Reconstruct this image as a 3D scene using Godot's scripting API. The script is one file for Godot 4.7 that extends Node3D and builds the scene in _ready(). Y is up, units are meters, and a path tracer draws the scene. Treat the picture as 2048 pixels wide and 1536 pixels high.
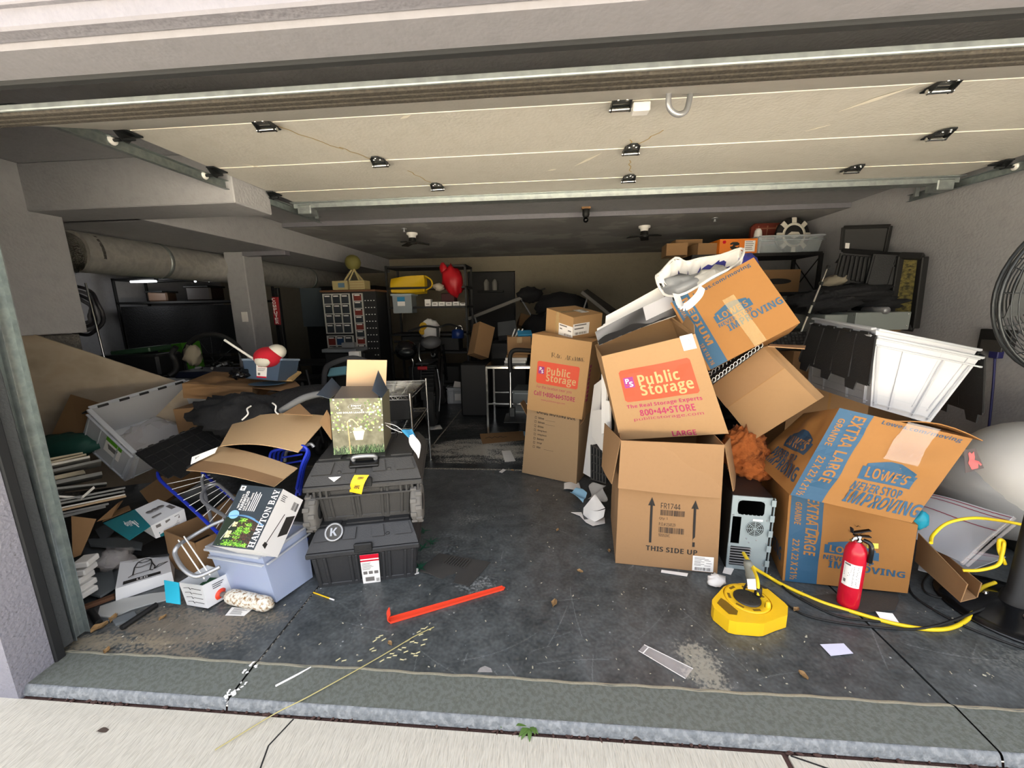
extends Node3D
# A cluttered open garage. World: x right, y up, z towards the driveway; metres; garage floor at y = 0.
var used = {}
var mats = {}
var rng = RandomNumberGenerator.new()

class MB:
	var st = SurfaceTool.new()
	var grp = 0
	func _init():
		st.begin(Mesh.PRIMITIVE_TRIANGLES)
		st.set_smooth_group(-1)
	func sm(on := true):
		if on: grp += 1  # every patch, tube and lathe is smoothed by itself, so that edges between them stay sharp
		st.set_smooth_group(grp if on else -1)
		return self
	func vert(p, uv):
		st.set_uv(uv)
		st.add_vertex(p)
	func tri(a, b, c, ua := Vector2.ZERO, ub := Vector2.ZERO, uc := Vector2.ZERO):
		vert(a, ua); vert(c, uc); vert(b, ub)
	func quad(a, b, c, d, u0 := Vector2(0, 0), u1 := Vector2(1, 1)):
		tri(a, b, c, Vector2(u0.x, u1.y), u1, Vector2(u1.x, u0.y))
		tri(a, c, d, Vector2(u0.x, u1.y), Vector2(u1.x, u0.y), u0)
	func hexa(c):
		quad(c[4], c[5], c[7], c[6]); quad(c[1], c[0], c[2], c[3]); quad(c[0], c[4], c[6], c[2])
		quad(c[5], c[1], c[3], c[7]); quad(c[6], c[7], c[3], c[2]); quad(c[0], c[1], c[5], c[4])
		return self
	func box(t: Transform3D, s: Vector3, b := 0.0):
		var h = s / 2
		b = minf(b, minf(h.x, minf(h.y, h.z)) * 0.9)
		if b <= 0.0:
			var c = []
			for i in 8: c.append(t * Vector3(h.x if i & 1 else -h.x, h.y if i & 2 else -h.y, h.z if i & 4 else -h.z))
			return hexa(c)
		var q = func(sx, sy, sz, ax):  # corner point that lies on the face across axis ax
			var p = Vector3(sx * (h.x - b), sy * (h.y - b), sz * (h.z - b))
			p[ax] = [sx, sy, sz][ax] * h[ax]
			return t * p
		for ax in 3:
			var u = (ax + 1) % 3
			var w = (ax + 2) % 3
			for s1 in [-1, 1]:
				var f = func(a, c, on):
					var k = [0, 0, 0]
					k[ax] = s1; k[u] = a; k[w] = c
					return q.call(k[0], k[1], k[2], on)
				if s1 > 0: quad(f.call(-1, -1, ax), f.call(1, -1, ax), f.call(1, 1, ax), f.call(-1, 1, ax))
				else: quad(f.call(-1, -1, ax), f.call(-1, 1, ax), f.call(1, 1, ax), f.call(1, -1, ax))
				for s2 in [-1, 1]:
					if s1 * s2 > 0: quad(f.call(s2, -1, ax), f.call(s2, -1, u), f.call(s2, 1, u), f.call(s2, 1, ax))
					else: quad(f.call(s2, -1, ax), f.call(s2, 1, ax), f.call(s2, 1, u), f.call(s2, -1, u))
		for sx in [-1, 1]:
			for sy in [-1, 1]:
				for sz in [-1, 1]:
					if sx * sy * sz > 0: tri(q.call(sx, sy, sz, 0), q.call(sx, sy, sz, 1), q.call(sx, sy, sz, 2))
					else: tri(q.call(sx, sy, sz, 0), q.call(sx, sy, sz, 2), q.call(sx, sy, sz, 1))
		return self
	func bar(a: Vector3, b: Vector3, w: float, h: float, up := Vector3.UP, bev := 0.0):
		var d = (b - a)
		var x = d.normalized()
		if absf(x.dot(up)) > 0.98: up = Vector3.BACK
		var z = x.cross(up).normalized()
		return box(Transform3D(Basis(x, z.cross(x).normalized(), z), (a + b) / 2), Vector3(d.length(), h, w), bev)
	func tube(pts, r, n := 8, closed := false):
		sm()
		var m = pts.size()
		var side = Vector3.ZERO
		var rings = []
		for i in m:
			var dir: Vector3
			if closed: dir = pts[(i + 1) % m] - pts[(i - 1 + m) % m]
			else: dir = pts[mini(i + 1, m - 1)] - pts[maxi(i - 1, 0)]
			dir = dir.normalized()
			if i == 0: side = dir.cross(Vector3.UP if absf(dir.y) < 0.9 else Vector3.RIGHT).normalized()
			else: side = (side - dir * side.dot(dir)).normalized()
			var up = side.cross(dir)
			var rr = r[i] if r is Array else r
			var ring = []
			for k in n: ring.append(pts[i] + (side * cos(TAU * k / n) + up * sin(TAU * k / n)) * rr)
			rings.append(ring)
		for i in (m if closed else m - 1):
			var a = rings[i]
			var b = rings[(i + 1) % m]
			for k in n: quad(a[k], a[(k + 1) % n], b[(k + 1) % n], b[k], Vector2(float(k) / n, float(i) / m), Vector2(float(k + 1) / n, float(i + 1) / m))
		sm(false)
		if not closed:
			for k in range(1, n - 1):
				tri(rings[0][0], rings[0][k + 1], rings[0][k])
				tri(rings[m - 1][0], rings[m - 1][k], rings[m - 1][k + 1])
		return self
	func lathe(t: Transform3D, prof, n := 24, soft := true):
		sm(soft)
		for i in prof.size() - 1:
			for k in n:
				var a = TAU * k / n
				var b = TAU * (k + 1) / n
				var f = func(p, ang): return t * Vector3(p[0] * cos(ang), p[1], -p[0] * sin(ang))
				var p0 = prof[i]
				var p1 = prof[i + 1]
				if p0[0] > 1e-5 and p1[0] > 1e-5: quad(f.call(p0, a), f.call(p0, b), f.call(p1, b), f.call(p1, a), Vector2(float(k) / n, 1.0 - float(i + 1) / prof.size()), Vector2(float(k + 1) / n, 1.0 - float(i) / prof.size()))
				elif p0[0] > 1e-5: tri(f.call(p0, a), f.call(p0, b), f.call(p1, a))
				elif p1[0] > 1e-5: tri(f.call(p0, a), f.call(p1, b), f.call(p1, a))
		sm(false)
		return self
	func prism(pts, off: Vector3):
		# pts run counterclockwise seen from the side that off points to
		var n: Vector3 = off.normalized()
		var u: Vector3 = n.cross(Vector3.UP if absf(n.y) < 0.9 else Vector3.RIGHT).normalized()
		var w = n.cross(u)
		var flat = PackedVector2Array()
		for p in pts: flat.append(Vector2(p.dot(u), p.dot(w)))
		var ix = Geometry2D.triangulate_polygon(flat)
		for i in range(0, ix.size(), 3):
			var a = ix[i]
			var b = ix[i + 1]
			var c = ix[i + 2]
			if (flat[b] - flat[a]).cross(flat[c] - flat[a]) < 0:
				var x = b
				b = c; c = x
			tri(pts[a] + off, pts[b] + off, pts[c] + off, flat[a], flat[b], flat[c])
			tri(pts[a], pts[c], pts[b], flat[a], flat[c], flat[b])
		var m = pts.size()
		for i in m: quad(pts[i], pts[(i + 1) % m], pts[(i + 1) % m] + off, pts[i] + off)
		return self
	func patch(face: Callable, nu: int, nv: int, thick := 0.0, soft := true):
		# face(u, v) -> point; u to the right, v down from the top
		sm(soft)
		var g = []
		for j in nv + 1:
			var row = []
			for i in nu + 1: row.append(face.call(float(i) / nu, float(j) / nv))
			g.append(row)
		var nrm: Vector3 = (g[nv][nu] - g[nv][0]).cross(g[0][0] - g[nv][0]).normalized() if thick else Vector3.ZERO
		for j in nv:
			for i in nu:
				var u0 = Vector2(float(i) / nu, float(j) / nv)
				var u1 = Vector2(float(i + 1) / nu, float(j + 1) / nv)
				quad(g[j + 1][i], g[j + 1][i + 1], g[j][i + 1], g[j][i], u0, u1)
		if thick:
			var o = -nrm * thick
			for j in nv:
				for i in nu: quad(g[j][i] + o, g[j][i + 1] + o, g[j + 1][i + 1] + o, g[j + 1][i] + o)
			sm(false)
			for i in nu:
				quad(g[0][i], g[0][i + 1], g[0][i + 1] + o, g[0][i] + o)
				quad(g[nv][i + 1], g[nv][i], g[nv][i] + o, g[nv][i + 1] + o)
			for j in nv:
				quad(g[j + 1][0], g[j][0], g[j][0] + o, g[j + 1][0] + o)
				quad(g[j][nu], g[j + 1][nu], g[j + 1][nu] + o, g[j][nu] + o)
		sm(false)
		return self
	func ball(t: Transform3D, r: Vector3, n := 16, f = null):
		sm()
		var m = n / 2
		var pt = func(i, j):
			var th = PI * j / m
			var ph = TAU * (i % n) / n
			var d = Vector3(sin(th) * cos(ph), cos(th), -sin(th) * sin(ph))
			return t * (d * r * (f.call(d) if f != null else 1.0))
		for j in m:
			for i in n:
				var a = pt.call(i, j + 1)
				var b = pt.call(i + 1, j + 1)
				var c = pt.call(i + 1, j)
				var d = pt.call(i, j)
				if j == 0: tri(a, b, d)
				elif j == m - 1: tri(a, c, d)
				else: quad(a, b, c, d)
		sm(false)
		return self
	func done() -> ArrayMesh:
		st.generate_normals()
		return st.commit()

func v(x, y, z) -> Vector3: return Vector3(x, y, z)
func at(p: Vector3, e := Vector3.ZERO) -> Transform3D: return Transform3D(Basis.from_euler(e), p)
func bx(pos: Vector3, rv: Vector3, d: Vector3) -> Array:  # eight corners of a box: index x + 2y + 4z
	var b = Basis(rv.normalized(), rv.length()) if rv.length() > 1e-6 else Basis()
	var o = []
	for i in 8: o.append(pos + b * (Vector3((i & 1) - 0.5, (i >> 1) & 1, ((i >> 2) & 1) - 0.5) * d))
	return o
func fan(c, i): return [c[4], c[5], c[7], c[6]] if i == 0 else [c[0], c[4], c[6], c[2]] if i == 1 else [c[5], c[1], c[3], c[7]] if i == 2 else [c[6], c[7], c[3], c[2]] if i == 3 else [c[1], c[0], c[2], c[3]] if i == 4 else [c[0], c[1], c[5], c[4]]
func face(c, bend = null) -> Callable:  # c: bottom left, bottom right, top right, top left
	var n: Vector3 = (c[1] - c[0]).cross(c[3] - c[0]).normalized()
	return func(u, w):
		var p: Vector3 = c[3].lerp(c[2], u).lerp(c[0].lerp(c[1], u), w)
		return p + n * bend.call(u, w) if bend != null else p
func lifted(f: Callable, h := 0.0012) -> Callable:
	return func(u, w):
		var e = 0.004
		var a = f.call(u, w)
		var n: Vector3 = (f.call(u + e, w) - a).cross(a - f.call(u, w + e)).normalized()
		return a + n * h
func gridded(f: Callable, n: int) -> Callable:  # the same face as its n by n mesh shows it, so that print lies on the facets
	var g = []
	for j in n + 1:
		for i in n + 1: g.append(f.call(float(i) / n, float(j) / n))
	return func(u, w):
		var i = clampi(int(floor(u * n)), 0, n - 1)
		var j = clampi(int(floor(w * n)), 0, n - 1)
		var x: float = u * n - i
		var y: float = w * n - j
		var k = j * (n + 1) + i
		# both triangles of the cell share the edge from bottom left to top right
		var tl: Vector3 = g[k]
		var tr: Vector3 = g[k + 1]
		var bl: Vector3 = g[k + n + 1]
		var br: Vector3 = g[k + n + 2]
		return tl + (tr - tl) * x + (bl - tl) * y if x + y <= 1.0 else br + (bl - br) * (1.0 - x) + (tr - br) * (1.0 - y)
func sub(f: Callable, u0, v0, u1, v1) -> Callable: return func(u, w): return f.call(lerpf(u0, u1, u), lerpf(v0, v1, w))

func numbered(called: String) -> String:
	used[called] = used.get(called, -1) + 1
	return called if used[called] == 0 else "%s_%03d" % [called, used[called]]
func tag(o, label, category, group := ""):
	o.set_meta("label", label)
	o.set_meta("category", category)
	if group: o.set_meta("group", group)
	return o
func thing(called, label, category, where := Vector3.ZERO, group := ""):
	var o = Node3D.new()
	o.name = numbered(called)
	add_child(o, true)
	o.position = where
	return tag(o, label, category, group)
func part(parent, called, mb, m, label := ""):
	var o = MeshInstance3D.new()
	o.name = called if parent != self else numbered(called)
	o.mesh = mb.done() if mb is MB else mb
	o.material_override = m
	parent.add_child(o, true)
	if label: o.set_meta("label", label)
	return o
func lone(called, mb, m, label, category, group := ""):
	return tag(part(self, called, mb, m), label, category, group)
func struct(called, mb, m, parent = self, label := ""):
	var o = part(parent, called, mb, m, label)
	if parent == self: o.set_meta("kind", "structure")
	return o
func copy(o, label := "", group := ""):
	var r = o.duplicate()
	r.name = numbered(String(o.name).rstrip("0123456789").trim_suffix("_"))
	add_child(r, true)
	if label: r.set_meta("label", label)
	if group: r.set_meta("group", group)
	return r
func cent(c):
	var s = Vector3.ZERO
	for p in c: s += p
	return s / c.size()
func loc(c, o) -> Array:
	var r = []
	for p in c: r.append(p - o)
	return r

# ---- materials
func noise(freq, seed_, oct := 4, type := FastNoiseLite.TYPE_SIMPLEX_SMOOTH) -> FastNoiseLite:
	var n = FastNoiseLite.new()
	n.noise_type = type
	n.frequency = freq
	n.seed = seed_
	n.fractal_octaves = oct
	return n
func ntex(freq, seed_, ramp := [], normal := 0.0, size := 512, oct := 4, type := FastNoiseLite.TYPE_SIMPLEX_SMOOTH) -> NoiseTexture2D:
	var t = NoiseTexture2D.new()
	t.width = size; t.height = size; t.seamless = true
	t.noise = noise(freq, seed_, oct, type)
	if normal > 0.0:
		t.as_normal_map = true
		t.bump_strength = normal
	if ramp:
		var g = Gradient.new()
		g.offsets = PackedFloat32Array(ramp[0])
		var cs = PackedColorArray()
		for c in ramp[1]: cs.append(c)
		g.colors = cs
		t.color_ramp = g
	return t
func mat(key: String, col, rough := 0.6, metal := 0.0) -> StandardMaterial3D:
	if not mats.has(key):
		var m = StandardMaterial3D.new()
		m.resource_name = key
		m.albedo_color = Color(col) if col is String else col
		m.roughness = rough
		m.metallic = metal
		mats[key] = m
	return mats[key]
func tri(m: StandardMaterial3D, albedo: Texture2D, normal: Texture2D = null, scale := 1.0, bump := 1.0, rough: Texture2D = null):
	m.uv1_triplanar = true
	m.uv1_scale = Vector3.ONE * scale
	if albedo: m.albedo_texture = albedo
	if normal:
		m.normal_enabled = true
		m.normal_texture = normal
		m.normal_scale = bump
	if rough: m.roughness_texture = rough
	return m
func clear(key, col, alpha, rough := 0.3):
	var m = mat(key, col, rough)
	m.transparency = BaseMaterial3D.TRANSPARENCY_ALPHA
	m.albedo_color.a = alpha
	m.cull_mode = BaseMaterial3D.CULL_DISABLED
	return m

# ---- printing on faces
var fonts = {}
func font(kind := "sans") -> Font:
	if not fonts.has(kind):
		var f = SystemFont.new()
		f.font_names = PackedStringArray(["Droid Serif" if kind.begins_with("serif") else "Droid Sans Mono" if kind == "mono" else "Droid Sans"])
		f.font_weight = 400 if kind in ["thin", "mono"] else 700
		fonts[kind] = f
	return fonts[kind]
func write(mb: MB, f: Callable, s: String, r, turn := 0, kind := "sans", lift := 0.0012):
	# prints s on face f, filling the rectangle r = [u0, v0, u1, v1]; turn counts quarter turns clockwise
	var t = TextMesh.new()
	t.text = s
	t.font = font(kind)
	t.font_size = 32
	t.depth = 0.0
	t.pixel_size = 0.01
	var a = t.get_mesh_arrays()
	var vs: PackedVector3Array = a[Mesh.ARRAY_VERTEX]
	var ix = a[Mesh.ARRAY_INDEX]
	if vs.is_empty(): return
	var lo = Vector2(1e9, 1e9)
	var hi = -lo
	for p in vs:
		lo = lo.min(Vector2(p.x, p.y)); hi = hi.max(Vector2(p.x, p.y))
	var g = lifted(f, lift)
	var q = []
	for p in vs:
		var x = (p.x - lo.x) / (hi.x - lo.x)
		var y = 1.0 - (p.y - lo.y) / maxf(hi.y - lo.y, 1e-6)
		for k in turn:
			var z = x
			x = 1.0 - y; y = z
		q.append(g.call(lerpf(r[0], r[2], x), lerpf(r[1], r[3], y)))
	var idx = []
	if ix == null or ix.is_empty():
		for i in q.size(): idx.append(i)
	else:
		for i in ix: idx.append(i)
	for i in range(0, idx.size(), 3):
		mb.vert(q[idx[i]], Vector2.ZERO); mb.vert(q[idx[i + 1]], Vector2.ZERO); mb.vert(q[idx[i + 2]], Vector2.ZERO)
func ink(mb: MB, f: Callable, u0, v0, u1, v1, n := 1, m := 1, lift := 0.0008):
	mb.patch(sub(lifted(f, lift), u0, v0, u1, v1), n, m, 0.0, n > 1 or m > 1)
func inkpoly(mb: MB, f: Callable, pts, lift := 0.0008, n := 1):
	var fl = PackedVector2Array()
	for i in range(0, pts.size(), 2): fl.append(Vector2(pts[i], pts[i + 1]))
	var g = lifted(f, lift)
	var bits = [fl]
	if n > 1:
		bits = []
		for j in n:
			for i in n:
				var cell = PackedVector2Array([Vector2(i, j) / n, Vector2(i + 1, j) / n, Vector2(i + 1, j + 1) / n, Vector2(i, j + 1) / n])
				bits.append_array(Geometry2D.intersect_polygons(fl, cell))
	for bit in bits:
		var ix = Geometry2D.triangulate_polygon(bit)
		for i in range(0, ix.size(), 3):
			var a: Vector2 = bit[ix[i]]
			var b: Vector2 = bit[ix[i + 1]]
			var c: Vector2 = bit[ix[i + 2]]
			if (b - a).cross(c - a) > 0:
				var x = b
				b = c; c = x
			mb.tri(g.call(a.x, a.y), g.call(b.x, b.y), g.call(c.x, c.y))
func barcode(mb: MB, f: Callable, u0, v0, u1, v1, n := 16, lift := 0.0016):
	var x: float = u0
	var w: float = (u1 - u0) / n
	for i in n:
		ink(mb, f, x, v0, x + w * rng.randf_range(0.25, 0.75), v1, 1, 1, lift)
		x += w
func lines(mb: MB, f: Callable, u0, v0, u1, v1, n, lift := 0.0016, fill := 0.35):
	for i in n:
		var y0: float = lerpf(v0, v1, float(i) / n)
		ink(mb, f, u0, y0, lerpf(u0, u1, rng.randf_range(0.55, 1.0)), y0 + (v1 - v0) / n * fill, 1, 1, lift)

# ---- cardboard and plastic boxes
func wob(seed_, amp, freq := 2.0) -> Callable:  # a crease-like dent field that fades to nothing at the panel's border
	var n = noise(freq, seed_, 2)
	return func(u, w): return n.get_noise_2d(u, w) * amp * minf(1.0, 6.0 * minf(minf(u, 1 - u), minf(w, 1 - w)))
func carton(o, c, m, bend := [], n := 8, open := [], inner = null):
	# closed box o: six bent faces in one part; faces named in open are left out and the rest get thickness
	var b = MB.new()
	for i in 6:
		if i in open: continue
		var f = face(fan(c, i), bend[i] if i < bend.size() and bend[i] is Callable else null)
		b.patch(f, n, n, 0.004 if open else 0.0)
	return part(o, "body", b, m)
func flap(o, c, m, called := "flap", sag := 0.0, n := 6):
	var b = MB.new()
	b.patch(face(c, func(u, w): return sag * sin(PI * u) * w), n, n, 0.004)
	return part(o, called, b, m)
func sheet(pts, thick := 0.002) -> MB:
	var b = MB.new()
	var n: Vector3 = (pts[1] - pts[0]).cross(pts[2] - pts[0]).normalized()
	b.prism(pts, n * thick)
	return b
func smooth_path(pts, per := 6, closed := false) -> Array:
	var r = []
	var n = pts.size()
	for i in (n if closed else n - 1):
		var a: Vector3 = pts[(i - 1 + n) % n] if closed else pts[maxi(i - 1, 0)]
		var b: Vector3 = pts[i]
		var c: Vector3 = pts[(i + 1) % n]
		var d: Vector3 = pts[(i + 2) % n] if closed else pts[mini(i + 2, n - 1)]
		for k in per: r.append(b.cubic_interpolate(c, a, d, float(k) / per))
	if not closed: r.append(pts[n - 1])
	return r

func _ready():
	rng.seed = 7
	# ---- camera, sky, exposure
	var cam = Camera3D.new()
	cam.name = "camera"
	cam.fov = 88.382
	cam.near = 0.05
	cam.far = 200.0
	cam.transform = Transform3D(Basis(v(0.996522,-0.016484,-0.081688), v(0.000403,0.981183,-0.193080), v(0.083333,0.192375,0.977777)), v(0, 1.41, 0))
	add_child(cam)
	cam.current = true
	var sky = ProceduralSkyMaterial.new()
	sky.sky_top_color = Color(0.93, 0.95, 1.0)
	sky.sky_horizon_color = Color(1.0, 0.98, 0.95)
	sky.sky_curve = 0.25
	sky.ground_bottom_color = Color(0.62, 0.6, 0.56)
	sky.ground_horizon_color = Color(0.75, 0.74, 0.7)
	sky.sky_energy_multiplier = 0.85
	var env = Environment.new()
	env.background_mode = Environment.BG_SKY
	env.sky = Sky.new()
	env.sky.sky_material = sky
	env.background_energy_multiplier = 1.0
	env.tonemap_mode = Environment.TONE_MAPPER_LINEAR
	env.tonemap_exposure = 4.0
	env.sdfgi_enabled = true
	env.ssao_enabled = true
	env.ssil_enabled = true
	var we = WorldEnvironment.new()
	we.name = "world"
	we.environment = env
	add_child(we)
	var sun = DirectionalLight3D.new()
	sun.name = "sun"
	sun.light_color = Color(1.0, 0.965, 0.92)
	sun.light_energy = 8.0
	sun.light_angular_distance = 0.6
	sun.shadow_enabled = true
	sun.rotation = Vector3(deg_to_rad(-52), deg_to_rad(180 + 12), 0)
	add_child(sun)
	make_materials()
	build_room()
	build_door()
	build_right()
	build_left()
	build_back()
	build_litter()

func make_materials():
	var grain = ntex(0.02, 3, [[0.0, 0.35, 0.65, 1.0], [Color(0.95, 0.95, 0.95), Color(0.985, 0.985, 0.985), Color(1, 1, 1), Color(0.97, 0.965, 0.96)]])
	var peel = ntex(0.09, 5, [], 3.0)
	var speck = ntex(0.12, 9, [[0.0, 0.22, 0.3, 0.72, 1.0], [Color(0.62, 0.6, 0.56), Color(0.9, 0.9, 0.88), Color(1, 1, 1), Color(1, 1, 1), Color(0.88, 0.87, 0.84)]])
	var fibre = ntex(0.05, 14, [[0.0, 0.4, 0.7, 1.0], [Color(0.98, 0.978, 0.975), Color(0.995, 0.995, 0.993), Color(1, 1, 1), Color(0.99, 0.988, 0.983)]])
	var smear = ntex(0.015, 21, [[0.0, 0.45, 0.6, 1.0], [Color(0.84, 0.84, 0.85), Color(0.95, 0.95, 0.96), Color(1, 1, 1), Color(0.9, 0.9, 0.9)]])
	tri(mat("wall paint", "a3a3a5", 0.75), grain, peel, 0.8, 0.25)
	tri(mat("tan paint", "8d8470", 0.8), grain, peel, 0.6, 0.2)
	tri(mat("mottled ceiling paint", "a3a3a5", 0.8), ntex(0.006, 51, [[0.0, 0.4, 0.55, 0.62, 1.0], [Color(0.8, 0.79, 0.77), Color(0.87, 0.86, 0.84), Color(0.9, 0.89, 0.87), Color(1, 0.99, 0.96), Color(1, 1, 0.98)]]), peel, 0.35, 0.2)
	tri(mat("exterior paint", "84838c", 0.7), speck, peel, 1.2, 0.5)
	tri(mat("header paint", "7c7b80", 0.7), grain, peel, 1.0, 0.08)
	tri(mat("fascia paint", "74737a", 0.7), grain, peel, 1.0, 0.3)
	tri(mat("stucco white", "c9c7c4", 0.85), grain, peel, 1.5, 0.8)
	tri(mat("rough concrete", "6d6a64", 0.9), speck, ntex(0.05, 31, [], 8.0), 1.0, 1.0)
	tri(mat("driveway concrete", "bfb9ab", 0.9), speck, ntex(0.06, 33, [], 4.0), 1.3, 0.5)
	mats["driveway concrete"].uv1_scale = v(5.0, 1.3, 0.28)
	tri(mat("band concrete", "686c66", 0.6), ntex(0.03, 37, [[0.0, 0.42, 0.58, 1.0], [Color(0.84, 0.83, 0.8), Color(0.92, 0.92, 0.9), Color(1, 1, 1), Color(1, 1, 1)]]), peel, 3.0, 0.4)
	tri(mat("lip paint", "8b8e8f", 0.55), ntex(0.05, 39, [[0.0, 0.5, 0.62, 0.66, 1.0], [Color(0.68, 0.7, 0.72), Color(0.85, 0.86, 0.87), Color(0.9, 0.9, 0.9), Color(1.25, 1.25, 1.25), Color(1.3, 1.3, 1.3)]]), peel, 1.2, 0.8)
	tri(mat("ridge wear", "b3ae99", 0.8), speck, peel, 1.5, 0.6)
	tri(mat("soil crack", "4a342e", 0.95), speck, peel, 2.0, 1.0)
	mat("groove", "1c1b1a", 0.9)
	tri(mat("door skin", "cdc9bf", 0.5), ntex(0.02, 41, [[0.0, 0.4, 0.7, 1.0], [Color(0.97, 0.968, 0.96), Color(0.99, 0.99, 0.988), Color(1, 1, 1), Color(0.985, 0.983, 0.975)]]), peel, 0.9, 0.15)
	tri(mat("galvanised", "a9b0ae", 0.42, 0.75), smear, null, 1.5)
	tri(mat("track steel", "8f9896", 0.45, 0.7), smear, null, 2.0)
	tri(mat("dark steel", "3a3d3e", 0.4, 0.7), smear, null, 3.0)
	tri(mat("rubber seal", "3a352e", 0.85), ntex(0.08, 45, [[0.0, 0.55, 0.68, 0.75, 1.0], [Color(0.6, 0.6, 0.6), Color(0.9, 0.9, 0.88), Color(1.0, 0.98, 0.9), Color(2.0, 1.85, 1.5), Color(2.2, 2.1, 1.8)]]), peel, 1.5, 0.6)
	mat("black stop", "131517", 0.75)
	tri(mat("grey stop", "3c3f40", 0.7), speck, peel, 1.5, 0.4)
	mat("rust drip", "b59a63", 0.8)
	mat("pale scuff", "efe9d8", 0.6)
	tri(mat("card", "967450", 0.85), fibre, null, 1.5)
	tri(mat("card pale", "a07e57", 0.85), fibre, null, 1.5)
	tri(mat("card dark", "8e6d49", 0.88), fibre, null, 1.5)
	tri(mat("card orange", "946631", 0.8), fibre, null, 1.3)
	tri(mat("card grey", "a68a68", 0.88), fibre, null, 1.3)
	tri(mat("card mid", "b08a5d", 0.85), fibre, null, 1.5)
	tri(mat("card sheet", "c6a67c", 0.85), fibre, null, 1.5)
	mat("card edge", "9b7444", 0.9)
	mat("ink blue", "1f4d6b", 0.6)
	mat("ink navy", "22405a", 0.65)
	mat("ink orange", "cc4626", 0.6)
	mat("ink plum", "9c2250", 0.65)
	mat("ink violet", "8a2a78", 0.6)
	mat("ink black", "22201e", 0.7)
	mat("ink grey", "6f6b68", 0.7)
	mat("ink cream", "c39c6a", 0.7)
	mat("paper", "eceae6", 0.8)
	mat("paper blue", "dcdcf0", 0.75)
	tri(mat("black plastic", "191a1b", 0.6), grain, peel, 2.0, 0.3)
	tri(mat("tool plastic", "3b3a38", 0.55), speck, peel, 3.0, 0.5)
	tri(mat("tool plastic dark", "2a2b2d", 0.5), speck, peel, 3.0, 0.4)
	mat("black", "121212", 0.6)
	mat("black gloss", "0d0e10", 0.2)
	mat("chrome", "d8d8d4", 0.18, 1.0)
	mat("silver paint", "a3a5a8", 0.35, 0.6)
	mat("white plastic", "e6e4df", 0.4)
	mat("red gloss", "c4122c", 0.25)
	mat("red plastic", "f04a2e", 0.4)
	mat("yellow plastic", "f2c21c", 0.4)
	mat("yellow cord", "f0cf1e", 0.45)
	mat("blue paint", "1f35b4", 0.35)
	tri(mat("black cloth", "16171a", 0.9), fibre, ntex(0.03, 61, [], 6.0), 2.0, 0.7)
	tri(mat("foil", "c9c7c0", 0.32, 0.55), smear, ntex(0.012, 63, [], 4.0), 1.2, 0.6)
	tri(mat("plywood", "a89a86", 0.75), ntex(0.01, 65, [[0.0, 0.5, 1.0], [Color(0.85, 0.84, 0.82), Color(1, 1, 1), Color(0.93, 0.91, 0.88)]]), null, 0.8)
	tri(mat("leaf dry", "9a7a50", 0.8), speck, null, 8.0)
	clear("milk plastic", Color("dde0e4"), 0.55, 0.35)
	clear("bin clear", Color("c8d2d6"), 0.28, 0.35)
	clear("blue milk", Color("c3d0ea"), 0.5, 0.35)
	clear("milk plastic thick", Color("cfd3d8"), 0.6, 0.35)
	clear("clear film", Color("f0e8e4"), 0.2, 0.3)
	clear("packing tape", Color("d9c08a"), 0.35, 0.28)

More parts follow.
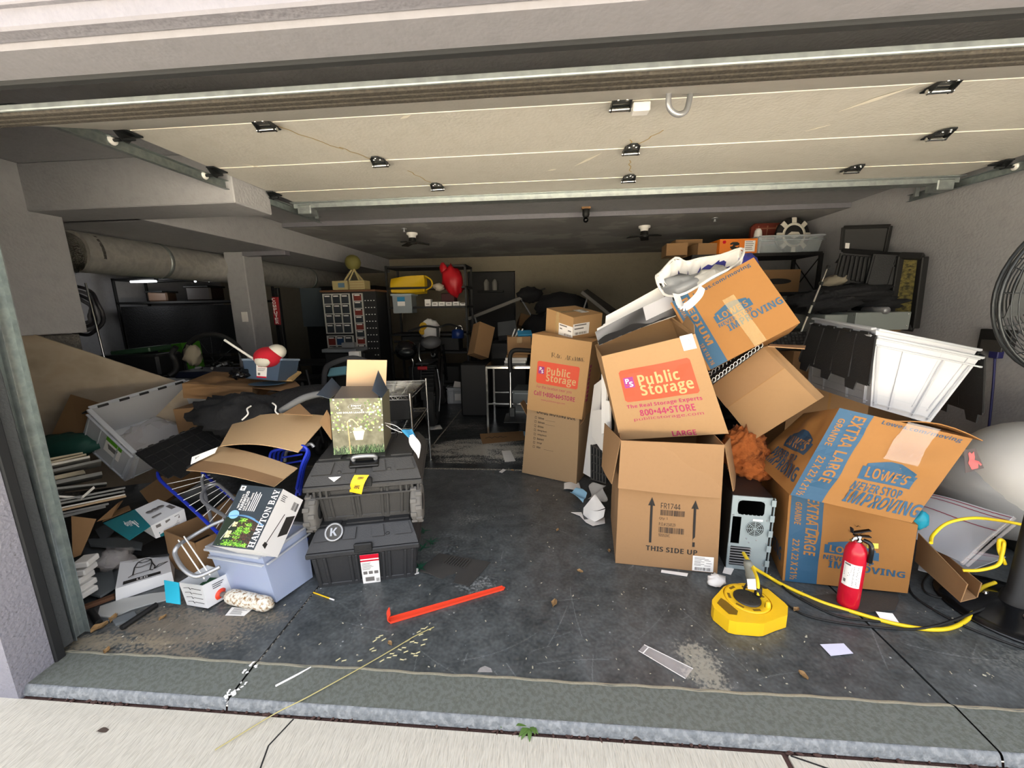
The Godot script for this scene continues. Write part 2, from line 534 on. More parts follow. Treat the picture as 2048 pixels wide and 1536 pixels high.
func floor_material() -> StandardMaterial3D:
	var n = 2048
	var big = noise(0.006, 71, 4).get_image(n, n, false, false, false)
	var mid = noise(0.03, 72, 4).get_image(n, n, false, false, false)
	var fine = noise(0.16, 73, 3).get_image(n, n, false, false, false)
	for im in [big, mid, fine]: im.convert(Image.FORMAT_L8)
	var a = big.get_data()
	var b = mid.get_data()
	var c = fine.get_data()
	var px = PackedByteArray()
	px.resize(n * n * 3)
	var hp = PackedByteArray()
	hp.resize(n * n)
	var k = 0
	for i in n * n:
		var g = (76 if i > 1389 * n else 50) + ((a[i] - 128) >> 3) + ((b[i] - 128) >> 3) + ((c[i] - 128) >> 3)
		if c[i] > 205: g += (c[i] - 205)
		px[k] = g; px[k + 1] = g + 4; px[k + 2] = g + 5
		hp[i] = clampi(128 + ((b[i] - 128) >> 1) + ((c[i] - 128) >> 3), 0, 255)
		k += 3
	# worn and dusty patches: x, z, half width, half depth, strength, colour
	var spots = [[-0.62, -3.72, 0.62, 0.34, 1.3, Color8(228, 222, 208)], [-0.5, -2.45, 0.3, 0.2, 0.75, Color8(150, 152, 145)], [-0.62, -2.08, 0.34, 0.26, 0.8, Color8(128, 134, 136)],
		[-0.35, -1.78, 0.16, 0.08, 1.0, Color8(160, 164, 164)], [-1.62, -1.42, 0.42, 0.2, 1.15, Color8(135, 122, 104)], [-1.35, -1.5, 0.2, 0.12, 1.0, Color8(120, 110, 96)], [0.62, -1.38, 0.1, 0.16, 1.1, Color8(170, 165, 148)],
		[0.9, -1.62, 0.2, 0.1, 0.9, Color8(140, 134, 112)], [1.9, -1.5, 0.35, 0.16, 0.85, Color8(120, 122, 116)], [-0.95, -4.6, 0.6, 0.4, 0.9, Color8(150, 146, 136)], [-0.9, -1.62, 0.3, 0.2, 0.75, Color8(92, 98, 101)],
		[-0.05, -2.6, 0.5, 0.45, 0.7, Color8(104, 108, 108)], [-1.1, -2.9, 0.4, 0.3, 0.75, Color8(125, 122, 112)], [0.3, -1.5, 0.7, 0.2, 0.6, Color8(96, 102, 104)], [-1.9, -1.32, 0.3, 0.06, 1.2, Color8(150, 138, 116)]]
	for s in spots:
		var x0 = int((s[0] - s[2] + 3.6) / 7.0 * n)
		var x1 = int((s[0] + s[2] + 3.6) / 7.0 * n)
		var y0 = int((s[1] - s[3] + 8.0) / 7.0 * n)
		var y1 = int((s[1] + s[3] + 8.0) / 7.0 * n)
		for y in range(maxi(y0, 0), mini(y1, n)):
			for x in range(maxi(x0, 0), mini(x1, n)):
				var d = Vector2((x - x0) / float(x1 - x0) * 2 - 1, (y - y0) / float(y1 - y0) * 2 - 1).length()
				var i = y * n + x
				var e: float = clampf((mid_streak(s, x, y, b, n) * 0.7 + c[i] * 0.75 + a[i] * 0.45) / 255.0 * s[4] - 0.74 - d * d * 0.5 + rng.randf_range(-0.16, 0.16), 0.0, 0.3) / 0.3
				if e > 0.0:
					e *= 0.75
					px[i * 3] = int(lerpf(px[i * 3], s[5].r8, e)); px[i * 3 + 1] = int(lerpf(px[i * 3 + 1], s[5].g8, e)); px[i * 3 + 2] = int(lerpf(px[i * 3 + 2], s[5].b8, e))
	# scratches and paint flecks
	for s in 260:
		var p = Vector2(rng.randf() * n, n * (1.0 - pow(rng.randf(), 1.7) * 0.5))
		var d = Vector2.from_angle(rng.randf_range(0, TAU))
		var turn = rng.randf_range(-0.006, 0.006)
		var amt = rng.randi_range(10, 34)
		for q in rng.randi_range(10, 110):
			p += d
			d = d.rotated(turn)
			if p.x < 0 or p.y < 0 or p.x >= n or p.y >= n: break
			var i = (int(p.y) * n + int(p.x)) * 3
			for o in 3: px[i + o] = mini(255, px[i + o] + amt)
	for s in 900:
		var x = rng.randi_range(2, n - 3)
		var y = int((n - 3) * (1.0 - pow(rng.randf(), 1.5) * 0.6))
		var amt = rng.randi_range(25, 120)
		for o in [0, 1, n, n + 1] if rng.randf() < 0.3 else [0]:
			for q in 3: px[(y * n + x + o) * 3 + q] = mini(255, px[(y * n + x + o) * 3 + q] + amt)
	var m = mat("floor paint", Color.WHITE, 0.36)
	m.albedo_texture = ImageTexture.create_from_image(Image.create_from_data(n, n, false, Image.FORMAT_RGB8, px))
	var hi = Image.create_from_data(n, n, false, Image.FORMAT_L8, hp)
	hi.convert(Image.FORMAT_RGBA8)
	hi.bump_map_to_normal_map(2.2)
	m.normal_enabled = true
	m.normal_texture = ImageTexture.create_from_image(hi)
	m.normal_scale = 0.8
	return m

func mid_streak(s, x, y, b, n) -> int:  # dust lies in streaks along the slab: read the noise four times as slowly sideways
	return b[y * n + (x / 3) % n]

func build_room():
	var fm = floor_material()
	var base = MB.new()
	base.box(at(v(-1.7, -0.062, -4.7)), v(10.2, 0.1, 7.0))
	var fl = struct("floor", base, mats["groove"], self, "dark painted concrete garage floor, scuffed and dusty")
	var xs = [-6.8, -1.172, 1.43, 3.3]
	var zs = [-8.2, -3.252, -1.27]
	for i in 3:
		for j in 2:
			var b = MB.new()
			var g = 0.005
			var x0: float = xs[i] + g
			var x1: float = xs[i + 1] - g
			var z0: float = zs[j] + g
			var z1: float = zs[j + 1] - (g if j == 0 else 0.0)
			b.box(at(v((x0 + x1) / 2, -0.0105, (z0 + z1) / 2)), v(x1 - x0, 0.019, z1 - z0), 0.0)
			var uv = func(x, z): return Vector2((x + 3.6) / 7.0, (z + 8.0) / 7.0)
			b.quad(v(x0, 0, z1), v(x1, 0, z1), v(x1, 0, z0), v(x0, 0, z0), uv.call(x0, z0), uv.call(x1, z1))
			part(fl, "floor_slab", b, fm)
	b0_dust(fl)
	# raised threshold band with a worn ridge and a painted, rounded lip
	var edge = [[-2.02, -1.172], [-1.164, 1.426], [1.434, 3.0]]
	var t1 = MB.new()
	t1.box(at(v(0.5, -0.035, -1.205)), v(5.0, 0.05, 0.12))
	var th = struct("trim_1", t1, mats["groove"], self, "raised grey concrete threshold across the garage opening")
	for e in edge:
		var w: float = e[1] - e[0]
		var b = MB.new()
		b.patch(func(u, q): return v(e[0] + u * w, 0.010 - 0.006 * q + 0.0012 * sin(u * 37.0 * w), -1.262 + q * 0.139), 24, 3)
		part(th, "threshold_band", b, mats["band concrete"])
		b = MB.new()
		b.patch(func(u, q): return v(e[0] + u * w, 0.0012 + 0.0105 * sin(q * PI * 0.5), -1.278 + q * 0.021 + 0.002 * sin(u * w * 11.0) + 0.0016 * sin(u * w * 41.0)), 90, 3)
		part(th, "worn_ridge", b, mats["ridge wear"])
		b = MB.new()
		b.patch(func(u, q): return v(e[0] + u * w, 0.004 - 0.036 * pow(q, 2.4), -1.123 + q * 0.019), 20, 6)
		part(th, "painted_lip", b, mats["lip paint"])
	# white paint dribbled along the left joint
	var sp = MB.new()
	for k in 34:
		var t = rng.randf()
		if t > 0.3 and t < 0.45: continue
		var pc = v(-1.168 + rng.randf_range(-0.022, 0.022), 0.0115 - 0.007 * t - (0.03 * maxf(0.0, t - 0.93) / 0.07), -1.262 + 0.15 * t)
		var pp = []
		for j in 7: pp.append(pc + v(cos(TAU * j / 7), 0, -sin(TAU * j / 7)) * rng.randf_range(0.002, 0.009))
		sp.prism(pp, v(0, 0.0012, 0))
	part(th, "paint_splash", sp, mats["paper"]).set_meta("kind", "stuff")
	# driveway slabs with the soil-filled gap
	var dr = MB.new()
	dr.box(at(v(0, -0.14, 9.4)), v(40, 0.2, 21.05))
	var dw = struct("driveway", dr, mats["soil crack"], self, "pale broom-finished concrete driveway")
	var st = mat("driveway streaks", "ffffff", 0.9)
	for q in [[-20.0, 0.765], [0.785, 20.0]]:
		var b = MB.new()
		b.box(at(v((q[0] + q[1]) / 2, -0.055, 9.45)), v(q[1] - q[0], 0.05, 21.088), 0.003)
		part(dw, "driveway_slab", b, mats["driveway concrete"])
	var cr = MB.new()
	for i in 130:
		var x = rng.randf_range(-1.95, 2.4)
		cr.ball(at(v(x, -0.033, -1.1 + rng.randf_range(-0.005, 0.004)), v(0, rng.randf() * TAU, 0)), Vector3(rng.randf_range(0.004, 0.018), rng.randf_range(0.003, 0.007), rng.randf_range(0.003, 0.007)), 6)
	var ck = MB.new()
	for q in [[v(0.79, -0.0295, -1.09), v(0.95, -0.0295, -1.04), v(1.1, -0.0295, -0.96), v(1.3, -0.0295, -0.8)], [v(-0.9, -0.0295, -1.09), v(-0.93, -0.0295, -1.0), v(-0.9, -0.0295, -0.9)]]:
		for k in q.size() - 1: ck.bar(q[k], q[k + 1], 0.005, 0.001)
	part(dw, "hairline_crack", ck, mats["groove"])
	var crumbs = part(dw, "soil_crumbs", cr, mats["soil crack"])
	crumbs.set_meta("kind", "stuff")
	# walls
	var paint = mats["wall paint"]
	var w = MB.new()
	w.box(at(v(3.23, 1.2, -4.6)), v(0.2, 2.6, 7.4))
	struct("wall_right", w, paint)
	w = MB.new()
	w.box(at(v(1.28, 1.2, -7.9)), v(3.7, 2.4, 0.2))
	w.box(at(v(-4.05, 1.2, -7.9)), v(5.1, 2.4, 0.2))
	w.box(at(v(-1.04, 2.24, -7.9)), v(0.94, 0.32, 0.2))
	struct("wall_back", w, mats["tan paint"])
	w = MB.new()
	w.box(at(v(-1.04, 1.2, -8.3)), v(1.4, 2.5, 0.1))
	w.box(at(v(-1.6, 1.2, -8.1)), v(0.2, 2.5, 0.4))
	w.box(at(v(-0.48, 1.2, -8.1)), v(0.2, 2.5, 0.4))
	w.box(at(v(-1.04, 2.5, -8.1)), v(1.4, 0.2, 0.5))
	struct("wall_closet", w, paint)
	w = MB.new()
	w.box(at(v(-6.7, 1.1, -4.6)), v(0.2, 2.4, 7.0))
	struct("wall_left", w, paint)
	# front wall with the opening, jambs and header
	w = MB.new()
	w.box(at(v(-4.4, 1.2, -1.15)), v(4.79, 2.5, 0.12))
	w.box(at(v(3.15, 1.2, -1.15)), v(0.5, 2.5, 0.12))
	struct("wall_front", w, mats["exterior paint"])
	w = MB.new()
	w.box(at(v(0.45, 2.285, -1.15)), v(4.92, 0.37, 0.12))
	var hd = struct("trim_2", w, mats["header paint"], self, "pale grey header beam over the opening")
	w = MB.new()
	w.box(at(v(0.45, 2.14, -1.065)), v(6.4, 0.05, 0.05), 0.006)
	w.box(at(v(0.45, 2.165, -1.055)), v(6.4, 0.012, 0.06), 0.003)
	part(hd, "drip_edge", w, mats["fascia paint"])
	w = MB.new()
	w.box(at(v(0.45, 2.29, -1.06)), v(6.4, 0.24, 0.04), 0.006)
	part(hd, "fascia_board", w, mats["fascia paint"])
	w = MB.new()
	w.box(at(v(0.45, 2.9, -1.1)), v(14.0, 1.0, 0.2))
	struct("wall_upper", w, mats["stucco white"])
	w = MB.new()
	w.box(at(v(0.45, 2.115, -1.226)), v(4.9, 0.05, 0.03), 0.004)
	part(hd, "top_stop", w, mats["black stop"])
	w = MB.new()
	w.box(at(v(0.45, 2.17, -1.268)), v(4.9, 0.1, 0.05), 0.004)
	part(hd, "header_inner_board", w, mats["grey stop"])
	for s in [-1, 1]:
		var x = 0.44 + s * 2.45
		w = MB.new()
		w.box(at(v(x, 1.05, -1.228)), v(0.03, 2.1, 0.034), 0.004)
		part(hd, "side_stop", w, mats["black stop"])
		w = MB.new()
		w.box(at(v(x + s * 0.05, 1.08, -1.27)), v(0.09, 2.1, 0.045), 0.004)
		part(hd, "side_frame", w, mats["grey stop"])
	w = MB.new()
	w.box(at(v(-1.4, 3.35, -4.9)), v(11.6, 0.2, 7.8))
	struct("added_roof", w, mats["stucco white"])  # unseen slab added above the ceilings to keep the sun out
	# ceilings, soffit and beams
	w = MB.new()
	w.box(at(v(-1.4, 2.5, -2.93)), v(10.4, 0.2, 3.44))
	var ceil = struct("ceiling", w, paint)
	w = MB.new()
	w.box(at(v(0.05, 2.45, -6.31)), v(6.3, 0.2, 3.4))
	part(ceil, "mottled_panel", w, mats["mottled ceiling paint"])  # wall paint tone with a random, slightly darker mottle
	w = MB.new()
	w.box(at(v(0.05, 2.375, -4.61)), v(6.16, 0.05, 0.03), 0.003)
	struct("trim_3", w, mats["fascia paint"], self, "pale edge board where the ceiling steps down")
	w = MB.new()
	w.box(at(v(-4.83, 2.25, -5.4)), v(3.6, 0.3, 5.0), 0.004)
	struct("ceiling_soffit", w, paint)
	w = MB.new()
	w.box(at(v(-4.3, 2.25, -2.76)), v(4.6, 0.3, 0.36), 0.006)
	struct("ceiling_beam", w, paint)
	w = MB.new()
	w.box(at(v(-3.56, 1.84, -2.03)), v(0.12, 1.14, 1.5), 0.006)
	struct("wall_partition", w, paint)
	w = MB.new()
	w.box(at(v(-3.68, 0.63, -2.05)), v(0.16, 1.26, 1.5), 0.006)
	struct("wall_stem", w, mats["rough concrete"])
	w = MB.new()
	w.box(at(v(-3.69, 1.05, -4.77)), v(0.25, 2.1, 0.32), 0.008)
	var col = struct("column", w, paint, self, "square grey painted column")
	w = MB.new()
	w.box(at(v(-3.31, 2.075, -4.66)), v(0.54, 0.05, 0.1), 0.004)
	part(col, "column_cap", w, mats["fascia paint"])
	w = MB.new()
	w.box(at(v(-3.652, 1.34, -4.607)), v(0.08, 0.12, 0.008), 0.003)
	w.box(at(v(-3.652, 1.34, -4.601)), v(0.03, 0.06, 0.006), 0.002)
	lone("light_switch", w, mats["white plastic"], "white rocker light switch plate on the square grey column", "switch")

func hinge(x, y, z, steep := 0.0):
	return at(v(x, y, z), v(steep, 0, 0))

func build_door():
	var skin = mats["door skin"]
	var d = thing("garage_door", "cream sectional overhead garage door rolled up under the ceiling", "garage door", v(0.44, 2.25, -1.9))
	var rel = v(-0.44, -2.25, 1.9)
	# joints run along x: (y, z) of each section's edges
	var ys = [[2.075, -1.39], [2.25, -1.897], [2.25, -2.424], [2.25, -2.934], [2.25, -3.40]]
	for i in 4:
		var a = v(0.44, ys[i][0], ys[i][1]) + rel
		var b = v(0.44, ys[i + 1][0], ys[i + 1][1]) + rel
		var dir = (b - a).normalized()
		var nrm = v(0, -dir.z, dir.y).normalized()
		if nrm.y < 0: nrm = -nrm
		var w = MB.new()
		w.box(Transform3D(Basis(Vector3.RIGHT, nrm, Vector3.RIGHT.cross(nrm)), (a + b) / 2 + nrm * 0.025), v(4.86, 0.045, (b - a).length() - 0.006), 0.004)
		part(d, "door_section", w, skin)
		w = MB.new()
		w.bar(b - dir * 0.004 + nrm * 0.006 - v(2.42, 0, 0), b - dir * 0.004 + nrm * 0.006 + v(2.42, 0, 0), 0.0035, 0.012, nrm)
		part(d, "section_lip", w, mats["pale scuff"])
	# bottom rubber seal: ribbed underside, aluminium retainer
	var sl = MB.new()
	var nb = v(0, 0.945, 0.327)
	var s0 = v(0.44, 2.075, -1.385) + rel
	for k in 6:
		var o = v(0, -0.012 - 0.002 * (k % 2), 0.009 + 0.0135 * k)
		sl.box(at(s0 + o, v(-0.12, 0, 0)), v(4.88, 0.02, 0.013), 0.003)
	part(d, "bottom_seal", sl, mats["rubber seal"])
	var al = MB.new()
	al.box(at(s0 + v(0, -0.006, 0.089), v(-0.12, 0, 0)), v(4.88, 0.02, 0.012), 0.003)
	part(d, "seal_retainer", al, mats["galvanised"])
	var str = MB.new()
	for q in [[v(0, -0.035, -1.38), v(4.9, 0.006, 0.09)], [v(0, -0.02, -1.335), v(4.9, 0.036, 0.006)], [v(0, -0.02, -1.425), v(4.9, 0.036, 0.006)], [v(0, -0.004, -1.31), v(4.9, 0.004, 0.05)]]: str.box(at(q[0]), q[1])
	part(d, "strut", str, mats["galvanised"])
	# hinges with barrel and screws
	for row in [[-1.9, [-1.27, 0.32, 1.57]], [-2.42, [-0.95, 0.47, 2.02]], [-2.93, [-0.75, 0.56, 1.97]]]:
		for x in row[1]:
			var h = MB.new()
			var c = v(x, 2.245, row[0]) + rel
			h.prism([c + v(-0.035, 0, 0.01), c + v(0.035, 0, 0.01), c + v(0.035, 0, 0.055), c + v(0.016, 0, 0.085), c + v(-0.016, 0, 0.085), c + v(-0.035, 0, 0.055)], v(0, -0.006, 0))
			h.box(at(c + v(0, -0.004, -0.03)), v(0.08, 0.006, 0.045), 0.002)
			for s in [-1, 1]: h.prism([c + v(s * 0.037, 0, 0.05), c + v(s * 0.037, -0.028, 0.002), c + v(s * 0.037, -0.028, -0.016), c + v(s * 0.037, 0, -0.03)], v(0.004 * s, 0, 0))
			var hp = part(d, "hinge", h, mats["dark steel"])
			h = MB.new()
			h.tube([c + v(-0.048, -0.02, -0.006), c + v(0.048, -0.02, -0.006)], 0.009, 10)
			for s in [v(-0.018, -0.008, 0.045), v(0.018, -0.008, 0.045), v(0, -0.008, 0.068)]: h.lathe(at(c + s), [[0.0, -0.004], [0.007, -0.003], [0.007, 0.002]], 6)
			part(hp, "hinge_pin", h, mats["chrome"])
	var lb = MB.new()
	lb.box(at(v(0.40, 2.215, -1.885) + rel), v(0.07, 0.035, 0.05), 0.004)
	part(d, "sensor_box", lb, mats["white plastic"])
	var hd = MB.new()
	var hp = v(0.52, 2.2, -1.76) + rel
	hd.tube(smooth_path([hp + v(-0.05, 0.02, 0.03), hp + v(-0.045, -0.045, 0.02), hp + v(-0.01, -0.07, 0.01), hp + v(0.03, -0.05, -0.01), hp + v(0.045, 0.01, -0.02)], 5), 0.011, 8)
	hd.box(at(hp + v(-0.05, 0.02, 0.03)), v(0.07, 0.008, 0.03), 0.002)
	hd.box(at(hp + v(0.05, 0.02, -0.02)), v(0.07, 0.008, 0.03), 0.002)
	part(d, "lift_handle", hd, mats["silver paint"])
	# drips and scuffs on the skin
	var drip = MB.new()
	for q in [[-1.24, -1.93, 0.16, 0.3], [-1.08, -2.2, 0.1, 0.2], [0.44, -2.3, 0.06, -0.16], [0.58, -2.2, -0.1, 0.2], [-0.85, -2.6, 0.07, 0.25], [0.5, -2.6, 0.05, 0.22]]:
		var pts = []
		for k in 7: pts.append(v(q[0] + q[2] * k / 6.0 + 0.008 * sin(k * 2.3), 2.2488, q[1] - absf(q[3]) * k / 6.0) + rel)
		for k in 6: drip.bar(pts[k], pts[k + 1], 0.005, 0.0006)
	part(d, "rust_drip", drip, mats["rust drip"])
	var sc = MB.new()
	for q in [[1.32, -2.1, 0.16, 0.2, 0.016], [1.3, -2.3, 0.08, 0.06, 0.006], [2.3, -2.24, 0.14, 0.14, 0.008], [0.18, -2.66, 0.14, 0.2, 0.012], [-0.65, -1.93, 0.06, 0.03, 0.01], [-1.75, -2.36, 0.08, -0.1, 0.006], [0.02, -2.72, 0.05, 0.02, 0.008]]:
		var a = v(q[0], 2.2486, q[1]) + rel
		var b = a + v(q[2], 0, q[3])
		var m = (a + b) / 2
		var n = (b - a).cross(Vector3.UP).normalized() * q[4]
		sc.prism([a, m + n, b, m - n] if (m + n - a).cross(b - a).y < 0 else [a, m - n, b, m + n], v(0, -0.0006, 0))
	part(d, "paint_scuff", sc, mats["pale scuff"])
	# rollers and brackets along both edges
	for s in [-1, 1]:
		for z in [-1.9, -2.42, -2.93]:
			var r = MB.new()
			var c = v(0.44 + s * 2.4, 2.225, z) + rel
			r.box(at(c + v(0, 0.018, 0)), v(0.05, 0.008, 0.11), 0.002)
			r.tube([c + v(-s * 0.03, -0.01, 0), c + v(s * 0.08, -0.01, 0)], 0.008, 8)
			r.prism([c + v(s * 0.02, 0.018, 0.05), c + v(s * 0.02, -0.02, 0.012), c + v(s * 0.02, -0.02, -0.02), c + v(s * 0.02, 0.018, -0.05)], v(0.005 * s, 0, 0))
			var rp = part(d, "roller_bracket", r, mats["dark steel"])
			r = MB.new()
			r.lathe(at(c + v(s * 0.085, -0.01, 0), v(0, 0, PI / 2)), [[0.0, -0.01], [0.02, -0.009], [0.023, 0], [0.02, 0.009], [0.0, 0.01]], 14)
			part(rp, "roller", r, mats["white plastic"])
		var eb = MB.new()
		eb.box(at(v(0.44 + s * 2.36, 2.2, -3.27) + rel), v(0.11, 0.07, 0.1), 0.006)
		part(d, "end_bracket", eb, mats["galvanised"])
	# tracks: horizontal C channel, bend and vertical run
	for s in [-1, 1]:
		var x: float = 0.44 + s * 2.475
		var t = thing("door_track", ["galvanised steel door track on the left side of the opening", "galvanised steel door track on the right side of the opening"][(s + 1) / 2], "track", v(x, 0, -1.33))
		var ro = v(-x, 0, 1.33)
		var path = [v(x, 0.02, -1.33), v(x, 1.92, -1.36)]
		for k in range(1, 9):
			var a = PI / 2 * k / 8.0
			path.append(v(x, 1.92 + 0.28 * sin(a), -1.36 - 0.28 * (1 - cos(a))))
		path.append(v(x, 2.21, -3.66))
		var mb = MB.new()
		for i in path.size() - 1:
			var a: Vector3 = path[i] + ro
			var b: Vector3 = path[i + 1] + ro
			var dd = (b - a).normalized()
			var nn = Vector3.RIGHT.cross(dd)
			for q in [[s * 0.012, 0.0, 0.004, 0.05], [0.0, 0.025, 0.028, 0.003], [0.0, -0.025, 0.028, 0.003]]:
				mb.bar(a + Vector3.RIGHT * q[0] + nn * q[1], b + Vector3.RIGHT * q[0] + nn * q[1], q[2], q[3], nn)
		part(t, "channel", mb, mats["track steel"])
		mb = MB.new()
		mb.box(at(v(x + s * 0.035, 1.0, -1.335) + ro), v(0.05, 1.95, 0.004))
		mb.box(at(v(x + s * 0.045, 1.0, -1.31) + ro), v(0.004, 1.95, 0.05))
		part(t, "wall_angle", mb, mats["galvanised"])
		mb = MB.new()
		mb.box(at(v(x - s * 0.03, 2.28, -3.55) + ro), v(0.03, 0.16, 0.004))
		mb.box(at(v(x - s * 0.03, 2.28, -3.565) + ro), v(0.004, 0.16, 0.03))
		part(t, "hanger_strap", mb, mats["galvanised"])

func b0_dust(fl):
	# pale dust packed into the saw-cut joints
	var dm = tri(mat("joint dust", "b5b0a2", 0.95), ntex(0.05, 151, [[0.0, 0.42, 0.55, 1.0], [Color(0.2, 0.2, 0.2), Color(0.5, 0.5, 0.5), Color(1, 1, 1), Color(1, 1, 1)]]), null, 3.0)
	var d = MB.new()
	d.box(at(v(-1.75, -0.0045, -3.252)), v(10.0, 0.0115, 0.024), 0.001)
	for q in [[-1.172, -5.73], [1.43, -5.73]]: d.box(at(v(q[0], -0.0045, q[1])), v(0.016, 0.0115, 4.93))
	part(fl, "joint_dust", d, dm)
	d = MB.new()
	d.box(at(v(-1.172, -0.0065, -2.26)), v(0.0088, 0.008, 1.96))
	part(fl, "joint_dust", d, tri(mat("joint dust dark", "8a8478", 0.95), ntex(0.04, 152, [[0.0, 0.5, 0.6, 1.0], [Color(0.12, 0.12, 0.12), Color(0.3, 0.3, 0.3), Color(1, 1, 1), Color(1.2, 1.2, 1.2)]]), null, 3.0))

# ---------------------------------------------------------------- the heap on the right
func crate(called, label, category, group, c, m, amp := 0.004, seed_ := 1, skip := [], n := 8):
	# a cardboard box from eight world corners; returns [node, faces in local coordinates, local corners]
	var o = thing(called, label, category, cent([c[0], c[1], c[4], c[5]]), group)
	var l = loc(c, o.position)
	var fs = []
	for i in 6: fs.append(gridded(face(fan(l, i), wob(seed_ * 10 + i, amp, 1.6)), n) if amp > 0 else face(fan(l, i)))
	var b = MB.new()
	for i in 6:
		if not i in skip: b.patch(fs[i], n if amp > 0 else 1, n if amp > 0 else 1, 0.004 if skip else 0.0)
	part(o, "body", b, m)
	return [o, fs, l]
func seam(o, f: Callable, horizontal := true, w := 0.05):
	# the line where two top flaps meet and the strip of tape over it
	var b = MB.new()
	if horizontal: ink(b, f, 0.0, 0.5 - w, 1.0, 0.5 + w, 8, 2, 0.001)
	else: ink(b, f, 0.5 - w, 0.0, 0.5 + w, 1.0, 2, 8, 0.001)
	part(o, "tape", b, mats["packing tape"])
func house(b: MB, f: Callable, u0, v0, u1, v1):  # the gabled sign behind the shop's name
	var w: float = u1 - u0
	var h: float = v1 - v0
	inkpoly(b, f, [u0, v1, u1, v1, u1, v0 + h * 0.42, u1 - w * 0.06, v0 + h * 0.42, u1 - w * 0.06, v0 + h * 0.28, u0 + w * 0.6, v0 + h * 0.0, u0 + w * 0.44, v0 + h * 0.0, u0 + w * 0.06, v0 + h * 0.28, u0 + w * 0.06, v0 + h * 0.42, u0, v0 + h * 0.42], 0.0016, 14)
func mover(o, f: Callable, ly, size, small, dims, stripe, m_card):
	# the moving-box print: ly = [logo u0, v0, u1, v1, never v0, v1, improving u0, v0, u1, v1]
	var b = MB.new()
	inkpoly(b, f, [stripe[0], 0.0, stripe[0], 1.0, stripe[1], 1.0, stripe[1], 0.0], 0.0014, 14)
	house(b, f, ly[0], ly[1], ly[2], ly[3])
	write(b, f, "NEVER STOP", [ly[0], ly[4], ly[0] + (ly[2] - ly[0]) * 0.92, ly[5]], 0, "sans", 0.0018)
	write(b, f, "IMPROVING", [ly[6], ly[7], ly[8], ly[9]], 0, "sans", 0.0018)
	part(o, "blue_print", b, mats["ink blue"])
	b = MB.new()
	var w: float = stripe[1] - stripe[0]
	write(b, f, size[0], [stripe[0] + w * 0.5, size[1], stripe[0] + w * 0.86, size[2]], 1, "sans", 0.0024)
	write(b, f, small[0], [stripe[0] + w * 0.14, small[1], stripe[0] + w * 0.34, small[2]], 1, "sans", 0.0024)
	write(b, f, dims[0], [stripe[0] + w * 0.14, dims[1], stripe[0] + w * 0.36, dims[2]], 1, "sans", 0.0024)
	var h: float = ly[3] - ly[1]
	write(b, f, "LOWE'S", [ly[0] + (ly[2] - ly[0]) * 0.1, ly[1] + h * 0.42, ly[2] - (ly[2] - ly[0]) * 0.1, ly[3] - h * 0.12], 0, "sans", 0.0026)
	part(o, "card_coloured_lettering", b, m_card)
func storage_print(o, f: Callable, big := false):
	var b = MB.new()
	var r = [0.13, 0.33, 0.86, 0.62] if not big else [0.14, 0.2, 0.87, 0.56]
	var h: float = r[3] - r[1]
	var w: float = r[2] - r[0]
	inkpoly(b, f, [r[0] + w * 0.03, r[1], r[0], r[1] + h * 0.06, r[0], r[3] - h * 0.06, r[0] + w * 0.03, r[3], r[2] - w * 0.03, r[3], r[2], r[3] - h * 0.06, r[2], r[1] + h * 0.06, r[2] - w * 0.03, r[1]], 0.0014, 8)
	part(o, "orange_panel", b, mats["ink orange"])
	b = MB.new()
	write(b, f, "Public", [r[0] + w * 0.24, r[1] + h * 0.2, r[0] + w * 0.8, r[1] + h * 0.55], 0, "sans", 0.002)
	write(b, f, "Storage", [r[0] + w * 0.24, r[1] + h * 0.54, r[0] + w * 0.95, r[1] + h * 0.96], 0, "sans", 0.002)
	part(o, "cream_lettering", b, mats["ink cream"])
	b = MB.new()
	ink(b, f, r[0] + w * 0.04, r[1] + h * 0.24, r[0] + w * 0.18, r[1] + h * 0.56, 1, 1, 0.002)
	part(o, "violet_badge", b, mats["ink violet"])
	b = MB.new()
	write(b, f, "P", [r[0] + w * 0.065, r[1] + h * 0.28, r[0] + w * 0.115, r[1] + h * 0.42], 0, "sans", 0.0028)
	write(b, f, "S", [r[0] + w * 0.11, r[1] + h * 0.38, r[0] + w * 0.16, r[1] + h * 0.53], 0, "sans", 0.0028)
	part(o, "badge_lettering", b, mats["paper"])
	b = MB.new()
	if big:
		write(b, f, "The Real Storage Experts", [0.14, 0.59, 0.87, 0.645])
		write(b, f, "800•44•STORE", [0.25, 0.66, 0.78, 0.73])
		write(b, f, "publicstorage.com", [0.18, 0.745, 0.84, 0.79], 0, "thin")
		write(b, f, "LARGE", [0.5, 0.93, 0.72, 0.99])
	else:
		write(b, f, "For the location near you", [0.15, 0.645, 0.77, 0.695], 0, "thin")
		write(b, f, "Call 1•800•44•STORE", [0.11, 0.72, 0.84, 0.785])
		write(b, f, "www.publicstorage.com", [0.25, 0.82, 0.68, 0.85], 0, "thin")
	part(o, "plum_lettering", b, mats["ink plum"])
func scrawl(b: MB, f: Callable, pts, w := 0.004, lift := 0.002):  # a felt-pen line over face coordinates
	var g = lifted(f, lift)
	for i in range(0, pts.size() - 2, 2):
		var a: Vector3 = g.call(pts[i], pts[i + 1])
		var c: Vector3 = g.call(pts[i + 2], pts[i + 3])
		if a.distance_to(c) > 1e-4: b.bar(a, c, w, 0.0004)
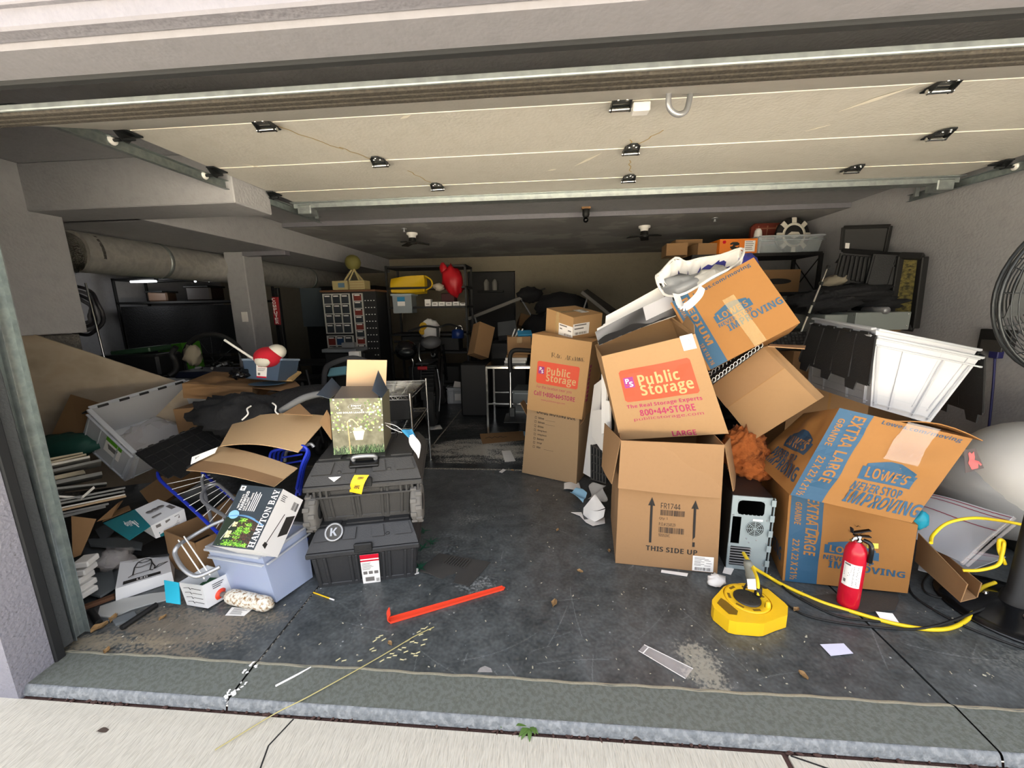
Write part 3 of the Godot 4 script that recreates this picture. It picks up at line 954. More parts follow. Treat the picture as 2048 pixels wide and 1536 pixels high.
func sticker(o, f: Callable, r, called := "label_sticker", rows := 5, code := true, lift := 0.0014):
	var b = MB.new()
	ink(b, f, r[0], r[1], r[2], r[3], 2, 2, lift)
	var s = part(o, called, b, mats["paper"], "white printed label")
	b = MB.new()
	var w: float = r[2] - r[0]
	var h: float = r[3] - r[1]
	lines(b, f, r[0] + w * 0.08, r[1] + h * 0.08, r[2] - w * 0.08, r[1] + h * (0.68 if code else 0.92), rows, lift + 0.0008)
	if code: barcode(b, f, r[0] + w * 0.12, r[1] + h * 0.74, r[2] - w * 0.12, r[1] + h * 0.94, 14, lift + 0.0008)
	part(s, "label_print", b, mats["ink grey"])

func tote(called, label, group, c, skin = "milk plastic", ribs := true):
	# translucent storage tote without lid: c = eight corners, y up to the rim
	var o = thing(called, label, "storage tote", cent([c[0], c[1], c[4], c[5]]), group)
	var l = loc(c, o.position)
	var b = MB.new()
	for i in [0, 1, 2, 4, 5]: b.patch(face(fan(l, i)), 2, 2, 0.003)
	var k = cent(l)
	part(o, "body", b, mats[skin])
	b = MB.new()
	var up: Vector3 = (l[2] - l[0]).normalized()
	var q = [l[6], l[7], l[3], l[2]]
	for i in 4:
		var p0: Vector3 = q[i]
		var p1: Vector3 = q[(i + 1) % 4]
		var out: Vector3 = ((p0 + p1) / 2 - cent(q)).normalized()
		b.bar(p0 + out * 0.008, p1 + out * 0.008, 0.026, 0.012, up, 0.003)
		b.bar(p0 + out * 0.012 - up * 0.045, p1 + out * 0.012 - up * 0.045, 0.014, 0.008, up, 0.002)
	part(o, "rim", b, mats["milk plastic thick"])
	b = MB.new()
	for i in [0, 1, 2, 4]:
		var f = lifted(face(fan(l, i)), 0.004)
		for u in [0.04, 0.3, 0.7, 0.96]: b.bar(f.call(u, 0.12), f.call(lerpf(u, 0.5, 0.06), 0.97), 0.012, 0.006, f.call(u, 0.5) - k)
		b.bar(f.call(0.04, 0.93), f.call(0.96, 0.93), 0.01, 0.005)
	if ribs: part(o, "rib", b, mats["milk plastic thick"])
	return [o, l]
func lid_flap(o, q, teeth := 4, cols := 9, rows := 4):
	# hinged black lid: q = hinge start, hinge end, outer end, outer start (local); ribbed, with teeth on the outer edge
	var b = MB.new()
	var f = face([q[3], q[2], q[1], q[0]])
	b.patch(f, 1, 1, 0.004)
	for i in cols + 1: b.bar(f.call(float(i) / cols, 0.04), f.call(float(i) / cols, 0.96), 0.006, 0.008, f.call(0.5, 0.5) - f.call(0.5, 0.51), 0.001)
	for j in rows + 1: b.bar(f.call(0.02, float(j) / rows), f.call(0.98, float(j) / rows), 0.006, 0.008, f.call(0.5, 0.5) - f.call(0.5, 0.51), 0.001)
	var p = part(o, "lid_flap", b, mats["black plastic"], "black hinged lid flap")
	for i in teeth:
		b = MB.new()
		var u0 = (i + 0.15) / teeth
		var u1 = (i + 0.6) / teeth
		b.prism([f.call(u0, 0.98), f.call(lerpf(u0, u1, 0.15), 1.18), f.call(lerpf(u0, u1, 0.85), 1.18), f.call(u1, 0.98)], (f.call(1, 1) - f.call(0, 1)).cross(f.call(0, 0) - f.call(0, 1)).normalized() * 0.006)
		part(p, "lid_tooth", b, mats["black plastic"])
	b = MB.new()
	for i in cols: b.bar(f.call((i + 0.2) / cols, -0.01), f.call((i + 0.7) / cols, -0.01), 0.016, 0.016, Vector3.UP, 0.003)
	part(p, "hinge_knuckle", b, mats["black plastic"])

func build_right():
	var r
	var b
	var f
	# stack of two moving boxes with a small one on top
	r = crate("moving_box", "tan moving box with a printed room checklist, at the bottom of the middle stack", "cardboard box", "", [v(-0.026,0.006,-3.57),v(0.41,0.002,-3.341),v(0.026,0.596,-3.57),v(0.438,0.567,-3.379),v(-0.198,0.006,-3.187),v(0.25,0.002,-2.987),v(-0.145,0.597,-3.187),v(0.266,0.567,-2.995)], mats["card grey"], 0.008, 3)
	f = r[1][0]
	b = MB.new()
	write(b, f, "LARGE MOVING BOX", [0.2, 0.005, 0.93, 0.075])
	var rooms = ["Bedroom", "Bathroom", "Kitchen", "Dining Room", "Living Room", "Basement", "Garage", "Other"]
	for i in 8:
		var y = 0.12 + i * 0.062
		write(b, f, rooms[i], [0.24, y, 0.24 + 0.016 * rooms[i].length(), y + 0.03])
		for q in [[0.17, y, 0.205, y + 0.004], [0.17, y + 0.03, 0.205, y + 0.034], [0.17, y, 0.175, y + 0.034], [0.2, y, 0.205, y + 0.034]]: ink(b, f, q[0], q[1], q[2], q[3])
		if i in [0, 1, 7]: ink(b, f, 0.38, y + 0.03, 0.56, y + 0.033)
	part(r[0], "black_lettering", b, mats["ink black"])
	for q in [[v(-0.154,0.482,-3.27),v(-0.219,0.579,-3.36),v(-0.196,0.573,-3.5),v(-0.147,0.523,-3.42)], [v(0.27,0.487,-3.02),v(0.295,0.522,-3),v(0.431,0.73,-3.3),v(0.399,0.709,-3.34)]]: flap(r[0], loc(q, r[0].position), mats["card"])
	r = crate("storage_box", "tan box with orange logo panel and handwriting, second in the middle stack", "cardboard box", "", [v(0.011,0.601,-3.525),v(0.44,0.552,-3.369),v(0.06,1.211,-3.493),v(0.498,1.155,-3.338),v(-0.146,0.593,-3.096),v(0.28,0.554,-2.94),v(-0.097,1.203,-3.064),v(0.341,1.147,-2.908)], mats["card mid"], 0.006, 4)
	f = r[1][0]
	storage_print(r[0], f)
	b = MB.new()
	scrawl(b, f, [0.37, 0.2, 0.375, 0.26, 0.37, 0.2, 0.42, 0.205, 0.41, 0.23, 0.38, 0.23, 0.43, 0.255])
	scrawl(b, f, [0.44, 0.26, 0.47, 0.205, 0.485, 0.26, 0.45, 0.24])
	scrawl(b, f, [0.54, 0.21, 0.5, 0.22, 0.5, 0.255, 0.54, 0.255, 0.53, 0.235])
	scrawl(b, f, [0.6, 0.265, 0.635, 0.205, 0.65, 0.265, 0.61, 0.245])
	scrawl(b, f, [0.665, 0.265, 0.67, 0.21, 0.7, 0.22, 0.67, 0.235, 0.71, 0.265])
	scrawl(b, f, [0.75, 0.215, 0.72, 0.23, 0.73, 0.26, 0.755, 0.258])
	scrawl(b, f, [0.765, 0.21, 0.77, 0.262, 0.77, 0.235, 0.8, 0.232, 0.798, 0.21, 0.802, 0.26])
	scrawl(b, f, [0.82, 0.215, 0.825, 0.258, 0.835, 0.21, 0.85, 0.255, 0.865, 0.208])
	scrawl(b, f, [0.91, 0.205, 0.875, 0.21, 0.88, 0.255, 0.92, 0.25, 0.88, 0.232, 0.905, 0.228])
	part(r[0], "pen_writing", b, mats["ink black"])
	b = MB.new()
	for i in 9: ink(b, r[1][2], 0.07, 0.3 + i * 0.055, 0.2, 0.34 + i * 0.055)
	part(r[0], "side_print", b, mats["ink plum"])
	seam(r[0], r[1][3])
	var top = [v(0.24,1.223,-3.477),v(0.445,1.172,-3.233),v(0.253,1.41,-3.44),v(0.45,1.349,-3.196),v(0.004,1.2,-3.29),v(0.209,1.149,-3.046),v(0.014,1.394,-3.254),v(0.211,1.322,-3.009)]
	r = crate("parcel", "small brown parcel with white barcode labels, topmost of the middle stack", "cardboard box", "", top, mats["card mid"], 0.004, 5)
	sticker(r[0], r[1][0], [0.5, 0.42, 1.0, 0.92], "label_sticker", 2, true)
	sticker(r[0], r[1][2], [0.0, 0.3, 0.55, 0.8], "label_sticker", 2, true)
	sticker(r[0], r[1][3], [0.45, 0.2, 0.75, 0.5], "top_label", 1, true)
	seam(r[0], r[1][3], false, 0.08)
	b = MB.new()
	ink(b, r[1][0], 0.38, 0.0, 0.5, 1.0, 2, 6, 0.001)
	part(r[0], "tape", b, mats["packing tape"])
	# tall open box with arrows, flaps folded out
	var c = [v(0.443,0.002,-2.499),v(0.965,0.002,-2.443),v(0.448,0.716,-2.502),v(0.944,0.717,-2.447),v(0.389,0.002,-2.002),v(0.911,0.002,-1.946),v(0.394,0.716,-2.005),v(0.89,0.717,-1.95)]
	r = crate("shipping_box", "tall tan carton with up arrows and barcodes, flaps open, on the floor", "cardboard box", "", c, mats["card"], 0.012, 6, [3])
	var o = r[0]
	f = r[1][0]
	b = MB.new()
	for x in [0.34, 0.76]:
		inkpoly(b, f, [x - 0.012, 0.8, x + 0.012, 0.8, x + 0.012, 0.5, x + 0.035, 0.5, x, 0.43, x - 0.035, 0.5, x - 0.012, 0.5])
	write(b, f, "THIS SIDE UP", [0.3, 0.705 + 0.12, 0.8, 0.745 + 0.12])
	write(b, f, "FR1744", [0.43, 0.47, 0.62, 0.515], 0, "thin")
	barcode(b, f, 0.43, 0.525, 0.67, 0.57, 22, 0.0012)
	write(b, f, "Qty: 1", [0.42, 0.585, 0.5, 0.61], 0, "thin")
	write(b, f, "P.O.# 234129", [0.42, 0.63, 0.58, 0.655], 0, "thin")
	barcode(b, f, 0.42, 0.665, 0.67, 0.71, 22, 0.0012)
	write(b, f, "92053VC", [0.42, 0.718, 0.53, 0.74], 0, "thin")
	part(o, "black_print", b, mats["ink black"])
	sticker(o, f, [0.76, 0.79 + 0.08, 0.96, 0.995], "shipping_label", 7, true)
	flap(o, loc([v(0.376,0.479,-1.94),v(0.892,0.434,-1.94),v(0.906,0.701,-1.985),v(0.391,0.722,-1.985)], o.position), mats["card"], "flap", 0.012)
	flap(o, loc([v(0.328,0.49,-2.2),v(0.349,0.482,-1.98),v(0.391,0.722,-2),v(0.368,0.691,-2.4)], o.position), mats["card"], "flap", 0.006)
	flap(o, loc([v(0.979,0.445,-2),v(1.17,0.352,-2.35),v(1.149,0.621,-2.42),v(0.915,0.701,-2)], o.position), mats["card"], "flap", 0.004)
	# large storage box tipped into it, open, with prints sticking out
	c = [v(0.446,0.715,-2.578),v(1.002,0.774,-2.531),v(0.315,1.162,-2.536),v(0.753,1.346,-2.49),v(0.416,0.671,-2.138),v(0.971,0.73,-2.092),v(0.295,1.145,-2.097),v(0.747,1.262,-2.05)]
	r = crate("storage_box", "big open box with orange logo panel, tipped into the tall carton", "cardboard box", "", c, mats["card pale"], 0.014, 7, [3])
	o = r[0]
	f = r[1][0]
	storage_print(o, f, true)
	var l = r[2]
	flap(o, [l[7] + v(0, -0.02, 0), l[3] + v(0, -0.03, 0), l[3] + v(0.05, 0.05, 0.02), l[7] + v(0.015, 0.04, -0.06)], mats["card"])
	b = MB.new()
	ink(b, f, 0.84, -0.01, 0.97, 0.13, 2, 2, 0.002)
	var wl = part(o, "round_sticker", b, mats["paper"], "white sticker with a red tick")
	b = MB.new()
	scrawl(b, f, [0.915, 0.03, 0.935, 0.065, 0.915, 0.09], 0.006, 0.004)
	part(wl, "red_tick", b, mats["red gloss"])
	var prints = [["print_sheet", "black and white photographic print standing foremost in the tipped open box"], ["print_sheet", "second large sheet standing in the tipped open box, behind the foremost print"], ["print_sheet", "third large sheet standing in the tipped open box"], ["print_sheet", "rearmost large sheet in the tipped open box, next to the plastic bag"]]
	var pq = [[v(0.309,1.185,-2.3),v(0.743,1.347,-2.35),v(0.732,1.466,-2.42),v(0.292,1.256,-2.36)], [v(0.311,1.185,-2.36),v(0.759,1.346,-2.4),v(0.747,1.473,-2.46),v(0.311,1.267,-2.42)], [v(0.336,1.192,-2.42),v(0.777,1.356,-2.46),v(0.764,1.498,-2.52),v(0.351,1.291,-2.46)], [v(0.361,1.187,-2.47),v(0.775,1.355,-2.52),v(0.761,1.548,-2.58),v(0.376,1.343,-2.52)]]
	for i in 4:
		var m = MB.new()
		var q = pq[i]
		m.patch(face(q, func(u, w): return 0.012 * sin(3.0 * u + i)), 8, 2, 0.004)
		var po = thing("print_sheet", prints[i][1], "print", q[0])
		var mm = MeshInstance3D.new()
		mm.name = "sheet"
		mm.mesh = m.done()
		mm.position = -po.position
		mm.material_override = mats["paper"] if i != 0 else photo_material()
		po.add_child(mm, true)
	# medium moving box lying on its edge
	c = [v(1.066,0.975,-2.583),v(1.429,1.228,-2.46),v(0.888,1.336,-2.73),v(1.253,1.558,-2.607),v(0.876,1.054,-2.175),v(1.238,1.31,-2.052),v(0.698,1.415,-2.322),v(1.063,1.636,-2.199)]
	r = crate("moving_box", "orange-tan moving box with blue size stripe, tilted at the very top of the right heap", "cardboard box", "", c, mats["card orange"], 0.004, 8)
	o = r[0]
	f = r[1][0]
	mover(o, f, [0.33, 0.36, 0.74, 0.53, 0.545, 0.59, 0.4, 0.6, 0.985, 0.69], ["MEDIUM", 0.04, 0.72], ["MEDIANA", 0.06, 0.34], ["18 X 18 X 16", 0.66, 0.96], [0.025, 0.225], mats["card orange"])
	b = MB.new()
	write(b, f, "Lowes.com/moving", [0.27, 0.03, 0.93, 0.095])
	ink(b, r[1][2], 0.0, 0.0, 0.3, 1.0)
	part(o, "blue_print", b, mats["ink navy"])
	b = MB.new()
	b.patch(func(u, w): return lifted(f, 0.004 + 0.0015 * sin(31.0 * w + 17.0 * u)).call(0.5 + 0.13 * u + 0.03 * w, 0.3 + 0.7 * w), 8, 16)
	part(o, "tape", b, mats["packing tape"])
	# blank box beside it, with a folded flap and notebooks peeping out
	c = [v(1.256,0.647,-2.315),v(1.423,0.932,-2.093),v(1.069,0.921,-2.498),v(1.238,1.183,-2.276),v(1.181,0.64,-2.249),v(1.348,0.925,-2.027),v(0.994,0.914,-2.432),v(1.163,1.176,-2.21)]
	r = crate("plain_box", "plain tan box with a taped fold, tilted below the blue-striped box at the top", "cardboard box", "", c, mats["card pale"], 0.005, 9)
	o = r[0]
	f = r[1][0]
	b = MB.new()
	b.patch(func(u, w): return lifted(f, 0.004).call(u, 0.005 + w * 0.4), 6, 4, 0.003)
	var fl = part(o, "folded_flap", b, mats["card"])
	b = MB.new()
	ink(b, f, 0.0, 0.405, 1.0, 0.412, 4, 1, 0.001)
	part(o, "fold_line", b, mats["card edge"])
	flap(o, loc([v(1.072,1.203,-2),v(1.305,1.178,-2.1),v(1.432,1.173,-2.3),v(1.188,1.193,-2.2)], o.position), mats["card"])
	for i in 2:
		var q = [[v(0.867,1.007,-2.1),v(1.13,1.192,-2.16),v(1.189,1.224,-2.35),v(0.907,1.021,-2.3)], [v(0.885,1.021,-2.2),v(1.172,1.209,-2.26),v(1.211,1.242,-2.42),v(0.914,1.043,-2.38)]][i]
		var nb = thing("notebook", ["black spiral-bound notebook wedged under the blue-striped box, nearer one", "black spiral-bound notebook wedged under the blue-striped box, farther one"][i], "notebook", cent(q), "")
		var lq = loc(q, nb.position)
		b = MB.new()
		b.patch(face(lq), 1, 1, 0.012)
		part(nb, "cover", b, mats["black"])
		b = MB.new()
		for k in 14:
			var p: Vector3 = lq[0].lerp(lq[1], (k + 0.5) / 14.0)
			var d: Vector3 = (lq[1] - lq[0]).normalized()
			var ring = []
			for a in 10: ring.append(p + v(0, 0.004, 0) + (Vector3.UP * cos(TAU * a / 10) + d.cross(Vector3.UP) * sin(TAU * a / 10)) * 0.012 + d * 0.004 * sin(TAU * a / 10))
			b.tube(ring, 0.0016, 5, true)
		part(nb, "spiral_binding", b, mats["white plastic"])
	# extra large boxes: lower upright, upper crushed on top of it
	c = [v(1.362,0.002,-2.429),v(1.881,0.026,-2.338),v(1.372,0.467,-2.475),v(1.867,0.385,-2.338),v(1.218,0.002,-1.908),v(1.737,0.026,-1.818),v(1.227,0.468,-1.955),v(1.723,0.385,-1.818)]
	r = crate("moving_box", "large blue-striped box standing on the floor behind the fire extinguisher", "cardboard box", "", c, mats["card orange"], 0.012, 10)
	o = r[0]
	f = r[1][0]
	mover(o, f, [0.32, 0.42, 0.75, 0.6, 0.625, 0.68, 0.37, 0.69, 0.96, 0.78], ["EXTRA LARGE", 0.0, 0.66], ["GRANDE", 0.08, 0.33], ["22 X 22 X 21½", 0.5, 0.97], [0.02, 0.285], mats["card orange"])
	b = MB.new()
	scrawl(b, f, [0.5, 0.27, 0.52, 0.3, 0.54, 0.27, 0.55, 0.3, 0.57, 0.28, 0.59, 0.3, 0.61, 0.27, 0.64, 0.29], 0.003)
	scrawl(b, f, [0.54, 0.19, 0.56, 0.215, 0.57, 0.19, 0.59, 0.21], 0.003)
	part(o, "pen_writing", b, mats["ink black"])
	b = MB.new()
	ink(b, r[1][2], 0.0, 0.0, 0.25, 1.0, 2, 4)
	write(b, r[1][1], "IMPROVING", [0.2, 0.7, 0.9, 0.85])
	part(o, "side_print", b, mats["ink blue"])
	c = [v(1.234,0.495,-2.337),v(1.717,0.367,-2.209),v(1.509,0.768,-2.369),v(1.921,0.745,-2.241),v(1.164,0.507,-1.847),v(1.603,0.45,-1.719),v(1.351,0.927,-1.88),v(1.807,0.828,-1.752)]
	r = crate("moving_box", "crushed blue-striped box lying askew on the large one, under the clear totes", "cardboard box", "", c, mats["card orange"], 0.034, 12, [], 14)
	o = r[0]
	f = r[1][0]
	mover(o, f, [0.41, 0.42, 0.84, 0.66, 0.69, 0.78, 0.42, 0.79, 1.0, 0.94], ["EXTRA LARGE", 0.04, 0.78], ["GRANDE", 0.1, 0.4], ["22 X 22 X 21½", 0.52, 0.98], [0.0, 0.275], mats["card orange"])
	var s = r[1][1]
	b = MB.new()
	house(b, s, 0.3, 0.3, 0.85, 0.58)
	write(b, s, "NEVER STOP", [0.2, 0.62, 0.8, 0.72], 0, "sans", 0.002)
	write(b, s, "IMPROVING", [0.2, 0.72, 0.95, 0.88], 0, "sans", 0.002)
	part(o, "side_print", b, mats["ink navy"])
	b = MB.new()
	write(b, s, "LOWE'S", [0.36, 0.42, 0.8, 0.55], 0, "sans", 0.0026)
	part(o, "card_coloured_lettering", b, mats["card orange"])
	b = MB.new()
	write(b, f, "Lowes.com/moving", [0.36, 0.02, 0.95, 0.075])
	part(o, "blue_print", b, mats["ink navy"])
	b = MB.new()
	b.patch(func(u, w): return lifted(f, 0.006 + 0.002 * sin(23.0 * w + 29.0 * u)).call(0.52 + 0.24 * u, -0.02 + 0.42 * w), 10, 10)
	part(o, "tape", b, mats["clear film"])
	l = r[2]
	flap(o, [l[6].lerp(l[7], 0.45), l[7] + v(0.02, 0.0, 0.02), l[3] + v(0.1, 0.0, -0.02), l[2].lerp(l[3], 0.45)], mats["card orange"], "top_flap", 0.03)
	# clear totes nested, black lids hanging off both sides
	c = [v(1.763,0.858,-2.765),v(2.037,0.809,-2.723),v(1.732,1.267,-2.744),v(2.191,1.151,-2.703),v(1.704,0.864,-2.161),v(1.967,0.786,-2.119),v(1.656,1.234,-2.14),v(2.12,1.128,-2.099)]
	r = tote("storage_tote", "clear tote with black hinged lids, tilted on the crushed box at the right", "", c)
	o = r[0]
	l = r[1]
	lid_flap(o, loc([v(1.645,1.273,-2.62),v(1.644,1.241,-2.12),v(1.571,1.002,-2.02),v(1.556,1.052,-2.55)], o.position), 3, 4, 1)
	lid_flap(o, [l[7] + v(0.02, 0.01, 0), l[3] + v(0.02, 0.01, 0), l[3] + v(0.12, -0.3, 0), l[7] + v(0.1, -0.3, -0.03)], 3, 4, 1)
	b = MB.new()
	f = face(fan(l, 0))
	b.patch(func(u, w): return lifted(f, -0.02).call(0.32 + 0.42 * u, 0.12 + 0.76 * w), 1, 1, 0.004)
	part(o, "end_panel", b, mats["milk plastic thick"])
	var k: Vector3 = (l[2] - l[0]) * 0.1
	var c2 = []
	for i in 8: c2.append(cent(c) + (c[i] - cent(c)) * 0.97 + k)
	r = tote("storage_tote", "second clear tote nested inside the tilted one at the right", "", c2)
	wires_and_small_right()
	computer_and_extinguisher()
	cords()
	right_edge()
	right_wall()

func photo_material():
	# a black and white portrait study: soft grey tones in broad curved masses
	var n = 96
	var im = Image.create(n * 2, n, false, Image.FORMAT_RGB8)
	for y in n:
		for x in n * 2:
			var u = x / float(n * 2)
			var w = y / float(n)
			var edge = 0.28 + 0.26 * sin(u * 5.0 + 0.4) + 0.08 * sin(u * 17.0)
			var g = 0.4 - 0.16 * u + 0.12 * sin(w * 4.0 + u * 6.0)
			if w > 1.0 - edge * 0.8: g = 0.1
			if u > 0.62 and w < 0.75 - 0.3 * (u - 0.62): g = 0.72
			im.set_pixel(x, y, Color(g, g, g * 1.02))
	var m = mat("photo print", Color.WHITE, 0.45)
	m.albedo_texture = ImageTexture.create_from_image(im)
	return m

func crumple(seed_, rough := 0.35, freq := 1.6) -> Callable:
	var n = noise(freq, seed_, 3)
	return func(d): return 1.0 + rough * n.get_noise_3d(d.x, d.y, d.z)
func wires_and_small_right():
	var b
	# white foam boards standing in the gap between the stacks
	var boards = [[[v(0.342,0.467,-2.8),v(0.394,0.413,-2.62),v(0.396,0.723,-2.62),v(0.338,0.66,-2.8)], "cream foam board standing on edge in the gap between the box stacks"],
		[[v(0.366,0.586,-2.5),v(0.389,0.61,-2.46),v(0.387,0.969,-2.5),v(0.361,0.975,-2.54)], "white bent foam board standing upright in the gap between the box stacks"],
		[[v(0.382,0.613,-2.44),v(0.403,0.639,-2.4),v(0.394,0.828,-2.4),v(0.376,0.828,-2.44)], "short white foam board standing nearest the tall carton in the gap"],
		[[v(0.301,0.102,-2.98),v(0.38,0.1,-2.86),v(0.41,0.886,-2.85),v(0.367,0.822,-2.95)], "grey-edged white panel leaning against the middle stack of boxes"]]
	for q in boards:
		b = MB.new()
		b.patch(face(q[0]), 1, 1, 0.012)
		lone("foam_board", b, mats["paper"], q[1], "board")
	b = MB.new()
	var g = [v(0.34,0.161,-2.75),v(0.421,0.198,-2.6),v(0.415,0.421,-2.6),v(0.334,0.42,-2.75)]
	b.patch(face(g), 1, 1, 0.12)
	var cr = lone("plastic_crate", b, mats["black plastic"], "black plastic crate on the floor behind the tall carton", "crate")
	b = MB.new()
	var gf = lifted(face(g), 0.004)
	for i in 6: b.bar(gf.call(i / 5.0, 0), gf.call(i / 5.0, 1), 0.008, 0.008)
	for i in 5: b.bar(gf.call(0, i / 4.0), gf.call(1, i / 4.0), 0.008, 0.008)
	part(cr, "grid_rib", b, mats["tool plastic"])
	# paper cap, mask and papers on the floor beside the carton
	var co = v(0.319,0,-2.452)
	var cap = thing("paper_hat", "folded white paper cap standing on the floor left of the tall carton", "paper cap", co)
	b = MB.new()
	var A = loc([v(0.257,-0.049,-2.52),v(0.38,0.054,-2.4),v(0.388,0.11,-2.4),v(0.262,0.053,-2.52)], co)
	var crown = loc([v(0.262,0.049,-2.52),v(0.387,0.118,-2.4),v(0.337,0.154,-2.52),v(0.328,0.157,-2.5)], co)
	b.patch(func(u, w): return face(A).call(u, w) + v(0.0, 0.0, 0.035 * sin(PI * u)), 8, 2, 0.002)
	b.patch(func(u, w): return face([crown[0], crown[1], crown[2], crown[3]]).call(u, w) + v(0.0, 0.0, 0.035 * sin(PI * u) * w), 8, 4, 0.002)
	part(cap, "crown", b, mats["paper"])
	b = MB.new()
	var br = loc([v(0.179,0.006,-2.532),v(0.236,0.006,-2.489),v(0.269,0.006,-2.408),v(0.309,0.006,-2.368),v(0.391,0.006,-2.403),v(0.398,0.006,-2.472),v(0.259,0.006,-2.439),v(0.251,0.006,-2.536)], co)
	b.prism(br, v(0, 0.003, 0))
	part(cap, "brim", b, mats["paper"])
	b = MB.new()
	b.patch(face([v(0.185,0.055,-2.75),v(0.268,0.033,-2.62),v(0.302,0.081,-2.68),v(0.247,0.06,-2.8)], func(u, w): return 0.012 * sin(6.0 * w + 3.0 * u)), 8, 8, 0.003)
	lone("face_mask", b, mat("mask blue", "8db9d2", 0.8), "light blue face mask lying crumpled on the floor by the paper cap", "face mask")
	b = MB.new()
	b.patch(face([v(0.319,0.016,-2.7),v(0.417,0.097,-2.55),v(0.423,0.144,-2.7),v(0.349,0.071,-2.85)], func(u, w): return 0.02 * sin(7.0 * w + 5.0 * u)), 8, 8, 0.003)
	lone("rag", b, mat("rag grey", "b9b5ad", 0.9), "crumpled grey-white rag on the floor behind the paper cap", "rag")
	b = MB.new()
	b.patch(face([v(0.147,0.008,-2.886),v(0.279,0.008,-2.858),v(0.274,0.008,-3.017),v(0.152,0.008,-2.992)], func(u, w): return 0.006 * sin(5.0 * u)), 6, 2, 0.001)
	lone("printed_leaflet", b, mats["paper"], "grey printed leaflet half under the middle stack of boxes", "leaflet")
	# orange cloth behind the plain box
	b = MB.new()
	var oc = v(1.156,0.569,-2.3)
	b.ball(at(oc), v(0.12, 0.13, 0.1), 40, crumple(31, 0.45, 5.0))
	b.ball(at(oc + v(0.04, -0.1, 0.03)), v(0.11, 0.08, 0.1), 32, crumple(32, 0.45, 5.0))
	lone("padded_blanket", b, tri(mat("orange cloth", "9c5420", 0.95), null, ntex(0.03, 62, [], 14.0), 1.0), "rumpled orange padded blanket stuffed between the carton and the crushed box", "blanket")
	# plastic carrier bag on top
	var bo = v(0.86,1.551,-2.35)
	var bag = thing("carrier_bag", "white and blue plastic carrier bag full of film, on the very top of the heap", "plastic bag", bo)
	b = MB.new()
	var rim = loc([v(0.627,1.457,-2.2),v(0.608,1.548,-2.3),v(0.666,1.588,-2.42),v(0.78,1.678,-2.55),v(0.862,1.658,-2.6),v(0.951,1.678,-2.62),v(1.068,1.693,-2.62),v(1.169,1.725,-2.58),v(1.111,1.673,-2.42),v(1.019,1.604,-2.3),v(0.848,1.536,-2.15),v(0.76,1.488,-2.1),v(0.671,1.448,-2.08)], bo)
	var low = []
	for p in rim: low.append(p * 0.85 + (v(0.0, -0.012, -0.09) if p.z > -0.05 else v(0.02, -0.1, -0.02)))
	for i in rim.size():
		var j = (i + 1) % rim.size()
		if rim[i].z > -0.05 and rim[j].z > -0.05: continue
		b.patch(face([low[i], low[j], rim[j], rim[i]], func(u, w): return 0.008 * sin(9.0 * u + 7.0 * w + i)), 4, 4)
	part(bag, "bag_wall", b, mats["paper"])
	b = MB.new()
	var rl = []
	for p in rim: rl.append(p + v(0, 0.004, 0))
	b.tube(smooth_path(rl, 3, true), 0.007, 6, true)
	part(bag, "rolled_rim", b, mats["paper"])
	b = MB.new()
	var hand = loc([v(0.651,1.458,-2.08),v(0.653,1.399,-2),v(0.679,1.401,-1.98),v(0.74,1.45,-2.02),v(0.774,1.489,-2.08)], bo)
	var hp = smooth_path(hand, 5)
	for i in hp.size() - 1: b.bar(hp[i], hp[i + 1], 0.036, 0.003, v(0.2, 0.3, 1), 0.0)
	part(bag, "handle", b, mats["paper"])
	b = MB.new()
	b.ball(at(v(-0.02, -0.05, -0.09)), v(0.15, 0.07, 0.1), 20, crumple(34, 0.5, 2.5))
	part(bag, "film_filling", b, mat("grey film", "8a8d90", 0.3))
	b = MB.new()
	b.ball(at(v(0.08, -0.02, -0.04), v(0.2, 0.3, 0.4)), v(0.11, 0.07, 0.1), 18, crumple(35, 0.6, 3.0))
	part(bag, "crumpled_tissue", b, mat("tissue", "c9c8c4", 0.7))
	b = MB.new()
	b.ball(at(v(1.042,1.567,-2.68) - bo, v(0, 0, 0.25)), v(0.3, 0.13, 0.1), 20, crumple(36, 0.25, 2.0))
	part(bag, "blue_back_panel", b, mat("bag blue", "2a2c80", 0.5))

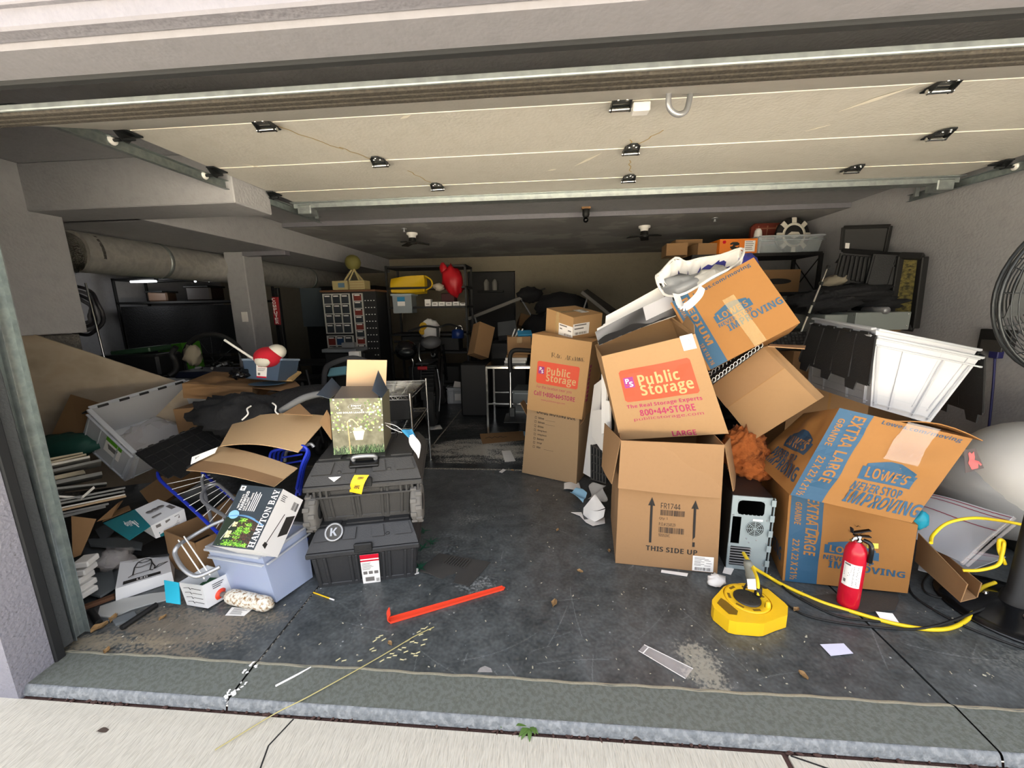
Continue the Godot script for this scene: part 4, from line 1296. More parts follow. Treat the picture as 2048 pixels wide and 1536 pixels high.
func slots(b: MB, f: Callable, holes, lift):  # a plate on face f with rectangular openings, built as strips between them
	var xs = [0.0, 1.0]
	var ys = [0.0, 1.0]
	for h in holes:
		for i in 2:
			xs.append(h[i * 2]); ys.append(h[i * 2 + 1])
	xs.sort(); ys.sort()
	for i in xs.size() - 1:
		for j in ys.size() - 1:
			var cx: float = (xs[i] + xs[i + 1]) / 2
			var cy: float = (ys[j] + ys[j + 1]) / 2
			var hole = false
			for h in holes: hole = hole or (cx > h[0] and cx < h[2] and cy > h[1] and cy < h[3])
			if not hole and xs[i + 1] - xs[i] > 1e-4 and ys[j + 1] - ys[j] > 1e-4: b.patch(sub(lifted(f, lift), xs[i], ys[j], xs[i + 1], ys[j + 1]), 1, 1, 0.002)
func computer_and_extinguisher():
	var b
	var c = bx(v(1.098,0,-2.205),v(0,-0.133,0),v(0.192,0.429,0.45))
	var o = thing("computer_case", "empty grey steel computer tower, rear side out, on the floor between the boxes", "computer case", cent([c[0], c[1], c[4], c[5]]))
	var l = loc(c, o.position)
	b = MB.new()
	for i in [1, 2, 3, 4, 5]: b.patch(face(fan(l, i)), 1, 1, 0.003)
	part(o, "case_shell", b, mat("case dark", "2b2b2c", 0.45, 0.4))
	var f = face(fan(l, 0))
	b = MB.new()
	slots(b, f, [[0.16, 0.06, 0.82, 0.25], [0.06, 0.28, 0.28, 0.64], [0.08, 0.68, 0.58, 0.94]], 0.0)
	part(o, "rear_panel", b, mat("case grey", "9aa7ab", 0.5, 0.3))
	b = MB.new()
	for i in 7: b.patch(sub(lifted(f, 0.006 - 0.002), 0.07, 0.69 + i * 0.036, 0.6, 0.705 + i * 0.036), 1, 1, 0.004)
	part(o, "slot_cover", b, mats["silver paint"])
	b = MB.new()
	for q in [[0.16, 0.06, 0.22, 0.25], [0.76, 0.06, 0.82, 0.25]]:
		for t in 2:
			var y: float = [0.06, 0.25][t]
			var s: float = [1.0, -1.0][t]
			var x0: float = q[0] if q[0] < 0.5 else q[2]
			var sx: float = 1.0 if q[0] < 0.5 else -1.0
			inkpoly(b, f, [x0, y, x0 + sx * 0.1, y, x0 + sx * 0.03, y + s * 0.012, x0, y + s * 0.045], 0.002)
	for k in 6: b.patch(sub(lifted(f, 0.002), 0.22 + k * 0.1, 0.24, 0.25 + k * 0.1, 0.262), 1, 1)
	part(o, "opening_rim", b, mat("case grey", "9aa7ab", 0.5))
	var fan_c = v(0, 0, 0)
	b = MB.new()
	var n: Vector3 = (l[5] - l[4]).cross(l[6] - l[4]).normalized()
	var ux: Vector3 = (l[5] - l[4]).normalized()
	fan_c = f.call(0.63, 0.42)
	var disc = Transform3D(Basis(ux, n, ux.cross(n)), fan_c + n * 0.002)
	b.lathe(disc, [[0.042, 0.0], [0.042, 0.001], [0.0, 0.001]], 28, false)
	part(o, "fan_hole", b, mats["black"])
	b = MB.new()
	for rr in [0.008, 0.017, 0.026, 0.035, 0.042]: b.lathe(disc, [[rr - 0.0013, 0.001], [rr - 0.0013, 0.003], [rr + 0.0013, 0.003], [rr + 0.0013, 0.001]], 28, false)
	for k in 4:
		var d = (ux * cos(PI * k / 4) + n.cross(ux) * sin(PI * k / 4)) * 0.042
		b.bar(fan_c - d + n * 0.004, fan_c + d + n * 0.004, 0.0028, 0.002, n)
	part(o, "fan_grille", b, mat("case grey", "9aa7ab", 0.5))
	b = MB.new()
	ink(b, f, 0.56, 0.292, 0.8, 0.318, 1, 1, 0.003)
	part(o, "white_sticker", b, mats["paper"])
	b = MB.new()
	b.patch(func(u, w): return l[5].lerp(l[7], w * 1.0) + n * (0.012 - 0.012 * u) + ux * 0.004, 1, 4, 0.003)
	for k in 5: b.bar(l[5].lerp(l[7], 0.1 + 0.2 * k) + n * 0.012, l[5].lerp(l[7], 0.18 + 0.2 * k) + n * 0.012, 0.02, 0.004, n)
	part(o, "side_flange", b, mat("case grey", "9aa7ab", 0.5))
	b = MB.new()
	for q in [[0.45, 0.56], [0.7, 0.57], [0.52, 0.61], [0.9, 0.3], [0.07, 0.26], [0.95, 0.6], [0.93, 0.9]]: b.lathe(Transform3D(Basis(ux, n, ux.cross(n)), f.call(q[0], q[1]) + n * 0.001), [[0.0, 0.003], [0.004, 0.002], [0.0045, 0.0]], 8)
	part(o, "screw", b, mats["silver paint"])
	# fire extinguisher
	var e = v(1.422,0,-1.753)
	var x = thing("fire_extinguisher", "red fire extinguisher standing on the floor in front of the large boxes", "fire extinguisher", e)
	b = MB.new()
	b.lathe(at(v(0, 0, 0)), [[0.0, 0.002], [0.036, 0.002], [0.041, 0.008], [0.042, 0.03], [0.042, 0.27], [0.039, 0.295], [0.03, 0.315], [0.017, 0.326], [0.014, 0.334]], 36)
	part(x, "cylinder", b, mats["red gloss"])
	b = MB.new()
	b.lathe(at(v(0, 0, 0)), [[0.015, 0.33], [0.018, 0.334], [0.018, 0.345], [0.012, 0.349], [0.012, 0.362], [0.0, 0.364]], 20)
	b.tube([v(0, 0.352, 0), v(-0.03, 0.35, 0.012), v(-0.042, 0.346, 0.016)], 0.007, 10)
	b.lathe(at(v(-0.022, 0.352, 0.014), v(PI / 2, 0, 0)), [[0.0, 0.004], [0.013, 0.004], [0.013, -0.004], [0.0, -0.004]], 16)
	part(x, "valve", b, mats["chrome"])
	b = MB.new()
	b.bar(v(-0.03, 0.375, 0.0), v(0.045, 0.39, 0.0), 0.018, 0.005, Vector3.UP, 0.001)
	b.bar(v(-0.03, 0.375, 0.0), v(-0.035, 0.4, 0.0), 0.018, 0.005, Vector3.RIGHT, 0.001)
	b.bar(v(-0.02, 0.362, 0.0), v(0.05, 0.358, 0.0), 0.018, 0.005, Vector3.UP, 0.001)
	part(x, "lever", b, mats["black gloss"])
	b = MB.new()
	b.tube(smooth_path([v(0.012, 0.348, 0.014), v(0.028, 0.34, 0.034), v(0.03, 0.31, 0.042), v(0.03, 0.255, 0.04)], 4), [0.008, 0.009, 0.0095, 0.0095, 0.0095, 0.0095, 0.0095, 0.0095, 0.0095, 0.0095, 0.0095, 0.0105, 0.0105], 10)
	part(x, "discharge_tube", b, mats["black gloss"])
	b = MB.new()
	var ring = func(u, w): return v(sin(-1.55 + u * 1.65) * 0.0426, 0.235 - w * 0.115, cos(-1.55 + u * 1.65) * 0.0426)
	b.patch(ring, 14, 1)
	var lab = part(x, "instruction_label", b, mats["paper"])
	b = MB.new()
	ink(b, ring, 0.06, 0.03, 0.4, 0.1, 4, 1, 0.0006)
	lines(b, ring, 0.08, 0.16, 0.5, 0.6, 7, 0.0006)
	lines(b, ring, 0.56, 0.1, 0.95, 0.95, 12, 0.0006)
	ink(b, ring, 0.1, 0.72, 0.24, 0.86, 2, 1, 0.0006)
	part(lab, "label_print", b, mats["ink grey"])
	b = MB.new()
	b.patch(face([v(0.02, 0.318, 0.03), v(0.075, 0.312, 0.02), v(0.072, 0.336, 0.02), v(0.02, 0.345, 0.03)]), 1, 1, 0.001)
	part(x, "inspection_tag", b, mat("tag yellow", "efe45a", 0.6))
	# dark rubber pad behind it
	b = MB.new()
	b.prism([v(1.232,0.002,-1.788),v(1.726,0.002,-1.87),v(1.687,0.002,-1.799),v(1.609,0.002,-1.725),v(1.437,0.002,-1.696),v(1.274,0.002,-1.71)], v(0, 0.006, 0))
	lone("rubber_pad", b, mats["tool plastic"], "dark grey rubber pad under the fire extinguisher", "mat")

func cords():
	var b
	# cord reel lying flat
	var o = v(0.95,0,-1.698)
	var t = thing("cord_reel", "yellow plastic extension cord reel lying flat on the floor", "cord reel", o)
	var outline = [v(0.76,0.066,-1.646),v(0.769,0.066,-1.669),v(0.865,0.066,-1.765),v(0.952,0.066,-1.791),v(1.022,0.066,-1.788),v(1.061,0.066,-1.759),v(1.092,0.066,-1.651),v(1.057,0.066,-1.593),v(1,0.066,-1.57),v(0.925,0.066,-1.535),v(0.825,0.066,-1.539),v(0.795,0.066,-1.543),v(0.754,0.066,-1.621)]
	var q = loc(outline, o)
	var low = []
	for p in q: low.append(v(p.x, 0.003, p.z))
	b = MB.new()
	var cc = v(0.933,0.066,-1.688) - o
	# frame: a ring between the outline and the disc well, plus outer wall
	var n = q.size()
	var m = 48
	var inner = []
	for i in m:
		var a = TAU * i / m
		inner.append(v(cc.x + 0.098 * cos(a), 0.066, cc.z - 0.098 * sin(a)))
	var big = PackedVector2Array()
	for p in q: big.append(Vector2(p.x, p.z))
	for i in m:
		var a0: Vector3 = inner[i]
		var a1: Vector3 = inner[(i + 1) % m]
		var ends = []
		for a in [a0, a1]:
			var dir = Vector2(a.x - cc.x, a.z - cc.z).normalized()
			var hit = Vector2(a.x, a.z) + dir * 0.02
			for k in n:
				var h = Geometry2D.segment_intersects_segment(Vector2(cc.x, cc.z), Vector2(cc.x, cc.z) + dir, big[k], big[(k + 1) % n])
				if h != null: hit = h
			ends.append(v(hit.x, 0.066, hit.y))
		b.quad(a0, ends[0], ends[1], a1)
		b.quad(v(ends[0].x, 0.003, ends[0].z), v(ends[1].x, 0.003, ends[1].z), ends[1], ends[0])
		b.quad(a0, a1, v(a1.x, 0.05, a1.z), v(a0.x, 0.05, a0.z))
	part(t, "frame", b, mats["yellow plastic"])
	b = MB.new()
	b.lathe(at(v(cc.x, 0.05, cc.z)), [[0.095, 0.0], [0.095, 0.014], [0.092, 0.018], [0.085, 0.018], [0.058, 0.016], [0.056, 0.012]], 48)
	part(t, "drum_disc", b, mats["yellow plastic"])
	b = MB.new()
	for k in 7:
		var a = TAU * k / 7 + 0.3
		b.box(Transform3D(Basis(Vector3.UP, a), v(cc.x + 0.076 * cos(a), 0.0672, cc.z - 0.076 * sin(a))), v(0.013, 0.002, 0.034), 0.001)
	var grip = loc([v(0.782,0.067,-1.646),v(0.813,0.067,-1.68),v(0.828,0.067,-1.662),v(0.853,0.067,-1.602),v(0.838,0.067,-1.578),v(0.806,0.067,-1.582)], o)
	grip.reverse()
	b.prism(grip, v(0, 0.0008, 0))
	part(t, "finger_slot", b, mat("slot amber", "7a5a08", 0.6))
	b = MB.new()
	b.lathe(at(v(cc.x, 0.052, cc.z)), [[0.0, 0.02], [0.05, 0.02], [0.057, 0.016], [0.058, 0.0]], 32)
	part(t, "outlet_hub", b, mat("hub black", "2b2a26", 0.5))
	b = MB.new()
	for k in 3:
		var a = TAU * k / 3 + 0.6
		var oc = v(cc.x + 0.03 * cos(a), 0.0728, cc.z - 0.03 * sin(a))
		for s in [-1, 1]: b.box(at(oc + v(0.006 * s, 0, 0.003)), v(0.002, 0.001, 0.008))
		b.lathe(at(oc + v(0, 0, -0.007)), [[0.0, 0.0005], [0.0025, 0.0005]], 8)
	part(t, "socket", b, mats["black"])
	b = MB.new()
	b.lathe(at(v(cc.x + 0.062, 0.066, cc.z + 0.055)), [[0.0, 0.03], [0.009, 0.028], [0.01, 0.0]], 14)
	part(t, "crank_knob", b, mats["yellow plastic"])
	# heavy yellow cord with grey connector and tags
	var yc = thing("extension_cord", "heavy yellow extension cord running from the computer case across the floor", "extension cord", o)
	b = MB.new()
	var path = [v(1.035,0.124,-1.95), v(1.023,0.129,-1.88), v(1.031,0.119,-1.84), v(1.147,0.02,-1.915), v(1.203,0.008,-1.859), v(1.304,0.008,-1.759), v(1.4,0.008,-1.705), v(1.492,0.008,-1.657), v(1.572,0.008,-1.629), v(1.665,0.008,-1.615), v(1.767,0.008,-1.633), v(1.894,0.008,-1.697), v(2.012,0.01,-1.794), v(2.102,0.03,-1.865), v(2.204,0.04,-1.904)]
	b.tube(smooth_path(loc(path, o), 6), 0.0085, 8)
	part(yc, "cord", b, mats["yellow cord"])
	b = MB.new()
	b.tube(smooth_path(loc([v(1.035,0.125,-1.94), v(1.021,0.126,-1.83), v(0.988,0.139,-1.72), v(0.983,0.08,-1.694)], o), 5), 0.0075, 8)
	part(yc, "reel_lead", b, mats["yellow cord"])
	b = MB.new()
	var pg = v(1.014,0.104,-1.84) - o
	b.lathe(at(pg, v(-0.25, 0, 0.22)), [[0.0, 0.045], [0.017, 0.045], [0.021, 0.03], [0.021, -0.01], [0.025, -0.02], [0.025, -0.045], [0.0, -0.05]], 18)
	part(yc, "connector", b, mat("connector grey", "7d7d72", 0.6))
	b = MB.new()
	b.lathe(at(v(0.988,0.085,-1.704) - o, v(0.1, 0, 0)), [[0.0, 0.03], [0.013, 0.028], [0.016, 0.0], [0.016, -0.015], [0.0, -0.016]], 14)
	part(yc, "plug", b, mats["black"])
	b = MB.new()
	b.patch(face(loc([v(0.917,0.135,-1.66),v(0.954,0.132,-1.66),v(0.956,0.173,-1.68),v(0.919,0.171,-1.68)], o)), 1, 1, 0.001)
	part(yc, "cord_tag", b, mats["paper"])
	b = MB.new()
	var tp = v(1.536,0,-1.675) - o
	b.patch(face([tp + v(-0.035, 0.003, 0.018), tp + v(0.03, 0.003, 0.03), tp + v(0.03, 0.02, -0.012), tp + v(-0.035, 0.02, -0.02)]), 1, 1, 0.001)
	part(yc, "cord_tag", b, mats["paper"])
	b = MB.new()
	b.tube(smooth_path([v(0.938,0.08,-1.731), v(0.957,0.12,-1.722), v(1.063,0.06,-1.763), v(1.136,0.006,-1.741), v(1.183,0.006,-1.669), v(1.306,0.006,-1.631), v(1.538,0.006,-1.612), v(1.685,0.02,-1.623), v(1.896,0.025,-1.699), v(2.077,0.02,-1.786), v(2.378,0.03,-1.983), v(2.605,0.05,-2.132)], 6), 0.005, 6)
	lone("power_cable", b, mats["black"], "thin black power cable plugged into the yellow reel, trailing to the fan", "cable")
	b = MB.new()
	b.tube(smooth_path([v(1.192,0.006,-1.905), v(1.202,0.006,-1.815), v(1.274,0.006,-1.712), v(1.349,0.006,-1.662), v(1.487,0.006,-1.651)], 6), 0.005, 6)
	lone("power_cable", b, mats["black"], "short black cable lying just behind the yellow cord near the reel", "cable")
	b = MB.new()
	b.tube(smooth_path([v(1.878,0.006,-1.985), v(1.783,0.006,-1.851), v(1.782,0.006,-1.753), v(1.82,0.006,-1.658), v(1.882,0.006,-1.589), v(1.969,0.006,-1.521)], 6), 0.005, 6)
	lone("power_cable", b, mats["black"], "black cable curving round the fan base at the right edge", "cable")
	b = MB.new()
	b.tube(smooth_path([v(2.016,0.006,-2.013), v(1.905,0.006,-1.93), v(1.854,0.006,-1.855), v(1.897,0.006,-1.821), v(1.974,0.006,-1.832)], 6), 0.0045, 6)
	lone("power_cable", b, mats["black"], "loop of thin black cable under the cardboard channel", "cable")

func right_edge():
	var b
	# white curved shell with a dark seam and a sticker
	var ho = v(2.528,0.427,-2.25)
	var hood = thing("vehicle_fairing", "large glossy off-white curved shell leaning against the right wall", "shell panel", v(ho.x, 0, ho.z))
	b = MB.new()
	var hc = v(0.16, ho.y + 0.02, 0.0)
	b.ball(at(hc, v(0, 0.3, -0.25)), v(0.42, 0.30, 0.3), 40)
	part(hood, "outer_shell", b, tri(mat("shell white", "c6c5c0", 0.4), null, null))
	b = MB.new()
	b.ball(at(v(0.03, ho.y - 0.1, -0.06), v(0, 0.3, -0.5)), v(0.36, 0.24, 0.3), 32)
	part(hood, "lower_shell", b, mat("shell grey", "8c8d8d", 0.35))
	b = MB.new()
	b.box(at(v(0.3, (ho.y - 0.2) / 2, -0.05)), v(0.4, ho.y - 0.2, 0.3), 0.03)
	part(hood, "stand", b, mats["black"])
	b = MB.new()
	var sf = face(loc([v(1.96,0.611,-1.9),v(2.013,0.645,-1.88),v(1.982,0.732,-1.9),v(1.951,0.719,-1.92)], hood.position))
	b.patch(sf, 2, 2, 0.002)
	var st = part(hood, "sticker", b, mat("sticker dark", "3a2a30", 0.4), "dark sticker with a red beast")
	b = MB.new()
	inkpoly(b, sf, [0.3, 0.2, 0.42, 0.12, 0.55, 0.22, 0.75, 0.12, 0.7, 0.4, 0.62, 0.52, 0.85, 0.62, 0.95, 0.8, 0.85, 0.85, 0.78, 0.7, 0.7, 0.92, 0.35, 0.92, 0.2, 0.6, 0.3, 0.45], 0.003)
	part(st, "red_figure", b, mats["red gloss"])
	# big zip bags with red border
	var bags = [[[v(1.946,0.174,-2.05),v(1.982,0.171,-1.85),v(2.263,0.377,-1.95),v(2.124,0.346,-2.25)], "clear zip bag with red border lines, leaning on the pale shell"],
		[[v(1.89,0.062,-1.95),v(2.004,0.113,-1.85),v(2.213,0.194,-1.9),v(2.042,0.125,-2.1)], "second clear zip bag lying flat under the red-bordered one"]]
	for q in bags:
		var zo = thing("zip_bag", q[1], "plastic bag", cent(q[0]))
		var lq = loc(q[0], zo.position)
		b = MB.new()
		b.patch(face(lq, func(u, w): return 0.01 * sin(5.0 * u + 3.0 * w)), 10, 6, 0.004)
		part(zo, "film", b, mats["milk plastic thick"])
		b = MB.new()
		var zf = face(lq, func(u, w): return 0.01 * sin(5.0 * u + 3.0 * w))
		for y in [0.03, 0.09, 0.32]: ink(b, zf, 0.0, y, 1.0, y + 0.012, 10, 1, 0.003)
		part(zo, "red_line", b, mat("line maroon", "8e2440", 0.5))
		b = MB.new()
		for k in 4: ink(b, zf, 0.1 + k * 0.05, 0.4 + k * 0.1, 0.75 + k * 0.05, 0.9, 3, 3, -0.008 - k * 0.003)
		part(zo, "paper_inside", b, mats["paper blue"])
	b = MB.new()
	b.tube(smooth_path([v(1.969,0.178,-1.84), v(2.099,0.282,-1.88), v(2.247,0.373,-1.93)], 4), 0.008, 6)
	b.tube(smooth_path([v(1.993,0.168,-1.84), v(2.12,0.262,-1.88), v(2.258,0.341,-1.93)], 4), 0.007, 6)
	lone("plastic_tube", b, mats["clear film"], "pair of clear plastic rods along the edge of the zip bag", "rod")
	b = MB.new()
	b.ball(at(v(1.914,0.3,-2.02)), v(0.035, 0.05, 0.03), 14, crumple(41, 0.6, 3.0))
	lone("glove", b, mat("turquoise", "22a4c0", 0.5), "crumpled turquoise glove beside the lower large box", "glove")
	b = MB.new()
	b.tube(smooth_path([v(1.776,0.307,-1.8), v(1.827,0.318,-1.85), v(1.909,0.365,-1.88), v(2.012,0.394,-1.88), v(2.132,0.385,-1.88), v(2.238,0.365,-1.88)], 6), 0.007, 8)
	lone("extension_cord", b, mats["yellow cord"], "loop of yellow cord arching over the zip bags", "extension cord")
	b = MB.new()
	b.tube(smooth_path([v(1.935,0.171,-1.8), v(1.985,0.19,-1.78), v(2.053,0.219,-1.78), v(2.084,0.257,-1.8), v(2.103,0.308,-1.82), v(2.082,0.32,-1.82), v(2.09,0.269,-1.82), v(2.092,0.237,-1.8), v(2.106,0.212,-1.8)], 6), 0.007, 8)
	lone("extension_cord", b, mats["yellow cord"], "knotted bit of yellow cord beside the fan pole", "extension cord")
	# cardboard channel
	var to = v(1.963,0,-1.806)
	var tr = thing("cardboard_channel", "long brown cardboard corner channel leaning beside the fan base", "cardboard", to)
	b = MB.new()
	b.patch(face(loc([v(1.895,0.095,-1.98),v(1.804,0.116,-1.66),v(1.814,0.203,-1.66),v(1.884,0.25,-1.98)], to)), 1, 1, 0.004)
	part(tr, "front_wall", b, mats["card dark"])
	b = MB.new()
	b.patch(face(loc([v(1.804,0.116,-1.66),v(1.908,0.109,-1.7),v(2.014,0.096,-2.04),v(1.895,0.095,-1.98)], to)), 1, 1, 0.004)
	part(tr, "channel_floor", b, mats["card"])
	b = MB.new()
	b.patch(face(loc([v(2.019,0.089,-2.05),v(1.92,0.101,-1.71),v(1.924,0.174,-1.71),v(2.014,0.162,-2.05)], to)), 1, 1, 0.004)
	part(tr, "back_wall", b, mats["card dark"])
	# pedestal fan
	var fo = v(2.137,0,-1.76)
	var fan_o = thing("pedestal_fan", "large dark pedestal fan at the right edge of the opening", "fan", fo)
	b = MB.new()
	b.lathe(at(Vector3.ZERO), [[0.0, 0.05], [0.06, 0.048], [0.1, 0.03], [0.2, 0.016], [0.25, 0.012], [0.255, 0.002], [0.0, 0.001]], 40)
	part(fan_o, "base", b, mats["black gloss"])
	b = MB.new()
	b.lathe(at(Vector3.ZERO), [[0.05, 0.04], [0.045, 0.09], [0.034, 0.1], [0.034, 0.8], [0.024, 0.81], [0.022, 1.42], [0.0, 1.43]], 20)
	part(fan_o, "pole", b, mats["black"])
	b = MB.new()
	for k in 3:
		var a = TAU * k / 3 + 2.2
		b.lathe(at(v(0.085 * cos(a), 0.036, -0.085 * sin(a))), [[0.0, 0.012], [0.008, 0.01], [0.011, 0.0]], 8)
	part(fan_o, "bolt", b, mats["chrome"])
	var face_dir = v(-0.06, -0.03, 1.0).normalized()
	var fx = face_dir.cross(Vector3.UP).normalized()
	var bs = Basis(fx, face_dir, fx.cross(face_dir))
	var R = 0.345
	var hub = v(0.02, 1.43, 0.0)
	for s in [1, -1]:
		b = MB.new()
		var prof = func(t): return Vector2(R * t, s * 0.085 * sqrt(maxf(0.0, 1.0 - t * t)) + s * 0.012)
		for i in range(3, 22):
			var pr: Vector2 = prof.call(i / 21.0)
			var ring = []
			for k in 48: ring.append(hub + bs * v(pr.x * cos(TAU * k / 48), pr.y, pr.x * sin(TAU * k / 48)))
			b.tube(ring, 0.0024 if i < 21 else 0.007, 5, true)
		for k in 16:
			var ln = []
			for i in range(3, 22):
				var pr: Vector2 = prof.call(i / 21.0)
				ln.append(hub + bs * v(pr.x * cos(TAU * k / 16), pr.y, pr.x * sin(TAU * k / 16)))
			b.tube(ln, 0.0026, 4)
		part(fan_o, "cage_front" if s > 0 else "cage_rear", b, mats["dark steel"])
	for k in 3:
		b = MB.new()
		var bl = func(u, w): return hub + bs * (Basis(Vector3.UP, TAU * k / 3) * v(0.05 + 0.24 * w, 0.03 * (u - 0.5), (u - 0.5) * (0.08 + 0.12 * w)))
		b.patch(bl, 4, 6, 0.003)
		part(fan_o, "blade", b, mats["dark steel"])
	b = MB.new()
	b.lathe(Transform3D(bs, hub), [[0.0, 0.06], [0.05, 0.055], [0.06, 0.03], [0.06, -0.02], [0.08, -0.04], [0.08, -0.2], [0.05, -0.22], [0.0, -0.22]], 24)
	part(fan_o, "motor", b, mats["black"])

func plain(called, label, category, group, t: Transform3D, s: Vector3, m, bev := 0.004):
	# a boxy thing with one body part; returns its node at the base centre
	var base: Vector3 = t.origin - t.basis.y * s.y / 2
	var o = thing(called, label, category, base, group)
	var b = MB.new()
	b.box(Transform3D(t.basis, t.origin - base), s, bev)
	part(o, "body", b, m)
	return o
func carton_at(label, group, p: Vector3, s: Vector3, yaw: float, m, roll := 0.0):
	# a plain closed carton standing at p with a taped seam
	var basis = Basis.from_euler(v(0, yaw, roll))
	var c = []
	for i in 8: c.append(p + basis * (v((i & 1) - 0.5, (i >> 1) & 1, ((i >> 2) & 1) - 0.5) * s))
	var r = crate("carton", label, "cardboard box", group, c, m, 0.004, int(p.x * 100) & 63, [], 4)
	seam(r[0], r[1][3])
	return r
func right_wall():
	var b
	var dev = plain("wall_box", "black electrical box on the right wall behind the fan", "wall box", "", at(v(3.11, 1.13, -3.0)), v(0.04, 0.14, 0.2), mats["black"])
	b = MB.new()
	b.box(at(v(-0.025, 0.03, 0.0)), v(0.012, 0.08, 0.14), 0.003)
	part(dev, "cover", b, mats["tool plastic"])
	b = MB.new()
	b.box(at(v(3.105, 1.03, -2.98)), v(0.04, 0.05, 0.06), 0.004)
	b.tube(smooth_path([v(3.1, 1.02, -2.98), v(3.1, 0.8, -2.95), v(3.09, 0.4, -2.9), v(3.08, 0.02, -2.86)], 5), 0.007, 6)
	lone("hanging_cable", b, mat("cord navy", "23245c", 0.5), "dark blue power cord hanging down the right wall below the black box", "cable")
	# cartons carrying the stuff along the wall
	carton_at("large carton by the right wall carrying the grey metal case", "", v(2.72, 0, -3.72), v(0.72, 1.02, 0.5), 0.08, mats["card dark"])
	var lc = carton_at("tan carton behind the clear totes, in front of the metal case", "", v(1.98, 0, -3.06), v(0.5, 1.075, 0.45), -0.1, mats["card"])
	b = MB.new()
	ink(b, lc[1][0], 0.5, 0.2, 0.53, 0.9)
	part(lc[0], "fold_line", b, mats["card edge"])
	# computer keyboard and grey box on top
	var kb = thing("keyboard", "black computer keyboard tilted on the tan carton behind the clear totes", "keyboard", v(1.793,1.138,-2.95))
	b = MB.new()
	var kt = Transform3D(Basis.from_euler(v(0.9, -0.15, 0.06)), Vector3.ZERO)
	b.box(kt, v(0.4, 0.02, 0.15), 0.004)
	part(kb, "case", b, mats["black"])
	b = MB.new()
	for j in 5:
		for i in 16: b.box(kt * at(v(-0.185 + i * 0.0235, 0.013, -0.055 + j * 0.026)), v(0.019, 0.008, 0.021), 0.002)
	var keys = part(kb, "keys", b, mats["tool plastic dark"])
	var mc = plain("metal_case", "flat grey metal case with round end plug on the carton by the right wall", "metal case", "", at(v(2.629,1.252,-3.55), v(0.02, 0.1, 0)), v(0.44, 0.14, 0.36), mat("case zinc", "8d9490", 0.5, 0.3))
	b = MB.new()
	b.lathe(at(v(0.02, 0.15, 0.18), v(PI / 2, 0, 0)), [[0.0, 0.02], [0.028, 0.02], [0.03, -0.2], [0.0, -0.2]], 20)
	part(mc, "round_plug", b, mats["silver paint"])
	b = MB.new()
	for q in [[-0.2, 0.03], [0.2, 0.03], [-0.2, 0.12], [0.2, 0.12]]: b.lathe(at(v(q[0], q[1], 0.181), v(PI / 2, 0, 0)), [[0.0, 0.003], [0.005, 0.002], [0.006, 0.0]], 8)
	part(mc, "screw", b, mats["chrome"])
	plain("metal_case", "second grey metal case beside the one with the round plug", "metal case", "", at(v(2.35,1.242,-3.6), v(0.02, 0.1, 0)), v(0.26, 0.13, 0.36), mat("case zinc", "8d9490", 0.5, 0.3))
	# heap of black clothes
	for i in 3:
		b = MB.new()
		var p: Vector3 = [v(2.568,1.469,-3.7), v(2.31,1.401,-3.6), v(2.896,1.4,-3.75)][i]
		b.ball(at(p, v(0, 0.2, 0.05)), [v(0.42, 0.075, 0.22), v(0.3, 0.09, 0.2), v(0.26, 0.08, 0.2)][i], 28, crumple(50 + i, 0.5, 2.5))
		lone("garment", b, mats["black cloth"], ["black garment folded in a long heap under the black trays on the right", "black garment slumped over the grey metal case, nearest the chrome pole", "black garment heaped against the framed picture"][i], "clothing")
	b = MB.new()
	b.ball(at(v(2.531,1.584,-3.8), v(0, 0, 0.3)), v(0.12, 0.05, 0.1), 18, crumple(54, 0.5, 2.5))
	lone("cloth", b, mat("cloth beige", "8b8372", 0.9), "beige cloth peeping out beside the ribbed black mats", "cloth")
	# rubber mats and trays stacked against the wall
	var fr = [[v(2.76,1.878,-4.1),v(2.99,1.819,-3.9),v(3,2.044,-3.9),v(2.75,2.077,-4.1)], [v(2.497,1.59,-3.75),v(2.791,1.531,-3.7),v(2.789,1.776,-3.7),v(2.523,1.813,-3.75)], [v(2.689,1.531,-3.66),v(2.974,1.518,-3.6),v(3.013,1.758,-3.6),v(2.718,1.789,-3.66)]]
	var o = thing("framed_panel", "black framed panel with a small white label, topmost against the right wall", "panel", cent(fr[0]))
	var l = loc(fr[0], o.position)
	b = MB.new()
	b.patch(face(l), 1, 1, 0.03)
	part(o, "panel", b, mats["black"])
	b = MB.new()
	for i in 4: b.bar(l[i], l[(i + 1) % 4], 0.03, 0.02, v(0, 0.2, 1), 0.004)
	part(o, "frame", b, mats["black"])
	b = MB.new()
	ink(b, face(l), 0.08, 0.68, 0.18, 0.92, 1, 1, 0.004)
	part(o, "label_sticker", b, mats["paper"])
	o = thing("ribbed_mat", "ribbed black rubber floor mat leaning at the right wall, left of the compartment mat", "mat", cent(fr[1]))
	l = loc(fr[1], o.position)
	b = MB.new()
	b.patch(face(l), 1, 1, 0.02)
	var f = lifted(face(l), 0.012)
	for i in 8: b.bar(f.call(0.08 + i * 0.115, 0.06), f.call(0.08 + i * 0.115, 0.94), 0.024, 0.024, v(0, 0, 1), 0.006)
	part(o, "ribbed_sheet", b, mats["black plastic"])
	o = thing("compartment_mat", "black moulded mat with compartments leaning at the right wall", "mat", cent(fr[2]))
	l = loc(fr[2], o.position)
	b = MB.new()
	b.patch(face(l), 1, 1, 0.02)
	f = lifted(face(l), 0.008)
	for q in [[0.04, 0.05, 0.44, 0.95], [0.52, 0.06, 0.95, 0.3], [0.52, 0.38, 0.7, 0.94], [0.76, 0.38, 0.95, 0.94]]: b.patch(sub(f, q[0], q[1], q[2], q[3]), 1, 1, 0.012)
	part(o, "moulded_sheet", b, mats["black plastic"])
	b = MB.new()
